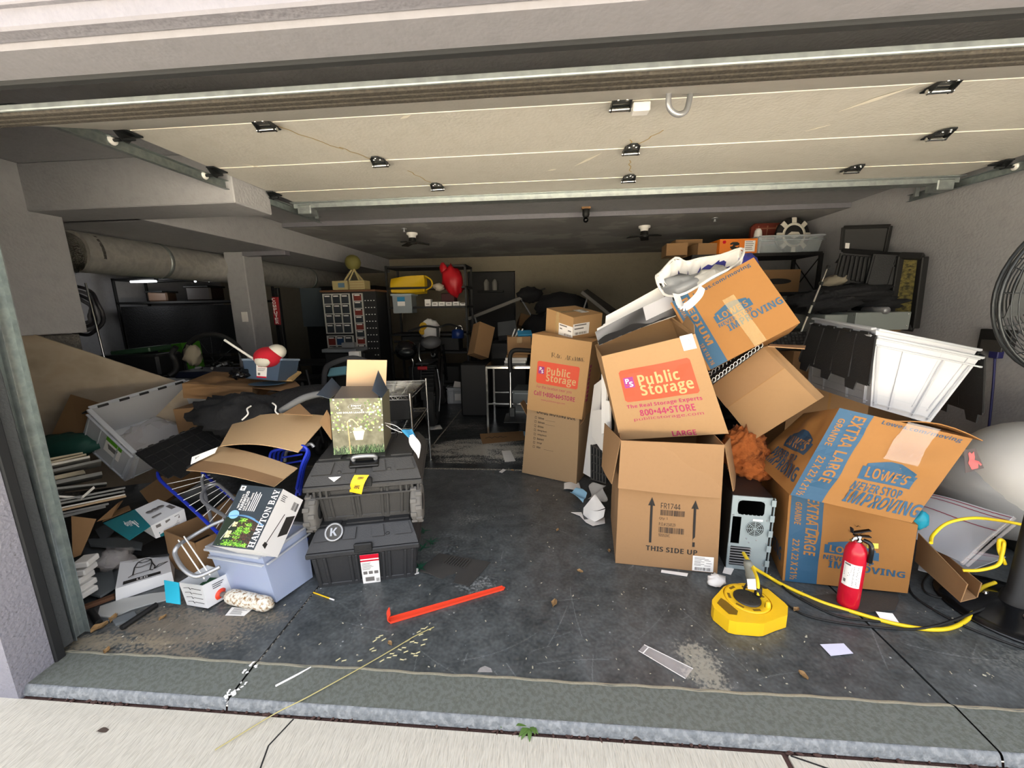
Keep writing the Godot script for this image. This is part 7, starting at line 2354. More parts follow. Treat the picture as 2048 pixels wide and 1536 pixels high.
	for x in [-0.42, 0.28]:
		b.tube([v(x, 0.85, 0.05), v(x * 0.8, 0.12, 0.05)], 0.014, 8)
		b.tube([v(x * 0.9, 0.55, 0.05), v(x * 0.8, 0.1, -0.45)], 0.014, 8)
	part(o, "frame", b, mats["black"])
	for x in [-0.36, 0.24]:
		for z in [0.05, -0.45]:
			b = MB.new()
			b.lathe(at(v(x, 0.1, z), v(0, 0, PI / 2)), [[0.05, -0.02], [0.09, -0.025], [0.1, 0.0], [0.09, 0.025], [0.05, 0.02]], 18)
			part(o, "wheel", b, mats["black plastic"])

# ---------------------------------------------------------------- the dark back of the garage
func shelf_rack(called, label, p: Vector3, s: Vector3, levels, m, post := 0.03):
	var o = thing(called, label, "shelf unit", p)
	for y in levels:
		var b = MB.new()
		b.box(at(v(0, y, 0)), v(s.x, 0.03, s.z), 0.002)
		part(o, "shelf", b, m)
	for sx in [-1, 1]:
		for sz in [-1, 1]:
			var b = MB.new()
			b.box(at(v(sx * (s.x / 2 - post / 2), s.y / 2, sz * (s.z / 2 - post / 2))), v(post, s.y, post), 0.002)
			part(o, "post", b, m)
	return o
func bicycle_wheel(o, c: Vector3, yaw, R, tyre, called := "wheel"):
	var b = MB.new()
	var t = Transform3D(Basis(Vector3.UP, yaw), c)
	var ring = []
	for k in 36: ring.append(t * v(0, R * cos(TAU * k / 36), R * sin(TAU * k / 36)))
	b.tube(ring, tyre, 10, true)
	var w = part(o, called, b, mat("tyre black", "262626", 0.85))
	b = MB.new()
	ring = []
	for k in 36: ring.append(t * v(0, (R - tyre * 1.1) * cos(TAU * k / 36), (R - tyre * 1.1) * sin(TAU * k / 36)))
	b.tube(ring, tyre * 0.45, 6, true)
	for k in 14: b.tube([t * v(0.02 * (1 if k % 2 else -1), 0.0, 0.0), t * v(0, (R - tyre) * cos(TAU * k / 14), (R - tyre) * sin(TAU * k / 14))], 0.0018, 4)
	b.lathe(t * at(Vector3.ZERO, v(0, 0, PI / 2)), [[0.0, -0.05], [0.02, -0.045], [0.02, 0.045], [0.0, 0.05]], 12)
	part(w, "rim_and_spokes", b, mats["dark steel"])
func build_back():
	var b
	var o
	var r
	# foil duct
	o = thing("air_duct", "shiny foil-wrapped air duct running under the soffit on the left", "duct", v(-3.95, 1.92, -5.3))
	var rel: Vector3 = -o.position
	b = MB.new()
	var pts = []
	for k in 24: pts.append(v(-3.95 + 0.004 * sin(k * 1.7), 1.925, -3.15 - k * 0.2) + rel)
	b.tube(pts, 0.17, 24)
	part(o, "duct_run", b, mats["foil"])
	b = MB.new()
	var el = smooth_path([v(-3.93, 1.93, -3.3), v(-3.98, 1.9, -3.08), v(-4.03, 1.74, -2.98), v(-4.06, 1.5, -2.96), v(-4.08, 1.3, -2.96)], 7)
	var rr = []
	for k in el.size(): rr.append(0.158 + 0.012 * sin(k * 2.9))
	var e2 = []
	for p in el: e2.append(p + rel)
	b.tube(e2, rr, 20)
	part(o, "flexible_elbow", b, tri(mat("foil crumpled", "8d8a82", 0.25, 0.9), null, ntex(0.05, 111, [], 30.0), 3.0, 1.0))
	for z in [-3.9, -5.2, -6.5]:
		b = MB.new()
		b.lathe(at(v(-3.95, 1.925, z) + rel, v(PI / 2, 0, 0)), [[0.171, -0.02], [0.176, -0.018], [0.176, 0.018], [0.171, 0.02]], 28)
		b.box(at(v(-3.95, 2.1, z) + rel), v(0.03, 0.02, 0.03))
		part(o, "hanger_band", b, mats["galvanised"])
	# coiled hose on the partition end and a chrome pole
	o = thing("hose_coil", "large coil of dark hose hung at the end of the left partition wall", "hose", v(-3.872,1.433,-3.05))
	for i in 4:
		b = MB.new()
		var ring = []
		for k in 40: ring.append(v((0.2 - i * 0.033) * cos(TAU * k / 40), (0.2 - i * 0.033) * sin(TAU * k / 40), 0.012 * sin(k * 0.8 + i)))
		b.tube(ring, 0.014, 8, true)
		part(o, "coil_turn", b, mat("hose dark", "26262a", 0.45) if i % 2 == 0 else mat("hose pale", "55565a", 0.45))
	b = MB.new()
	b.tube([v(-3.704,1.654,-3), (v(-3.704,1.654,-3)).lerp(v(-3.62,1.099,-2.95), 3.1)], 0.008, 8)
	lone("chrome_pole", b, mats["chrome"], "thin bright pole standing beside the hose coil", "pole")
	# strip lamp deep in the left bay
	o = thing("strip_lamp", "short glowing strip lamp deep in the left bay", "lamp", v(-5.535,1.834,-5.2))
	b = MB.new()
	b.box(at(v(0, 0.025, 0)), v(0.4, 0.02, 0.07), 0.004)
	part(o, "housing", b, mats["black"])
	b = MB.new()
	b.tube([v(-0.19, 0, 0), v(0.19, 0, 0)], 0.014, 10)
	var glow = mat("lamp glow", "ffffff", 0.5)
	glow.emission_enabled = true
	glow.emission = Color(0.95, 0.97, 1.0)
	glow.emission_energy_multiplier = 1.6
	part(o, "lamp_tube", b, glow)
	var al = OmniLight3D.new()
	al.name = "strip_lamp_light"
	al.position = v(0, -0.06, 0.05)
	al.light_energy = 0.04
	al.light_size = 0.1
	al.omni_range = 12.0
	al.omni_attenuation = 2.0
	al.shadow_enabled = true
	o.add_child(al, true)
	o = thing("string_light", "row of tiny white lights deep in the left bay, right of the strip lamp", "lamp", v(-4.587,1.82,-5.2))
	b = MB.new()
	b.tube([v(-0.95, 0.015, 0), v(0.25, 0.015, 0)], 0.005, 5)
	part(o, "lamp_wire", b, mats["black"])
	for x in [-0.18, 0.02, 0.14, 0.23]:
		b = MB.new()
		b.ball(at(v(x, 0, 0)), v(0.014, 0.014, 0.014), 8)
		part(o, "bulb", b, glow)
	# black-covered rack in the left bay and dark clutter around it
	o = shelf_rack("shelf_rack", "dark shelf rack hung with a black cover in the left bay", v(-5.15, 0, -5.6), v(2.1, 1.9, 0.5), [0.2, 0.7, 1.55, 1.88], mats["black"])
	b = MB.new()
	b.patch(func(u, w): return v(-0.95 + 1.9 * u, 1.5 - 0.68 * w, 0.28 + 0.012 * sin(u * 19.0)), 40, 4, 0.004)
	part(o, "black_cover", b, mats["black cloth"])
	var clutter = [["D", 0]]
	var dark = [[v(-4.9, 0, -4.3), v(0.5, 0.42, 0.4), 0.2, "121417", "black plastic bin on the floor of the left bay, farthest left"], [v(-4.5, 0, -4.55), v(0.5, 0.645, 0.4), -0.1, "1b1c1f", "dark grey bin on the floor of the left bay, behind the green box"],
		[v(-4.0, 0, -4.0), v(0.4, 0.36, 0.35), 0.4, "20242b", "dark bin at the left of the bicycle wheel"], [v(-3.46, 0, -3.92), v(0.6, 0.51, 0.34), 0.1, "1c2740", "navy blue bin below the bicycle wheel"],
		[v(-2.9, 0, -4.4), v(0.4, 0.62, 0.4), -0.15, "17181a", "black bin just in front of the column"], [v(-6.1, 0, -4.6), v(0.6, 0.8, 0.5), 0.1, "151515", "tall black bin by the far left wall"],
		[v(-5.0, 1.565, -5.6), v(0.35, 0.2, 0.3), 0.1, "2b211c", "small brown box on the upper level of the covered rack"], [v(-4.4, 1.565, -5.6), v(0.22, 0.16, 0.25), -0.2, "6f6a1a", "small olive yellow box on the covered rack"],
		[v(-5.7, 1.565, -5.6), v(0.25, 0.14, 0.25), 0.3, "5a4638", "small tan box at the left end of the covered rack"]]
	for q in dark: 
		o = plain("storage_bin", q[4], "bin", "", at(q[0] + v(0, q[1].y / 2 + 0.002, 0), v(0, q[2], 0)), q[1], mat("bin " + q[3], q[3], 0.5), 0.02)
		b = MB.new()
		b.box(at(v(0, q[1].y, 0)), v(q[1].x + 0.03, 0.025, q[1].z + 0.03), 0.008)
		part(o, "lid", b, mats["black plastic"])
	# green tool carton with a black hose
	var c = [v(-4.707,0.68,-4.739),v(-4.388,0.701,-4.719),v(-4.755,1.011,-4.733),v(-4.397,1.047,-4.713),v(-4.721,0.675,-4.489),v(-4.403,0.696,-4.469),v(-4.769,1.006,-4.484),v(-4.411,1.042,-4.464)]
	r = crate("tool_carton", "bright green printed carton in the left bay behind the plywood sheet", "cardboard box", "", c, mat("tool green", "4f9a24", 0.6), 0.004, 19)
	b = MB.new()
	ink(b, r[1][0], 0.0, 0.3, 0.7, 0.8); lines(b, r[1][0], 0.1, 0.06, 0.6, 0.25, 3)
	part(r[0], "black_print", b, mats["ink black"])
	b = MB.new()
	b.tube(smooth_path([v(-3.216,1.111,-3.2),v(-3.266,1.05,-3.2),v(-3.249,0.988,-3.2),v(-3.205,0.916,-3.15),v(-3.229,0.872,-3.1)], 5), 0.022, 8)
	lone("vacuum_hose", b, mats["black plastic"], "ribbed black hose looped in front of the green carton", "hose")
	plain("tray", "flat dark green tray lying left of the green carton", "tray", "", at(v(-3.872,1.057,-3.5), v(0, 0.2, 0.1)), v(0.34, 0.05, 0.3), mat("tray green", "2c4a33", 0.5), 0.01)
	plain("tool_case", "long black tool case lying under the green tray", "case", "", at(v(-3.815,0.935,-3.4), v(0, 0.1, 0.0)), v(0.6, 0.2, 0.3), mats["black plastic"], 0.02)
	b = MB.new()
	b.ball(at(v(-3.171,1.02,-3.3)), v(0.07, 0.09, 0.06), 14, crumple(113, 0.6, 3.0))
	lone("cloth", b, mat("cloth beige", "8b8372", 0.9), "pale crumpled cloth in front of the bicycle wheel", "cloth")
	o = thing("bicycle_wheel", "bare bicycle wheel leaning upright before the column", "wheel", v(-3.461,0.868,-3.85))
	bicycle_wheel(o, Vector3.ZERO, PI / 2 + 0.15, 0.315, 0.021, "tyre")
	# small parts in a tray under the wheel
	for i in 14:
		b = MB.new()
		var p: Vector3 = (v(-3.142,0.914,-3.3)).lerp(v(-2.775,0.945,-3.3), rng.randf()) + v(0, rng.randf_range(-0.02, 0.02), rng.randf_range(-0.06, 0.06))
		b.box(at(p, v(rng.randf(), rng.randf() * 3, rng.randf())), v(rng.randf_range(0.02, 0.06), 0.012, 0.02), 0.003)
		lone("metal_fitting", b, [mats["silver paint"], mats["dark steel"]][i % 2], "small metal fitting loose in the tray under the bicycle wheel", "fitting", "metal fittings under the bicycle wheel")
	plain("parts_tray", "shallow navy tray of metal fittings under the bicycle wheel", "tray", "", at(v(-3.015,0.86,-3.35)), v(0.55, 0.06, 0.3), mat("navy plastic", "1d2438", 0.5), 0.01)
	o = thing("low_table", "low dark table carrying the tool case and the parts tray", "table", v(-3.5, 0, -3.42))
	b = MB.new()
	b.box(at(v(0, 0.74, 0)), v(1.5, 0.03, 0.5), 0.004)
	part(o, "table_top", b, mats["black"])
	for sx in [-1, 1]:
		for sz in [-1, 1]:
			b = MB.new()
			b.box(at(v(sx * 0.7, 0.36, sz * 0.2)), v(0.04, 0.72, 0.04), 0.003)
			part(o, "leg", b, mats["black"])
	# red sign
	o = thing("wall_sign", "narrow red vertical sign reading COMPUTER behind the column", "sign", v(-3.511,1.404,-5))
	b = MB.new()
	b.box(at(Vector3.ZERO, v(0, 0, -0.04)), v(0.085, 0.36, 0.02), 0.003)
	part(o, "sign_board", b, mat("sign red", "a01822", 0.5))
	b = MB.new()
	var sf = face([v(-0.042, -0.175, 0.011), v(0.042, -0.178, 0.011), v(0.028, 0.175, 0.011), v(-0.055, 0.178, 0.011)])
	for i in 8: write(b, sf, "COMPUTER"[i], [0.22, 0.03 + i * 0.12, 0.78, 0.13 + i * 0.12])
	part(o, "white_lettering", b, mats["paper"])
	plain("post", "dark post carrying the narrow red sign", "post", "", at(v(-3.5, 0.85, -5.05)), v(0.05, 1.7, 0.05), mats["black"])
	plain("grey_board", "blank grey-blue panel standing behind the red sign", "panel", "", at(v(-3.794,1.449,-6.3)), v(0.36, 0.62, 0.03), mat("panel slate", "4d575e", 0.6))
	plain("dark_cabinet", "tall black cabinet at the back behind the red sign", "cabinet", "", at(v(-3.5, 0.9, -6.9)), v(1.3, 1.8, 0.5), mats["black plastic"], 0.01)
	# black table with chrome legs
	o = thing("work_table", "black table with thin chrome legs in front of the drawer cabinets", "table", v(-2.95, 0, -4.9))
	b = MB.new()
	b.box(at(v(0, 0.74, 0)), v(0.9, 0.03, 0.5), 0.004)
	part(o, "table_top", b, mats["black"])
	for sx in [-1, 1]:
		for sz in [-1, 1]:
			b = MB.new()
			b.tube([v(sx * 0.42, 0.0, sz * 0.22), v(sx * 0.42, 0.73, sz * 0.22)], 0.012, 8)
			part(o, "leg", b, mats["chrome"])
	# drawer cabinets
	o = thing("parts_cabinet", "tall stack of small-drawer cabinets with white frames, left of the black shelf", "drawer cabinet", v(-2.72, 0, -5.6))
	b = MB.new()
	b.box(at(v(0, 1.66, 0)), v(0.8, 0.025, 0.42), 0.003)
	part(o, "wood_top", b, mat("wood brown", "6d4a33", 0.8))
	b = MB.new()
	b.box(at(v(0, 0.83, -0.02)), v(0.76, 1.64, 0.36))
	part(o, "carcass", b, mats["black plastic"])
	var frame = mat("drawer frame", "c4c4be", 0.5)
	var tints = ["30363c", "3a3f45", "2a5a48", "7a3028", "7a5a28", "2a4668"]
	for blk in [[-0.37, 1.08, 3, 4, 0.135], [-0.37, 0.5, 3, 4, 0.135], [0.06, 0.42, 1, 12, 0.1]]:
		var cw: float = 0.125 if blk[2] == 3 else 0.13
		b = MB.new()
		for i in blk[2] + 1: b.box(at(v(blk[0] + i * cw, blk[1] + blk[3] * blk[4] / 2, 0.175)), v(0.012, blk[3] * blk[4] + 0.012, 0.03))
		for j in blk[3] + 1: b.box(at(v(blk[0] + blk[2] * cw / 2, blk[1] + j * blk[4], 0.175)), v(blk[2] * cw, 0.012, 0.03))
		part(o, "white_frame", b, frame)
		for j in blk[3]:
			for i in blk[2]:
				b = MB.new()
				b.box(at(v(blk[0] + (i + 0.5) * cw, blk[1] + (j + 0.42) * blk[4], 0.168)), v(cw - 0.018, blk[4] * 0.74, 0.03), 0.003)
				var dp = part(o, "drawer", b, mat("drawer " + tints[(i * 2 + j * 3) % 6 if blk[1] < 1.0 else (i + j) % 2], tints[(i * 2 + j * 3) % 6 if blk[1] < 1.0 else (i + j) % 2], 0.35))
				b = MB.new()
				b.box(at(v(blk[0] + (i + 0.5) * cw, blk[1] + (j + 0.8) * blk[4], 0.19)), v(cw * 0.55, 0.016, 0.01))
				part(dp, "label_strip", b, mats["paper"])
	b = MB.new()
	for j in 12:
		for i in 4: b.box(at(v(0.225 + i * 0.042, 0.48 + j * 0.095, 0.166)), v(0.016, 0.012, 0.006))
	part(o, "drawer_pulls", b, mats["white plastic"]).set_meta("kind", "stuff")
	for i in 2:
		var pc = plain("wooden_crate", ["small cream crate on the drawer cabinets, left one with a blue label", "small cream crate on the drawer cabinets, right one"][i], "crate", "", at(v(-2.8 + i * 0.24, 1.735, -5.45)), v(0.22, 0.12, 0.18), mat("crate cream", "a89a6c", 0.8), 0.004)
		b = MB.new()
		if i == 0: b.box(at(v(0.02, 0.06, 0.092)), v(0.09, 0.06, 0.004))
		else:
			for k in 3: b.box(at(v(0, 0.025 + k * 0.035, 0.092)), v(0.2, 0.006, 0.004))
		part(pc, "label" if i == 0 else "slat", b, mat("label steel", "55748a", 0.6) if i == 0 else mats["card"])
	o = thing("toy_stand", "cream toy frame carrying a yellow ball on top of the cream crates", "toy", v(-2.66, 1.8, -5.45))
	b = MB.new()
	for s in [-1, 1]:
		b.bar(v(0.02, 0.16, 0), v(s * 0.13 + 0.02, 0, 0), 0.02, 0.02)
		b.bar(v(0.05, 0.15, 0.02), v(s * 0.07 + 0.05, 0, 0.05), 0.018, 0.018)
	part(o, "frame", b, mat("crate cream", "a89a6c", 0.8))
	b = MB.new()
	b.ball(at(v(0.02, 0.24, -0.02)), v(0.105, 0.105, 0.105), 24)
	part(o, "ball", b, mat("ball yellow", "6d6832", 0.7))
	plain("grey_mat", "grey ribbed mat lying on boxes in front of the drawer cabinets", "mat", "", at(v(-2.418,0.932,-4.6)), v(0.42, 0.04, 0.3), mat("mat grey", "6f7478", 0.6), 0.004)
	plain("mat_support", "black case under the grey ribbed mat", "case", "", at(v(-2.4, 0.455, -4.68)), v(0.5, 0.91, 0.3), mats["black plastic"], 0.02)
	plain("low_case", "black case in front of the one under the grey ribbed mat", "case", "", at(v(-2.15, 0.418, -4.33)), v(0.4, 0.832, 0.3), mats["black plastic"], 0.02)
	plain("silver_box", "small silver box on the grey ribbed mat", "box", "", at(v(-2.336,0.991,-4.55)), v(0.15, 0.06, 0.08), mats["silver paint"], 0.006)
	plain("printed_box", "small white and orange printed box below the grey ribbed mat", "box", "", at(v(-2.148,0.906,-4.3)), v(0.12, 0.07, 0.06), mats["paper"], 0.003)
	# tall black shelf with bags
	o = shelf_rack("shelf_rack", "tall black shelf rack with yellow and red bags at the back", v(-1.73, 0, -6.05), v(1.2, 2.02, 0.5), [0.25, 0.75, 1.02, 1.42, 1.7, 2.0], mats["black"])
	b = MB.new()
	var yb = [v(-2.271,1.644,-5.85),v(-1.748,1.64,-5.8),v(-1.777,1.891,-5.85),v(-2.283,1.842,-5.9)]
	b.patch(face(yb, func(u, w): return 0.03 * sin(4.0 * u + 3.0 * w)), 8, 6, 0.1)
	o = lone("shopping_bag", b, mat("bag yellow", "d8b010", 0.6), "bright yellow shopping bag lying on the tall black shelf", "bag")
	b = MB.new()
	b.tube(smooth_path([v(-1.734,1.866,-5.8),v(-1.634,1.804,-5.75),v(-1.624,1.72,-5.75),v(-1.731,1.668,-5.8)], 4), 0.012, 6)
	part(o, "handle", b, mat("bag yellow", "d8b010", 0.6))
	b = MB.new()
	b.ball(at(v(-1.332,1.787,-5.8), v(0, 0, 0.25)), v(0.14, 0.22, 0.12), 20, crumple(117, 0.35, 2.0))
	b.ball(at(v(-1.449,1.943,-5.8), v(0, 0, 0.3)), v(0.06, 0.1, 0.06), 12, crumple(118, 0.3, 2.0))
	lone("red_bag", b, mat("bag red", "b4101c", 0.5), "red knotted plastic bag on the tall black shelf, right of the yellow one", "bag")
	b = MB.new()
	b.ball(at(v(-1.516,1.701,-5.7), v(0, 0, -0.2)), v(0.08, 0.05, 0.06), 14, crumple(119, 0.5, 2.5))
	lone("beige_cloth", b, mat("cloth light", "b9ad9a", 0.9), "small beige cloth hanging between the yellow and the red bag", "cloth")
	r = crate("clear_bin", "grey translucent lidded bin with a blue label on the tall black shelf", "storage tote", "", bx(v(-2.096,1.341,-5.9), v(0, 0.05, 0), v(0.28, 0.26, 0.26)), mat("bin grey", "8e979c", 0.35), 0)
	b = MB.new()
	b.box(at(v(0, 0.265, 0)), v(0.32, 0.03, 0.3), 0.006)
	part(r[0], "lid", b, mat("bin lid", "a5afb5", 0.4))
	b = MB.new()
	ink(b, r[1][0], 0.25, 0.1, 0.65, 0.35, 1, 1, 0.004)
	part(r[0], "blue_label", b, mat("label blue", "1f7fae", 0.5))
	b = MB.new()
	ink(b, r[1][0], 0.25, 0.35, 0.65, 0.6, 1, 1, 0.004)
	part(r[0], "white_label", b, mats["paper"])
	for i in 6:
		var bk = plain("white_carton", ["white small carton on the tall shelf, first from the left", "white small carton on the tall shelf, second from the left", "white small carton on the tall shelf, third from the left", "white small carton on the tall shelf, fourth from the left", "white small carton on the tall shelf, fifth from the left", "white small carton on the tall shelf, at the right end"][i], "box", "", at(v(-1.72 + i * 0.105, 1.435 + [0.05, 0.03, 0.03, 0.028, 0.03, 0.02][i], -5.86)), v(0.09, [0.1, 0.06, 0.06, 0.056, 0.06, 0.04][i], 0.1), mats["paper"], 0.003)
		b = MB.new()
		b.box(at(v(0.0, 0.03, 0.051)), v(0.05, 0.012, 0.002))
		part(bk, "print", b, mats["ink grey"])
	o = thing("smiley_bag", "white plastic bag with round yellow faces on the tall black shelf", "bag", v(-1.705,1.091,-5.75))
	b = MB.new()
	b.ball(at(v(0.02, 0, 0)), v(0.15, 0.16, 0.08), 20, crumple(121, 0.3, 2.5))
	part(o, "bag_skin", b, mats["paper"])
	for q in [[-0.06, 0.06, 0.055], [-0.08, -0.02, 0.045]]:
		b = MB.new()
		b.lathe(at(v(q[0], q[1], 0.075), v(PI / 2, 0, -0.3)), [[0.0, 0.012], [q[2] * 0.7, 0.01], [q[2], 0.0]], 20)
		var yf = part(o, "yellow_face", b, mat("face yellow", "e0b020", 0.6))
		b = MB.new()
		for s in [-1, 1]: b.ball(at(v(q[0] + s * 0.016, q[1] + 0.012, 0.09)), v(0.005, 0.008, 0.003), 6)
		part(yf, "eye", b, mats["black"])
	b = MB.new()
	b.lathe(at(v(-1.287,0.965,-5.8)), [[0.0, 0.0], [0.09, 0.0], [0.09, 0.11], [0.06, 0.13], [0.0, 0.135]], 20)
	o = lone("blue_pot", b, mat("pot blue", "16306e", 0.4), "small dark blue pot with a wire handle on the tall black shelf", "pot")
	b = MB.new()
	b.tube(smooth_path([v(-1.327,0.997,-5.78),v(-1.299,1.121,-5.78),v(-1.23,1.142,-5.78),v(-1.205,1.025,-5.78)], 4), 0.005, 5)
	part(o, "wire_handle", b, mats["chrome"])
	for i in 4: plain("dark_box", ["dark red-brown box on the tall shelf behind the white cartons", "black box on the lower level of the tall shelf, left", "black box on the lower level of the tall shelf, right", "black box at the foot of the tall shelf"][i], "box", "", at([v(-1.45, 1.53, -6.05), v(-2.0, 0.88, -6.05), v(-1.5, 0.87, -6.05), v(-1.7, 0.4, -6.05)][i]), [v(0.2, 0.18, 0.2), v(0.36, 0.22, 0.3), v(0.4, 0.2, 0.3), v(0.8, 0.26, 0.36)][i], [mat("box maroon", "431a1c", 0.7), mats["black plastic"], mats["black plastic"], mats["black plastic"]][i], 0.008)
	back_vehicles()
	back_middle()
	ceiling_fittings()

func back_vehicles():
	var b
	# electric bicycle seen from behind
	var o = thing("electric_bicycle", "black fat-tyre electric bicycle parked facing the back wall", "bicycle", v(-1.36, 0, -4.55))
	bicycle_wheel(o, v(0, 0.36, 0.0), 0.16, 0.3, 0.062, "rear_wheel")
	bicycle_wheel(o, v(-0.17, 0.36, -1.1), 0.16, 0.3, 0.06, "front_wheel")
	b = MB.new()
	b.tube(smooth_path([v(0.0, 0.36, -0.02), v(-0.03, 0.42, -0.2), v(-0.07, 0.4, -0.48)], 4), 0.022, 8)
	b.tube([v(-0.07, 0.4, -0.48), v(-0.15, 0.86, -0.95)], 0.045, 10)
	b.tube([v(-0.02, 0.84, -0.22), v(-0.145, 0.82, -0.92)], 0.03, 8)
	b.tube([v(-0.07, 0.4, -0.48), v(-0.02, 0.9, -0.2)], 0.02, 8)
	for s in [-1, 1]: b.tube([v(-0.17 + s * 0.08, 0.36, -1.1), v(-0.15 + s * 0.06, 0.9, -0.98)], 0.02, 8)
	part(o, "frame", b, mats["black gloss"])
	b = MB.new()
	b.ball(at(v(-0.02, 1.0, -0.16), v(0.1, 0.1, 0)), v(0.12, 0.075, 0.16), 20)
	part(o, "saddle", b, mat("saddle grey", "4a4b4d", 0.7))
	b = MB.new()
	for k in 14:
		var a = 0.25 + 1.75 * k / 13.0
		b.box(Transform3D(Basis.from_euler(v(0, 0.16, 0)), v(0, 0.36, 0)) * Transform3D(Basis.from_euler(v(a - PI / 2, 0, 0)), v(0, 0.39 * sin(a), 0.39 * cos(a))), v(0.14, 0.008, 0.1), 0.002)
	part(o, "mudguard", b, mats["black plastic"])
	b = MB.new()
	b.box(at(v(0.0, 0.8, 0.1)), v(0.15, 0.02, 0.4), 0.006)
	part(o, "rear_rack", b, mats["black plastic"])
	b = MB.new()
	b.box(at(v(0.0, 0.755, 0.3)), v(0.11, 0.04, 0.02), 0.006)
	part(o, "tail_lamp", b, mat("lamp red", "7c1018", 0.25))
	b = MB.new()
	b.tube(smooth_path([v(-0.5, 1.1, -0.75), v(-0.32, 1.16, -0.92), v(-0.15, 1.14, -0.97), v(0.02, 1.18, -0.94), v(0.22, 1.14, -0.8)], 5), 0.014, 8)
	b.tube([v(-0.15, 0.88, -0.96), v(-0.15, 1.14, -0.97)], 0.02, 8)
	part(o, "handlebar", b, mats["black plastic"])
	b = MB.new()
	b.lathe(at(v(-0.1, 0.4, -0.46), v(0, 0, PI / 2 + 0.1)), [[0.0, -0.08], [0.085, -0.07], [0.09, 0.07], [0.0, 0.08]], 18)
	b.tube([v(-0.2, 0.4, -0.46), v(-0.2, 0.26, -0.4)], 0.01, 6); b.tube([v(0.02, 0.4, -0.46), v(0.02, 0.54, -0.52)], 0.01, 6)
	part(o, "crank", b, mats["dark steel"])
	b = MB.new()
	b.tube(smooth_path([v(0.09, 0.7, 0.02), v(0.12, 0.45, 0.05), v(0.1, 0.2, 0.08)], 4), 0.006, 5)
	part(o, "kickstand", b, mats["silver paint"])
	# a pair of folded scooters beside it
	for i in 2:
		var x = -1.78 + i * 0.18
		var s = thing("kick_scooter", ["folded black scooter with chrome stem left of the electric bicycle, farther one", "folded black scooter with chrome stem left of the electric bicycle, nearer one"][i], "scooter", v(x, 0, -4.9 + i * 0.2))
		b = MB.new()
		b.box(at(v(0, 0.1, 0)), v(0.14, 0.04, 0.7), 0.012)
		part(s, "deck", b, mats["black plastic"])
		b = MB.new()
		b.tube(smooth_path([v(0, 0.12, -0.3), v(0, 0.55, -0.22), v(0.03, 0.7, -0.2), v(0.0, 0.8, -0.2), v(0.02, 0.98, -0.18)], 4), 0.017, 8)
		part(s, "stem", b, mats["chrome"])
		b = MB.new()
		b.tube([v(-0.2, 0.98, -0.18), v(0.22, 0.98, -0.18)], 0.016, 8)
		part(s, "handlebar", b, mats["black"])
		for z in [-0.36, 0.34]:
			b = MB.new()
			b.lathe(at(v(0, 0.1, z), v(0, 0, PI / 2)), [[0.0, -0.02], [0.08, -0.022], [0.095, 0.0], [0.08, 0.022], [0.0, 0.02]], 18)
			part(s, "wheel", b, mats["black"])
	b = MB.new()
	b.ball(at(v(-1.659,0.92,-4.6)), v(0.13, 0.12, 0.14), 20)
	var hm = lone("helmet", b, mats["black gloss"], "glossy black helmet hanging on the scooters beside the bicycle", "helmet")
	b = MB.new()
	b.ball(at(v(-1.632,0.905,-4.52)), v(0.1, 0.05, 0.08), 14)
	part(hm, "visor", b, mats["dark steel"])

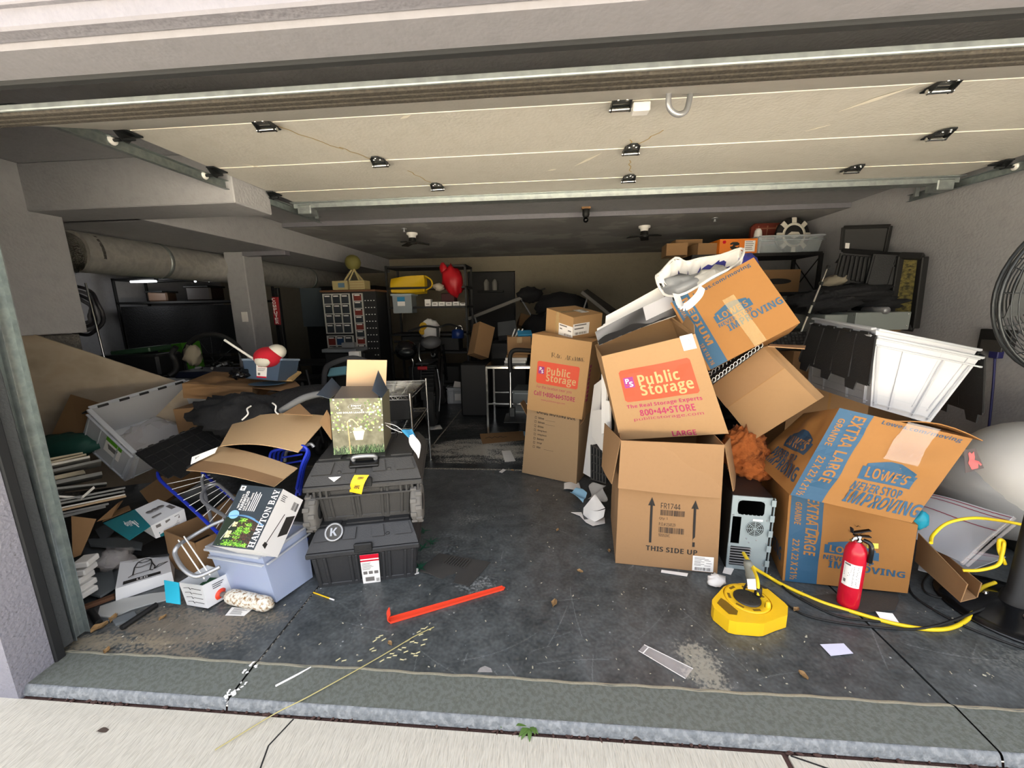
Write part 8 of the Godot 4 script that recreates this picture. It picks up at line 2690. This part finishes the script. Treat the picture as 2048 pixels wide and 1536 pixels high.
func back_middle():
	var b
	var r
	# folding tables leaning at the back wall
	for i in 2:
		var q = [[v(-1.293,1.209,-6.4),v(-0.217,1.597,-6.3),v(0,1.717,-6.9),v(-1.248,1.317,-7.1)], [v(1.102,1.146,-6),v(0.558,1.609,-6.2),v(0.712,1.678,-6.9),v(1.427,1.158,-6.8)]][i]
		if i == 1: q = [q[1], q[0], q[3], q[2]]
		var t = thing("folding_table", ["grey folding table leaning aslant at the back wall, left of the parcel", "grey folding table leaning the other way behind the middle box stack"][i], "folding table", cent(q))
		var l = loc(q, t.position)
		b = MB.new()
		b.patch(face(l), 1, 1, 0.03)
		part(t, "table_top", b, mat("table grey", "54504a", 0.7))
		b = MB.new()
		b.bar(l[0], l[1], 0.04, 0.05, Vector3.UP, 0.004)
		part(t, "edge_rail", b, mat("rail grey", "6d6a64", 0.6))
		for k in 2:
			b = MB.new()
			b.tube([l[0].lerp(l[1], 0.15 + 0.7 * k), l[0].lerp(l[1], 0.15 + 0.7 * k) + v([0.16, 0.3][k] * [1, -1][i], -0.5, 0.1)], 0.012, 8)
			part(t, "leg", b, mats["silver paint"])
	var heap = [[v(0.232,1.406,-6.3), v(0.4, 0.18, 0.25), "black stuffed bag heaped between the two folding tables"], [v(0,1.056,-6), v(0.35, 0.25, 0.25), "black sack below the folding tables at the back"], [v(-0.236,1.585,-6.4), v(0.2, 0.12, 0.2), "dark grey sack against the left folding table"], [v(-0.829,0.739,-6.2), v(0.35, 0.2, 0.25), "black sack on the floor behind the trolley table"]]
	for i in 4:
		b = MB.new()
		b.ball(at(heap[i][0]), heap[i][1], 18, crumple(130 + i, 0.4, 2.0))
		lone("sack", b, mats["black cloth"], heap[i][2], "bag")
	crate("carton", "long brown carton tilted on end behind the trolley table", "cardboard box", "", [v(-0.994,0.81,-4.987),v(-0.831,0.731,-5.103),v(-0.933,1.191,-5.153),v(-0.758,1.107,-5.269),v(-0.882,0.85,-4.851),v(-0.719,0.771,-4.967),v(-0.822,1.231,-5.018),v(-0.647,1.147,-5.134)], mats["card dark"], 0.004, 21)
	crate("carton", "dark grey carton behind the white-topped box on the trolley table", "cardboard box", "", [v(-0.649,0.936,-5.542),v(-0.378,0.958,-5.571),v(-0.661,1.115,-5.624),v(-0.422,1.144,-5.654),v(-0.637,1.02,-5.361),v(-0.366,1.042,-5.39),v(-0.649,1.199,-5.443),v(-0.41,1.228,-5.473)], mat("card slate", "474a4d", 0.8), 0.004, 22)
	crate("carton", "brown carton with a dark slot behind the middle box stack", "cardboard box", "", [v(-0.512,0.952,-6.599),v(-0.194,0.85,-6.649),v(-0.478,1.138,-6.746),v(-0.155,1.035,-6.796),v(-0.422,1.119,-6.366),v(-0.104,1.017,-6.416),v(-0.389,1.305,-6.514),v(-0.065,1.202,-6.563)], mats["card dark"], 0.004, 23)
	crate("carton", "tall brown carton under the slotted one behind the middle stack", "cardboard box", "", [v(-0.33,0.554,-7.203),v(-0.03,0.563,-7.12),v(-0.357,1.021,-7.159),v(-0.011,1.006,-7.076),v(-0.404,0.526,-6.914),v(-0.104,0.535,-6.83),v(-0.431,0.993,-6.87),v(-0.085,0.977,-6.787)], mats["card dark"], 0.004, 24)
	for i in 3: plain("dark_bin", ["tall black bin carrying the dark grey carton behind the trolley table", "black bin under the tilted long brown carton", "black bin under the tall brown carton at the back"][i], "bin", "", at([v(-0.5, 0.466, -5.62), v(-0.92, 0.35, -5.1), v(-0.22, 0.26, -7.0)][i]), [v(0.5, 0.93, 0.4), v(0.35, 0.7, 0.3), v(0.4, 0.515, 0.36)][i], mats["black"], 0.02)
	plain("dark_bin", "black bin on the floor at the back behind the trolley table", "bin", "", at(v(-0.75, 0.3, -6.3)), v(0.7, 0.6, 0.5), mats["black plastic"], 0.03)
	# trolley table with its load
	var o = thing("trolley_table", "chrome-framed table with a dark top left of the middle box stack", "table", v(-0.27, 0, -4.55))
	b = MB.new()
	b.box(at(v(0, 0.775, 0)), v(0.74, 0.012, 0.6), 0.002)
	part(o, "table_top", b, mats["black gloss"])
	b = MB.new()
	for s in [-1, 1]:
		b.box(at(v(0, 0.757, s * 0.3)), v(0.76, 0.025, 0.025), 0.002); b.box(at(v(s * 0.37, 0.757, 0)), v(0.025, 0.025, 0.6), 0.002)
		b.box(at(v(0, 0.35, s * 0.3)), v(0.74, 0.02, 0.02), 0.002)
	part(o, "frame", b, mats["chrome"])
	for sx in [-1, 1]:
		for sz in [-1, 1]:
			b = MB.new()
			b.box(at(v(sx * 0.37, 0.375, sz * 0.3)), v(0.025, 0.75, 0.025), 0.002)
			part(o, "leg", b, mats["chrome"])
	for i in 3: plain("book", ["bottom white-edged book on the trolley table", "middle white-edged book on the trolley table", "top tan-covered book under the small carton"][i], "book", "", at(v(-0.33 + 0.008 * i, 0.8 + i * 0.033, -4.45), v(0, 0.05 * i - 0.05, 0)), v(0.24, 0.031, 0.18), [mats["paper"], mats["paper"], mats["card"]][i], 0.003)
	r = crate("carton", "small open tan carton of papers standing on books on the trolley table", "cardboard box", "", bx(v(-0.3, 0.882, -4.5), v(0, 0.12, 0), v(0.26, 0.2, 0.24)), mats["card"], 0.003, 26, [3])
	b = MB.new()
	ink(b, r[1][0], 0.4, 0.0, 0.62, 0.35, 1, 2)
	part(r[0], "tape", b, mats["packing tape"])
	plain("wipes_pack", "blue and white pack sticking out of the small carton on the trolley table", "pack", "", at(v(-0.23, 1.1, -4.5), v(0.5, 0.2, 0)), v(0.16, 0.05, 0.1), mat("pack blue", "2f86b4", 0.4), 0.006)
	for i in 3:
		b = MB.new()
		b.tube([v(-0.4 + i * 0.03, 1.0, -4.5), v(-0.34 + i * 0.045, 1.16, -4.52)], 0.008, 6)
		lone("paper_roll", b, mats["paper"], ["leftmost thin white roll poking out of the small carton", "middle thin white roll poking out of the small carton", "rightmost thin white roll poking out of the small carton"][i], "roll")
	b = MB.new()
	b.lathe(at(v(-0.08, 0.782, -4.4)), [[0.0, 0.0], [0.032, 0.0], [0.035, 0.07], [0.03, 0.07], [0.0, 0.01]], 16)
	lone("white_cup", b, mats["white plastic"], "white cup on the trolley table beside the small carton", "cup")
	r = crate("grey_bin", "grey plastic storage bin under the trolley table", "bin", "", bx(v(-0.05, 0.2, -4.5), v(0, -0.1, 0), v(0.6, 0.28, 0.35)), mat("bin ash", "6d7476", 0.4), 0)
	b = MB.new()
	var gf = r[1][0]
	for q in [[0.04, 0.1, 0.96, 0.14], [0.04, 0.86, 0.96, 0.9], [0.3, 0.1, 0.32, 0.9], [0.86, 0.3, 0.94, 0.45]]: ink(b, gf, q[0], q[1], q[2], q[3], 1, 1, 0.006)
	part(r[0], "moulded_rib", b, mat("bin lid", "a5afb5", 0.4))
	plain("bin_support", "low dark box beneath the grey bin under the trolley table", "box", "", at(v(-0.05, 0.1, -4.5)), v(0.5, 0.196, 0.3), mats["black plastic"], 0.01)
	# hand truck
	o = thing("hand_truck", "hand truck with a black looped grip leaning before the trolley table", "hand truck", v(-0.363,0,-4.591))
	b = MB.new()
	var hp = loc([v(-0.361,0.345,-4),v(-0.359,0.735,-4.05),v(-0.364,0.889,-4.08),v(-0.333,0.954,-4.1),v(-0.251,0.962,-4.12),v(-0.079,0.942,-4.15)], o.position)
	b.tube(smooth_path([hp[0], hp[1]], 3), 0.015, 8)
	part(o, "upright", b, mats["chrome"])
	b = MB.new()
	b.tube(smooth_path([hp[1], hp[2], hp[3], hp[4], hp[5]], 5), 0.024, 10)
	part(o, "padded_grip", b, mats["black"])
	b = MB.new()
	b.bar(hp[0] + v(0.35, 0.0, 0), hp[0] + v(0.35, 0.45, -0.03), 0.03, 0.03)
	part(o, "upright", b, mats["chrome"])
	b = MB.new()
	b.box(at(hp[0] + v(0.17, -0.07, 0.06), v(0.1, 0, 0)), v(0.45, 0.01, 0.25), 0.003)
	b.box(at(hp[0] + v(0.02, -0.02, 0)), v(0.06, 0.1, 0.06), 0.006)
	part(o, "toe_plate", b, mats["dark steel"])
	for s in [0, 1]:
		b = MB.new()
		b.lathe(at(v(0.07 + s * 0.36, 0.115, -0.05), v(0, 0.3, PI / 2)), [[0.04, -0.03], [0.1, -0.035], [0.115, 0.0], [0.1, 0.035], [0.04, 0.03]], 20)
		part(o, "wheel", b, mats["black"])
	# small clear container and papers further in
	o = thing("paper_bin", "small clear bin stuffed with white papers on the floor by the bicycle", "bin", v(-1.31,0,-5.783))
	r = tote("clear_bin", "small translucent bin on the floor right of the bicycle wheel", "", bx(o.position, v(0, 0.1, 0), v(0.3, 0.24, 0.26)))
	remove_child(o)
	o.free()
	b = MB.new()
	var bp = v(-1.31,0,-5.783)
	b.patch(face([bp + v(-0.12, 0.03, 0.1), bp + v(0.12, 0.02, 0.08), bp + v(0.06, 0.3, 0.0), bp + v(-0.05, 0.32, 0.02)]), 1, 1, 0.004)
	var pl = lone("letter", b, mats["paper"], "white letter standing in the small translucent bin", "paper")
	b = MB.new()
	b.patch(face([bp + v(-0.03, 0.05, 0.14), bp + v(0.06, 0.05, 0.14), bp + v(0.06, 0.15, 0.135), bp + v(-0.03, 0.15, 0.135)]), 1, 1, 0.001)
	part(r[0], "printed_label", b, mats["paper"]).position = -r[0].position
	plain("closet_door", "dark panelled door in the back wall", "door", "", at(v(-1.04, 1.04, -7.86)), v(0.9, 2.06, 0.05), mats["black plastic"], 0.004)
	for i in 2:
		b = MB.new()
		b.lathe(at(v(-1.12 + i * 0.16, 1.72, -7.75)), [[0.0, 0.0], [0.05, 0.0], [0.055, 0.15], [0.03, 0.2], [0.0, 0.22]], 12)
		lone("jar", b, mat("jar grey", "9a9890", 0.2), ["left pale jar on the ledge of the dark door", "right pale jar on the ledge of the dark door"][i], "jar")
	plain("door_ledge", "narrow dark ledge on the panelled door carrying two jars", "ledge", "", at(v(-1.04, 1.7, -7.76)), v(0.5, 0.03, 0.14), mats["black"])

func ceiling_fittings():
	var b
	for i in 2:
		var p: Vector3 = [v(-1.687,2.35,-5.185), v(1.213,2.35,-5.229)][i]
		var o = thing("ceiling_light", ["black ceiling fitting with a white base on the left of the dark ceiling", "black ceiling fitting with a white base on the right of the dark ceiling"][i], "ceiling light", p)
		b = MB.new()
		b.lathe(at(Vector3.ZERO), [[0.07, 0.0], [0.07, -0.02], [0.05, -0.03], [0.045, -0.06], [0.0, -0.062]], 20)
		part(o, "base", b, mats["white plastic"])
		b = MB.new()
		b.lathe(at(v(0, -0.05, 0)), [[0.04, 0.0], [0.05, -0.06], [0.06, -0.08], [0.0, -0.085]], 16)
		part(o, "socket", b, mats["black"])
		for k in 3:
			b = MB.new()
			var a = TAU * k / 3 + 0.3 + i
			b.box(Transform3D(Basis.from_euler(v(0, a, -0.12)), v(0.12 * cos(a), -0.125, -0.12 * sin(a))), v(0.18, 0.012, 0.1), 0.004)
			part(o, "panel", b, mats["black"])
	for i in 2:
		var p: Vector3 = [v(-1.685,2.35,-4.887), v(1.907,2.35,-4.893)][i]
		b = MB.new()
		b.lathe(at(p), [[0.035, 0.0], [0.035, -0.006], [0.012, -0.01], [0.01, -0.035], [0.02, -0.04], [0.0, -0.042]], 14)
		lone("sprinkler_head", b, mats["silver paint"], ["small sprinkler head on the dark ceiling by the left fitting", "small sprinkler head on the dark ceiling at the right"][i], "sprinkler")
	var o = thing("ceiling_camera", "small black camera hanging from a wooden block by the ceiling step", "camera", v(0.42,2.4,-4.377))
	b = MB.new()
	b.box(at(v(0, -0.01, 0)), v(0.09, 0.02, 0.05), 0.002)
	part(o, "wood_block", b, mats["card dark"])
	b = MB.new()
	b.lathe(at(v(0, -0.02, 0)), [[0.0, 0.0], [0.03, 0.0], [0.036, -0.01], [0.036, -0.06], [0.025, -0.08], [0.0, -0.08]], 18)
	part(o, "body", b, mats["black"])
	b = MB.new()
	b.ball(at(v(0, -0.125, 0.0)), v(0.027, 0.027, 0.027), 16)
	part(o, "camera_ball", b, mats["black gloss"])

# ---------------------------------------------------------------- things lying on the open floor
func build_litter():
	var b
	var o
	# orange shoehorn-like plastic bar
	var a = v(-0.71,0,-1.517)
	var e = v(-0.214,0,-1.761)
	o = thing("plastic_bar", "long orange-red plastic bar with a hooked end lying on the floor", "plastic bar", a)
	b = MB.new()
	var d = (e - a)
	var u = d.normalized()
	var n = u.cross(Vector3.UP).normalized()
	b.prism([v(0, 0.002, 0) + n * 0.018, v(0, 0.002, 0) - n * 0.018, d - n * 0.012 + v(0, 0.002, 0), d + u * 0.012 + v(0, 0.002, 0), d + n * 0.012 + v(0, 0.002, 0)] if u.cross(n).y < 0 else [v(0, 0.002, 0) - n * 0.018, v(0, 0.002, 0) + n * 0.018, d + n * 0.012 + v(0, 0.002, 0), d + u * 0.012 + v(0, 0.002, 0), d - n * 0.012 + v(0, 0.002, 0)], v(0, 0.006, 0))
	part(o, "bar", b, mats["red plastic"])
	b = MB.new()
	for s in [-1, 1]: b.bar(n * s * 0.016 + v(0, 0.009, 0), d + n * s * 0.011 + v(0, 0.009, 0), 0.003, 0.006)
	part(o, "raised_edge", b, mats["red plastic"])
	b = MB.new()
	b.patch(func(x, w): return -u * (0.012 * sin(w * PI)) + n * (x - 0.5) * (0.05 - 0.02 * w) + v(0, 0.004 + 0.05 * (1.0 - w), 0), 4, 8, 0.005)
	part(o, "hook", b, mats["red plastic"])
	# pencil
	a = v(-1.17,0.004,-1.672)
	e = v(-1.038,0.004,-1.628)
	o = thing("pencil", "short yellow pencil stub lying in front of the lower tool chest", "pencil", a)
	b = MB.new()
	b.tube([Vector3.ZERO, (e - a) * 0.8], 0.0035, 6)
	part(o, "yellow_shaft", b, mats["yellow plastic"])
	b = MB.new()
	b.tube([(e - a) * 0.8, e - a], 0.0038, 6)
	part(o, "white_end", b, mats["paper"])
	# rubber car mat scrap
	b = MB.new()
	var mq = [v(-0.685,0.004,-1.867),v(-0.389,0.004,-1.76),v(-0.306,0.004,-1.967),v(-0.618,0.004,-2.031)]
	b.patch(face(mq, func(x, w): return 0.006 * sin(8.0 * x) * w), 10, 6, 0.005)
	o = thing("rubber_mat", "square of ribbed dark rubber mat lying beside the lower tool chest", "mat", cent(mq))
	var mp = part(o, "mat_sheet", b, mat("mat rubber", "3b3936", 0.8))
	mp.position = -o.position
	b = MB.new()
	var mf = face(mq, func(x, w): return 0.003)
	for i in 9: b.patch(sub(lifted(mf, 0.006), 0.25 + i * 0.05, 0.1, 0.275 + i * 0.05, 0.45), 1, 2, 0.004)
	mp = part(o, "rib", b, mat("mat rubber", "3b3936", 0.8))
	mp.position = -o.position
	# leaf scraps beside the chests
	var greens = [[-0.778, -2.260, "small dark green frond tip beside the upper wheel of the chest"], [-0.697, -2.138, "dark green artificial frond on the floor right of the tool chests"], [-0.729, -2.080, "dark green frond scrap below the others by the tool chests"], [-0.684, -1.898, "green-blue frond scrap at the corner of the lower tool chest"]]
	for g in greens:
		b = MB.new()
		var c = v(g[0], 0.002, g[1])
		for k in 7:
			var an = rng.randf() * TAU
			var t = v(cos(an), 0.15, sin(an)) * 0.05
			var s = v(-sin(an), 0, cos(an)) * 0.006
			b.prism([c + s, c + t, c - s] if (t).cross(s).y > 0 else [c - s, c + t, c + s], v(0, 0.002, 0))
		lone("frond_scrap", b, mat("frond green", "0f4a35", 0.6), g[2], "leaf scrap")
	# flat papers and plastics: label, pixels on the floor, material
	var flats = [[[v(0.385,0.003,-1.427),v(0.534,0.003,-1.312),v(0.578,0.003,-1.357),v(0.415,0.003,-1.459)], "clear_strip", "long clear plastic strip lying near the threshold", "plastic strip", mats["clear film"]],
		[[v(1.15,0.004,-1.453),v(1.247,0.004,-1.471),v(1.244,0.004,-1.519),v(1.144,0.004,-1.508)], "paper_sheet", "crumpled pale paper on the floor near the right threshold", "paper", mats["paper blue"]],
		[[v(-0.265,0.003,-1.288),v(-0.206,0.003,-1.29),v(-0.214,0.003,-1.307),v(-0.239,0.003,-1.316),v(-0.258,0.003,-1.306)], "clear_half_disc", "clear half-round plastic piece near the middle of the threshold", "plastic piece", mats["clear film"]],
		[[v(-0.369,0.003,-3.421),v(-0.273,0.003,-3.449),v(-0.343,0.003,-3.719),v(-0.431,0.003,-3.702)], "white_card", "white card lying in front of the middle box stack", "card", mats["paper"]],
		[[v(-0.398,0.003,-3.195),v(-0.37,0.003,-3.176),v(-0.342,0.003,-3.241),v(-0.37,0.003,-3.261)], "white_card", "tiny white card on the floor joint left of the middle stack", "card", mats["paper"]],
		[[v(-0.652,0.004,-3.895),v(-0.214,0.004,-4.036),v(-0.253,0.004,-4.347),v(-0.738,0.004,-4.222)], "cardboard_sheet", "flat brown cardboard with a scribble on the dark floor", "cardboard", mats["card dark"]],
		[[v(0.617,0.003,-1.934),v(0.743,0.003,-1.909),v(0.757,0.003,-1.934),v(0.625,0.003,-1.955)], "white_slip", "white slip peeping out from under the tall carton", "paper", mats["paper"]],
		[[v(0.939,0.003,-1.949),v(0.976,0.003,-1.935),v(1.014,0.003,-1.986),v(0.977,0.003,-2.009)], "printed_card", "printed card standing between the carton and the computer case", "card", mats["paper"]],
		[[v(-1.221,0.003,-5.615),v(-1.013,0.003,-5.499),v(-1.006,0.003,-6.009),v(-1.156,0.003,-5.871)], "paper_sheet", "white sheets spilled on the floor in front of the small clear bin", "paper", mats["paper"]],
		[[v(-1.239,0.003,-6.221),v(-1.077,0.003,-6.453),v(-1.123,0.003,-6.964),v(-1.292,0.003,-6.785)], "paper_sheet", "white paper on the dark floor behind the small clear bin", "paper", mats["paper"]],
		[[v(-1.377,0.003,-4.353),v(-1.208,0.003,-4.397),v(-1.28,0.003,-4.555),v(-1.399,0.003,-4.49)], "paper_sheet", "white paper scrap on the floor below the chrome wire shelf", "paper", mats["paper"]],
		[[v(-0.317,0.003,-4.275),v(-0.221,0.003,-4.172),v(-0.217,0.003,-4.314),v(-0.29,0.003,-4.386)], "blue_slip", "pale blue slip on the scribbled cardboard by the middle stack", "paper", mat("mask blue", "8db9d2", 0.8)],
		[[v(-0.702,0.003,-1.835),v(-0.679,0.003,-1.848),v(-0.7,0.003,-1.897),v(-0.718,0.003,-1.883)], "white_slip", "white slip under the corner of the lower tool chest", "paper", mats["paper"]]]
	for q in flats:
		b = MB.new()
		var l = loc(q[0], cent(q[0]))
		o = thing(q[1], q[2], q[3], cent(q[0]))
		b.prism(l, v(0, 0.0015, 0))
		part(o, "sheet", b, q[4])
		if q[1] == "clear_strip":
			b = MB.new()
			b.bar(l[0].lerp(l[1], 0.1) + v(0, 0.002, 0), l[3].lerp(l[2], 0.1) + v(0, 0.002, 0), 0.004, 0.001)
			b.bar(l[0] + v(0, 0.002, 0), l[1] + v(0, 0.002, 0), 0.003, 0.001); b.bar(l[3] + v(0, 0.002, 0), l[2] + v(0, 0.002, 0), 0.003, 0.001)
			part(o, "welded_edge", b, mats["paper"])
		if q[2].begins_with("flat brown"):
			b = MB.new()
			scrawl(b, face([l[0], l[1], l[2], l[3]]), [0.1, 0.5, 0.2, 0.4, 0.25, 0.55, 0.32, 0.4, 0.38, 0.55, 0.45, 0.42, 0.5, 0.55, 0.6, 0.5], 0.008, 0.003)
			part(o, "scribble", b, mats["ink black"])
	b = MB.new()
	b.ball(at(v(0.865,0.022,-1.865)), v(0.045, 0.022, 0.035), 14, crumple(141, 0.7, 3.0))
	lone("tissue", b, mats["paper"], "crumpled white tissue in front of the tall carton's right corner", "tissue")
	b = MB.new()
	b.tube([v(-1.02,0.012,-1.171), v(-0.932,0.008,-1.259)], 0.004, 6)
	lone("white_stick", b, mats["paper"], "thin white stick lying across the threshold at the left", "stick")
	# dry leaves, each its own curled blade
	var spots = [[0.043, -1.667, 0.024, "curled tan dry leaf right of the orange bar"], [0.984, -1.353, 0.018, "small tan dry leaf near the threshold at right"], [0.187, -1.912, 0.016, "tiny tan leaf on the floor left of the tall carton"], [-0.059, -2.849, 0.016, "orange-brown leaf scrap before the middle box stack"], [0.079, -2.307, 0.014, "tan leaf scrap on the open floor left of the paper cap"],
		[-2.020, -1.390, 0.03, "brown dry leaf nearest the foot of the door track"], [-2.013, -1.444, 0.026, "brown dry leaf beside the bluish shard"], [-1.785, -1.464, 0.016, "narrow tan leaf on the floor right of the black rod"], [-1.851, -1.279, 0.018, "yellow-brown leaf on the threshold at the left"], [1.162, -1.699, 0.018, "tan leaf scrap beside the yellow cord reel"], [0.370, -2.104, 0.014, "small tan leaf at the left foot of the tall carton"], [-0.660, -1.392, 0.014, "pale bent leaf on the floor beyond the grass stalk"], [-0.284, -3.228, 0.014, "reddish leaf scrap on the floor joint"]]
	for q in spots:
		b = MB.new()
		var c = v(q[0], 0.002, q[1])
		var an = rng.randf() * TAU
		var bs = Basis(Vector3.UP, an)
		b.patch(func(x, w): return c + bs * v((x - 0.5) * q[2] * 2.0, 0.004 + 0.2 * q[2] * sin(7.0 * x + 9.0 * w) * sin(PI * x) + q[2] * 0.5 * pow(absf(w - 0.5) * 2.0, 2.0), (w - 0.5) * q[2] * 1.2 * sin(PI * clampf(x, 0.04, 0.96))), 8, 4, 0.001)
		lone("dry_leaf", b, mats["leaf dry"], q[3], "leaf")
	# wild oat stalk lying over the threshold
	o = thing("oat_stalk", "dry wild oat stalk with pale seeds lying across the threshold", "grass stalk", v(-0.764,0,-1.245))
	b = MB.new()
	var st = smooth_path(loc([v(-1.094,-0.02,-0.968), v(-0.979,-0.02,-1.091), v(-0.878,0.012,-1.132), v(-0.772,0.016,-1.223), v(-0.698,0.008,-1.304), v(-0.63,0.008,-1.371), v(-0.566,0.006,-1.439), v(-0.497,0.004,-1.495)], o.position), 6)
	b.tube(st, 0.0022, 5)
	part(o, "stem", b, mat("straw", "b7ab72", 0.7))
	var seedmat = mat("oat seed", "d9cfa0", 0.7)
	var tips = [[-0.727, -1.424], [-0.718, -1.435], [-0.697, -1.416], [-0.734, -1.408], [-0.729, -1.367], [-0.716, -1.358], [-0.592, -1.417], [-0.571, -1.413], [-0.552, -1.409], [-0.545, -1.485], [-0.533, -1.491], [-0.516, -1.481], [-0.558, -1.467], [-0.544, -1.452], [-0.609, -1.370], [-0.595, -1.381], [-0.580, -1.362], [-0.619, -1.341], [-0.635, -1.349], [-0.640, -1.330], [-0.547, -1.355], [-0.532, -1.346], [-0.528, -1.361], [-0.583, -1.324], [-0.663, -1.314], [-0.819, -1.304], [-0.846, -1.307], [-0.753, -1.308], [-0.519, -1.401], [-0.518, -1.427]]
	for t in tips:
		b = MB.new()
		var c: Vector3 = v(t[0], 0.002, t[1]) - o.position
		var an = rng.randf_range(-0.9, 0.3)
		for s in [-0.25, 0.25]:
			var dr = v(cos(an + s), 0.1, sin(an + s)) * 0.011
			b.tube([c - dr, c, c + dr], [0.0004, 0.0022, 0.0003], 5)
		part(o, "oat_seed", b, seedmat)
	# weeds in the driveway gap
	for i in 2:
		var c: Vector3 = [v(-0.053,-0.02,-1.12), v(-0.155,-0.02,-1.125)][i]
		o = thing("weed", ["leafy green weed growing in the driveway gap", "tiny green weed in the driveway gap, left of the larger one"][i], "weed", c)
		for k in 14 if i == 0 else 8:
			b = MB.new()
			var an = TAU * k / (14 if i == 0 else 8) + rng.randf() * 0.4
			var L = rng.randf_range(0.034, 0.056) * (1.0 if i == 0 else 0.5)
			var bs = Basis(Vector3.UP, an)
			var tilt = rng.randf_range(0.25, 0.8)
			b.patch(func(x, w): return bs * v(x * L, L * (tilt * x - 0.5 * x * x), (w - 0.5) * L * 0.34 * sin(PI * clampf(x * 0.9 + 0.08, 0, 1))), 6, 2, 0.0006)
			part(o, "leaf", b, mat("weed green", "4d6b2a", 0.6))
	# driveway leaves
	for q in [[-1.545, -0.998, "dark curled leaf on the driveway at the left"], [0.313, -1.101, "brown leaf at the driveway gap right of the weeds"]]:
		b = MB.new()
		var c = v(q[0], 0.002, q[1]) - v(0, 0.03, 0)
		b.patch(func(x, w): return c + v((x - 0.5) * 0.04, 0.003 + 0.006 * sin(5.0 * x), (w - 0.5) * 0.016 * sin(PI * clampf(x, 0.05, 0.95)) - 0.01 * x), 8, 2, 0.001)
		lone("dry_leaf", b, mat("leaf dark", "4a3d34", 0.8), q[2], "leaf")
	# grit on the floor: far too fine to count
	b = MB.new()
	for k in 420:
		var p = v(rng.randf_range(-2.0, 2.4), 0.0, -1.3 - 3.2 * pow(rng.randf(), 1.6))
		var s = rng.randf_range(0.0015, 0.005)
		b.box(at(p + v(0, s * 0.4, 0), v(rng.randf(), rng.randf() * 6.0, 0)), v(s * 2.0, s * 0.7, s))
	var g = lone("floor_grit", b, mat("grit", "a9a491", 0.9), "pale grit and crumbs scattered over the dark floor", "debris")
	g.set_meta("kind", "stuff")
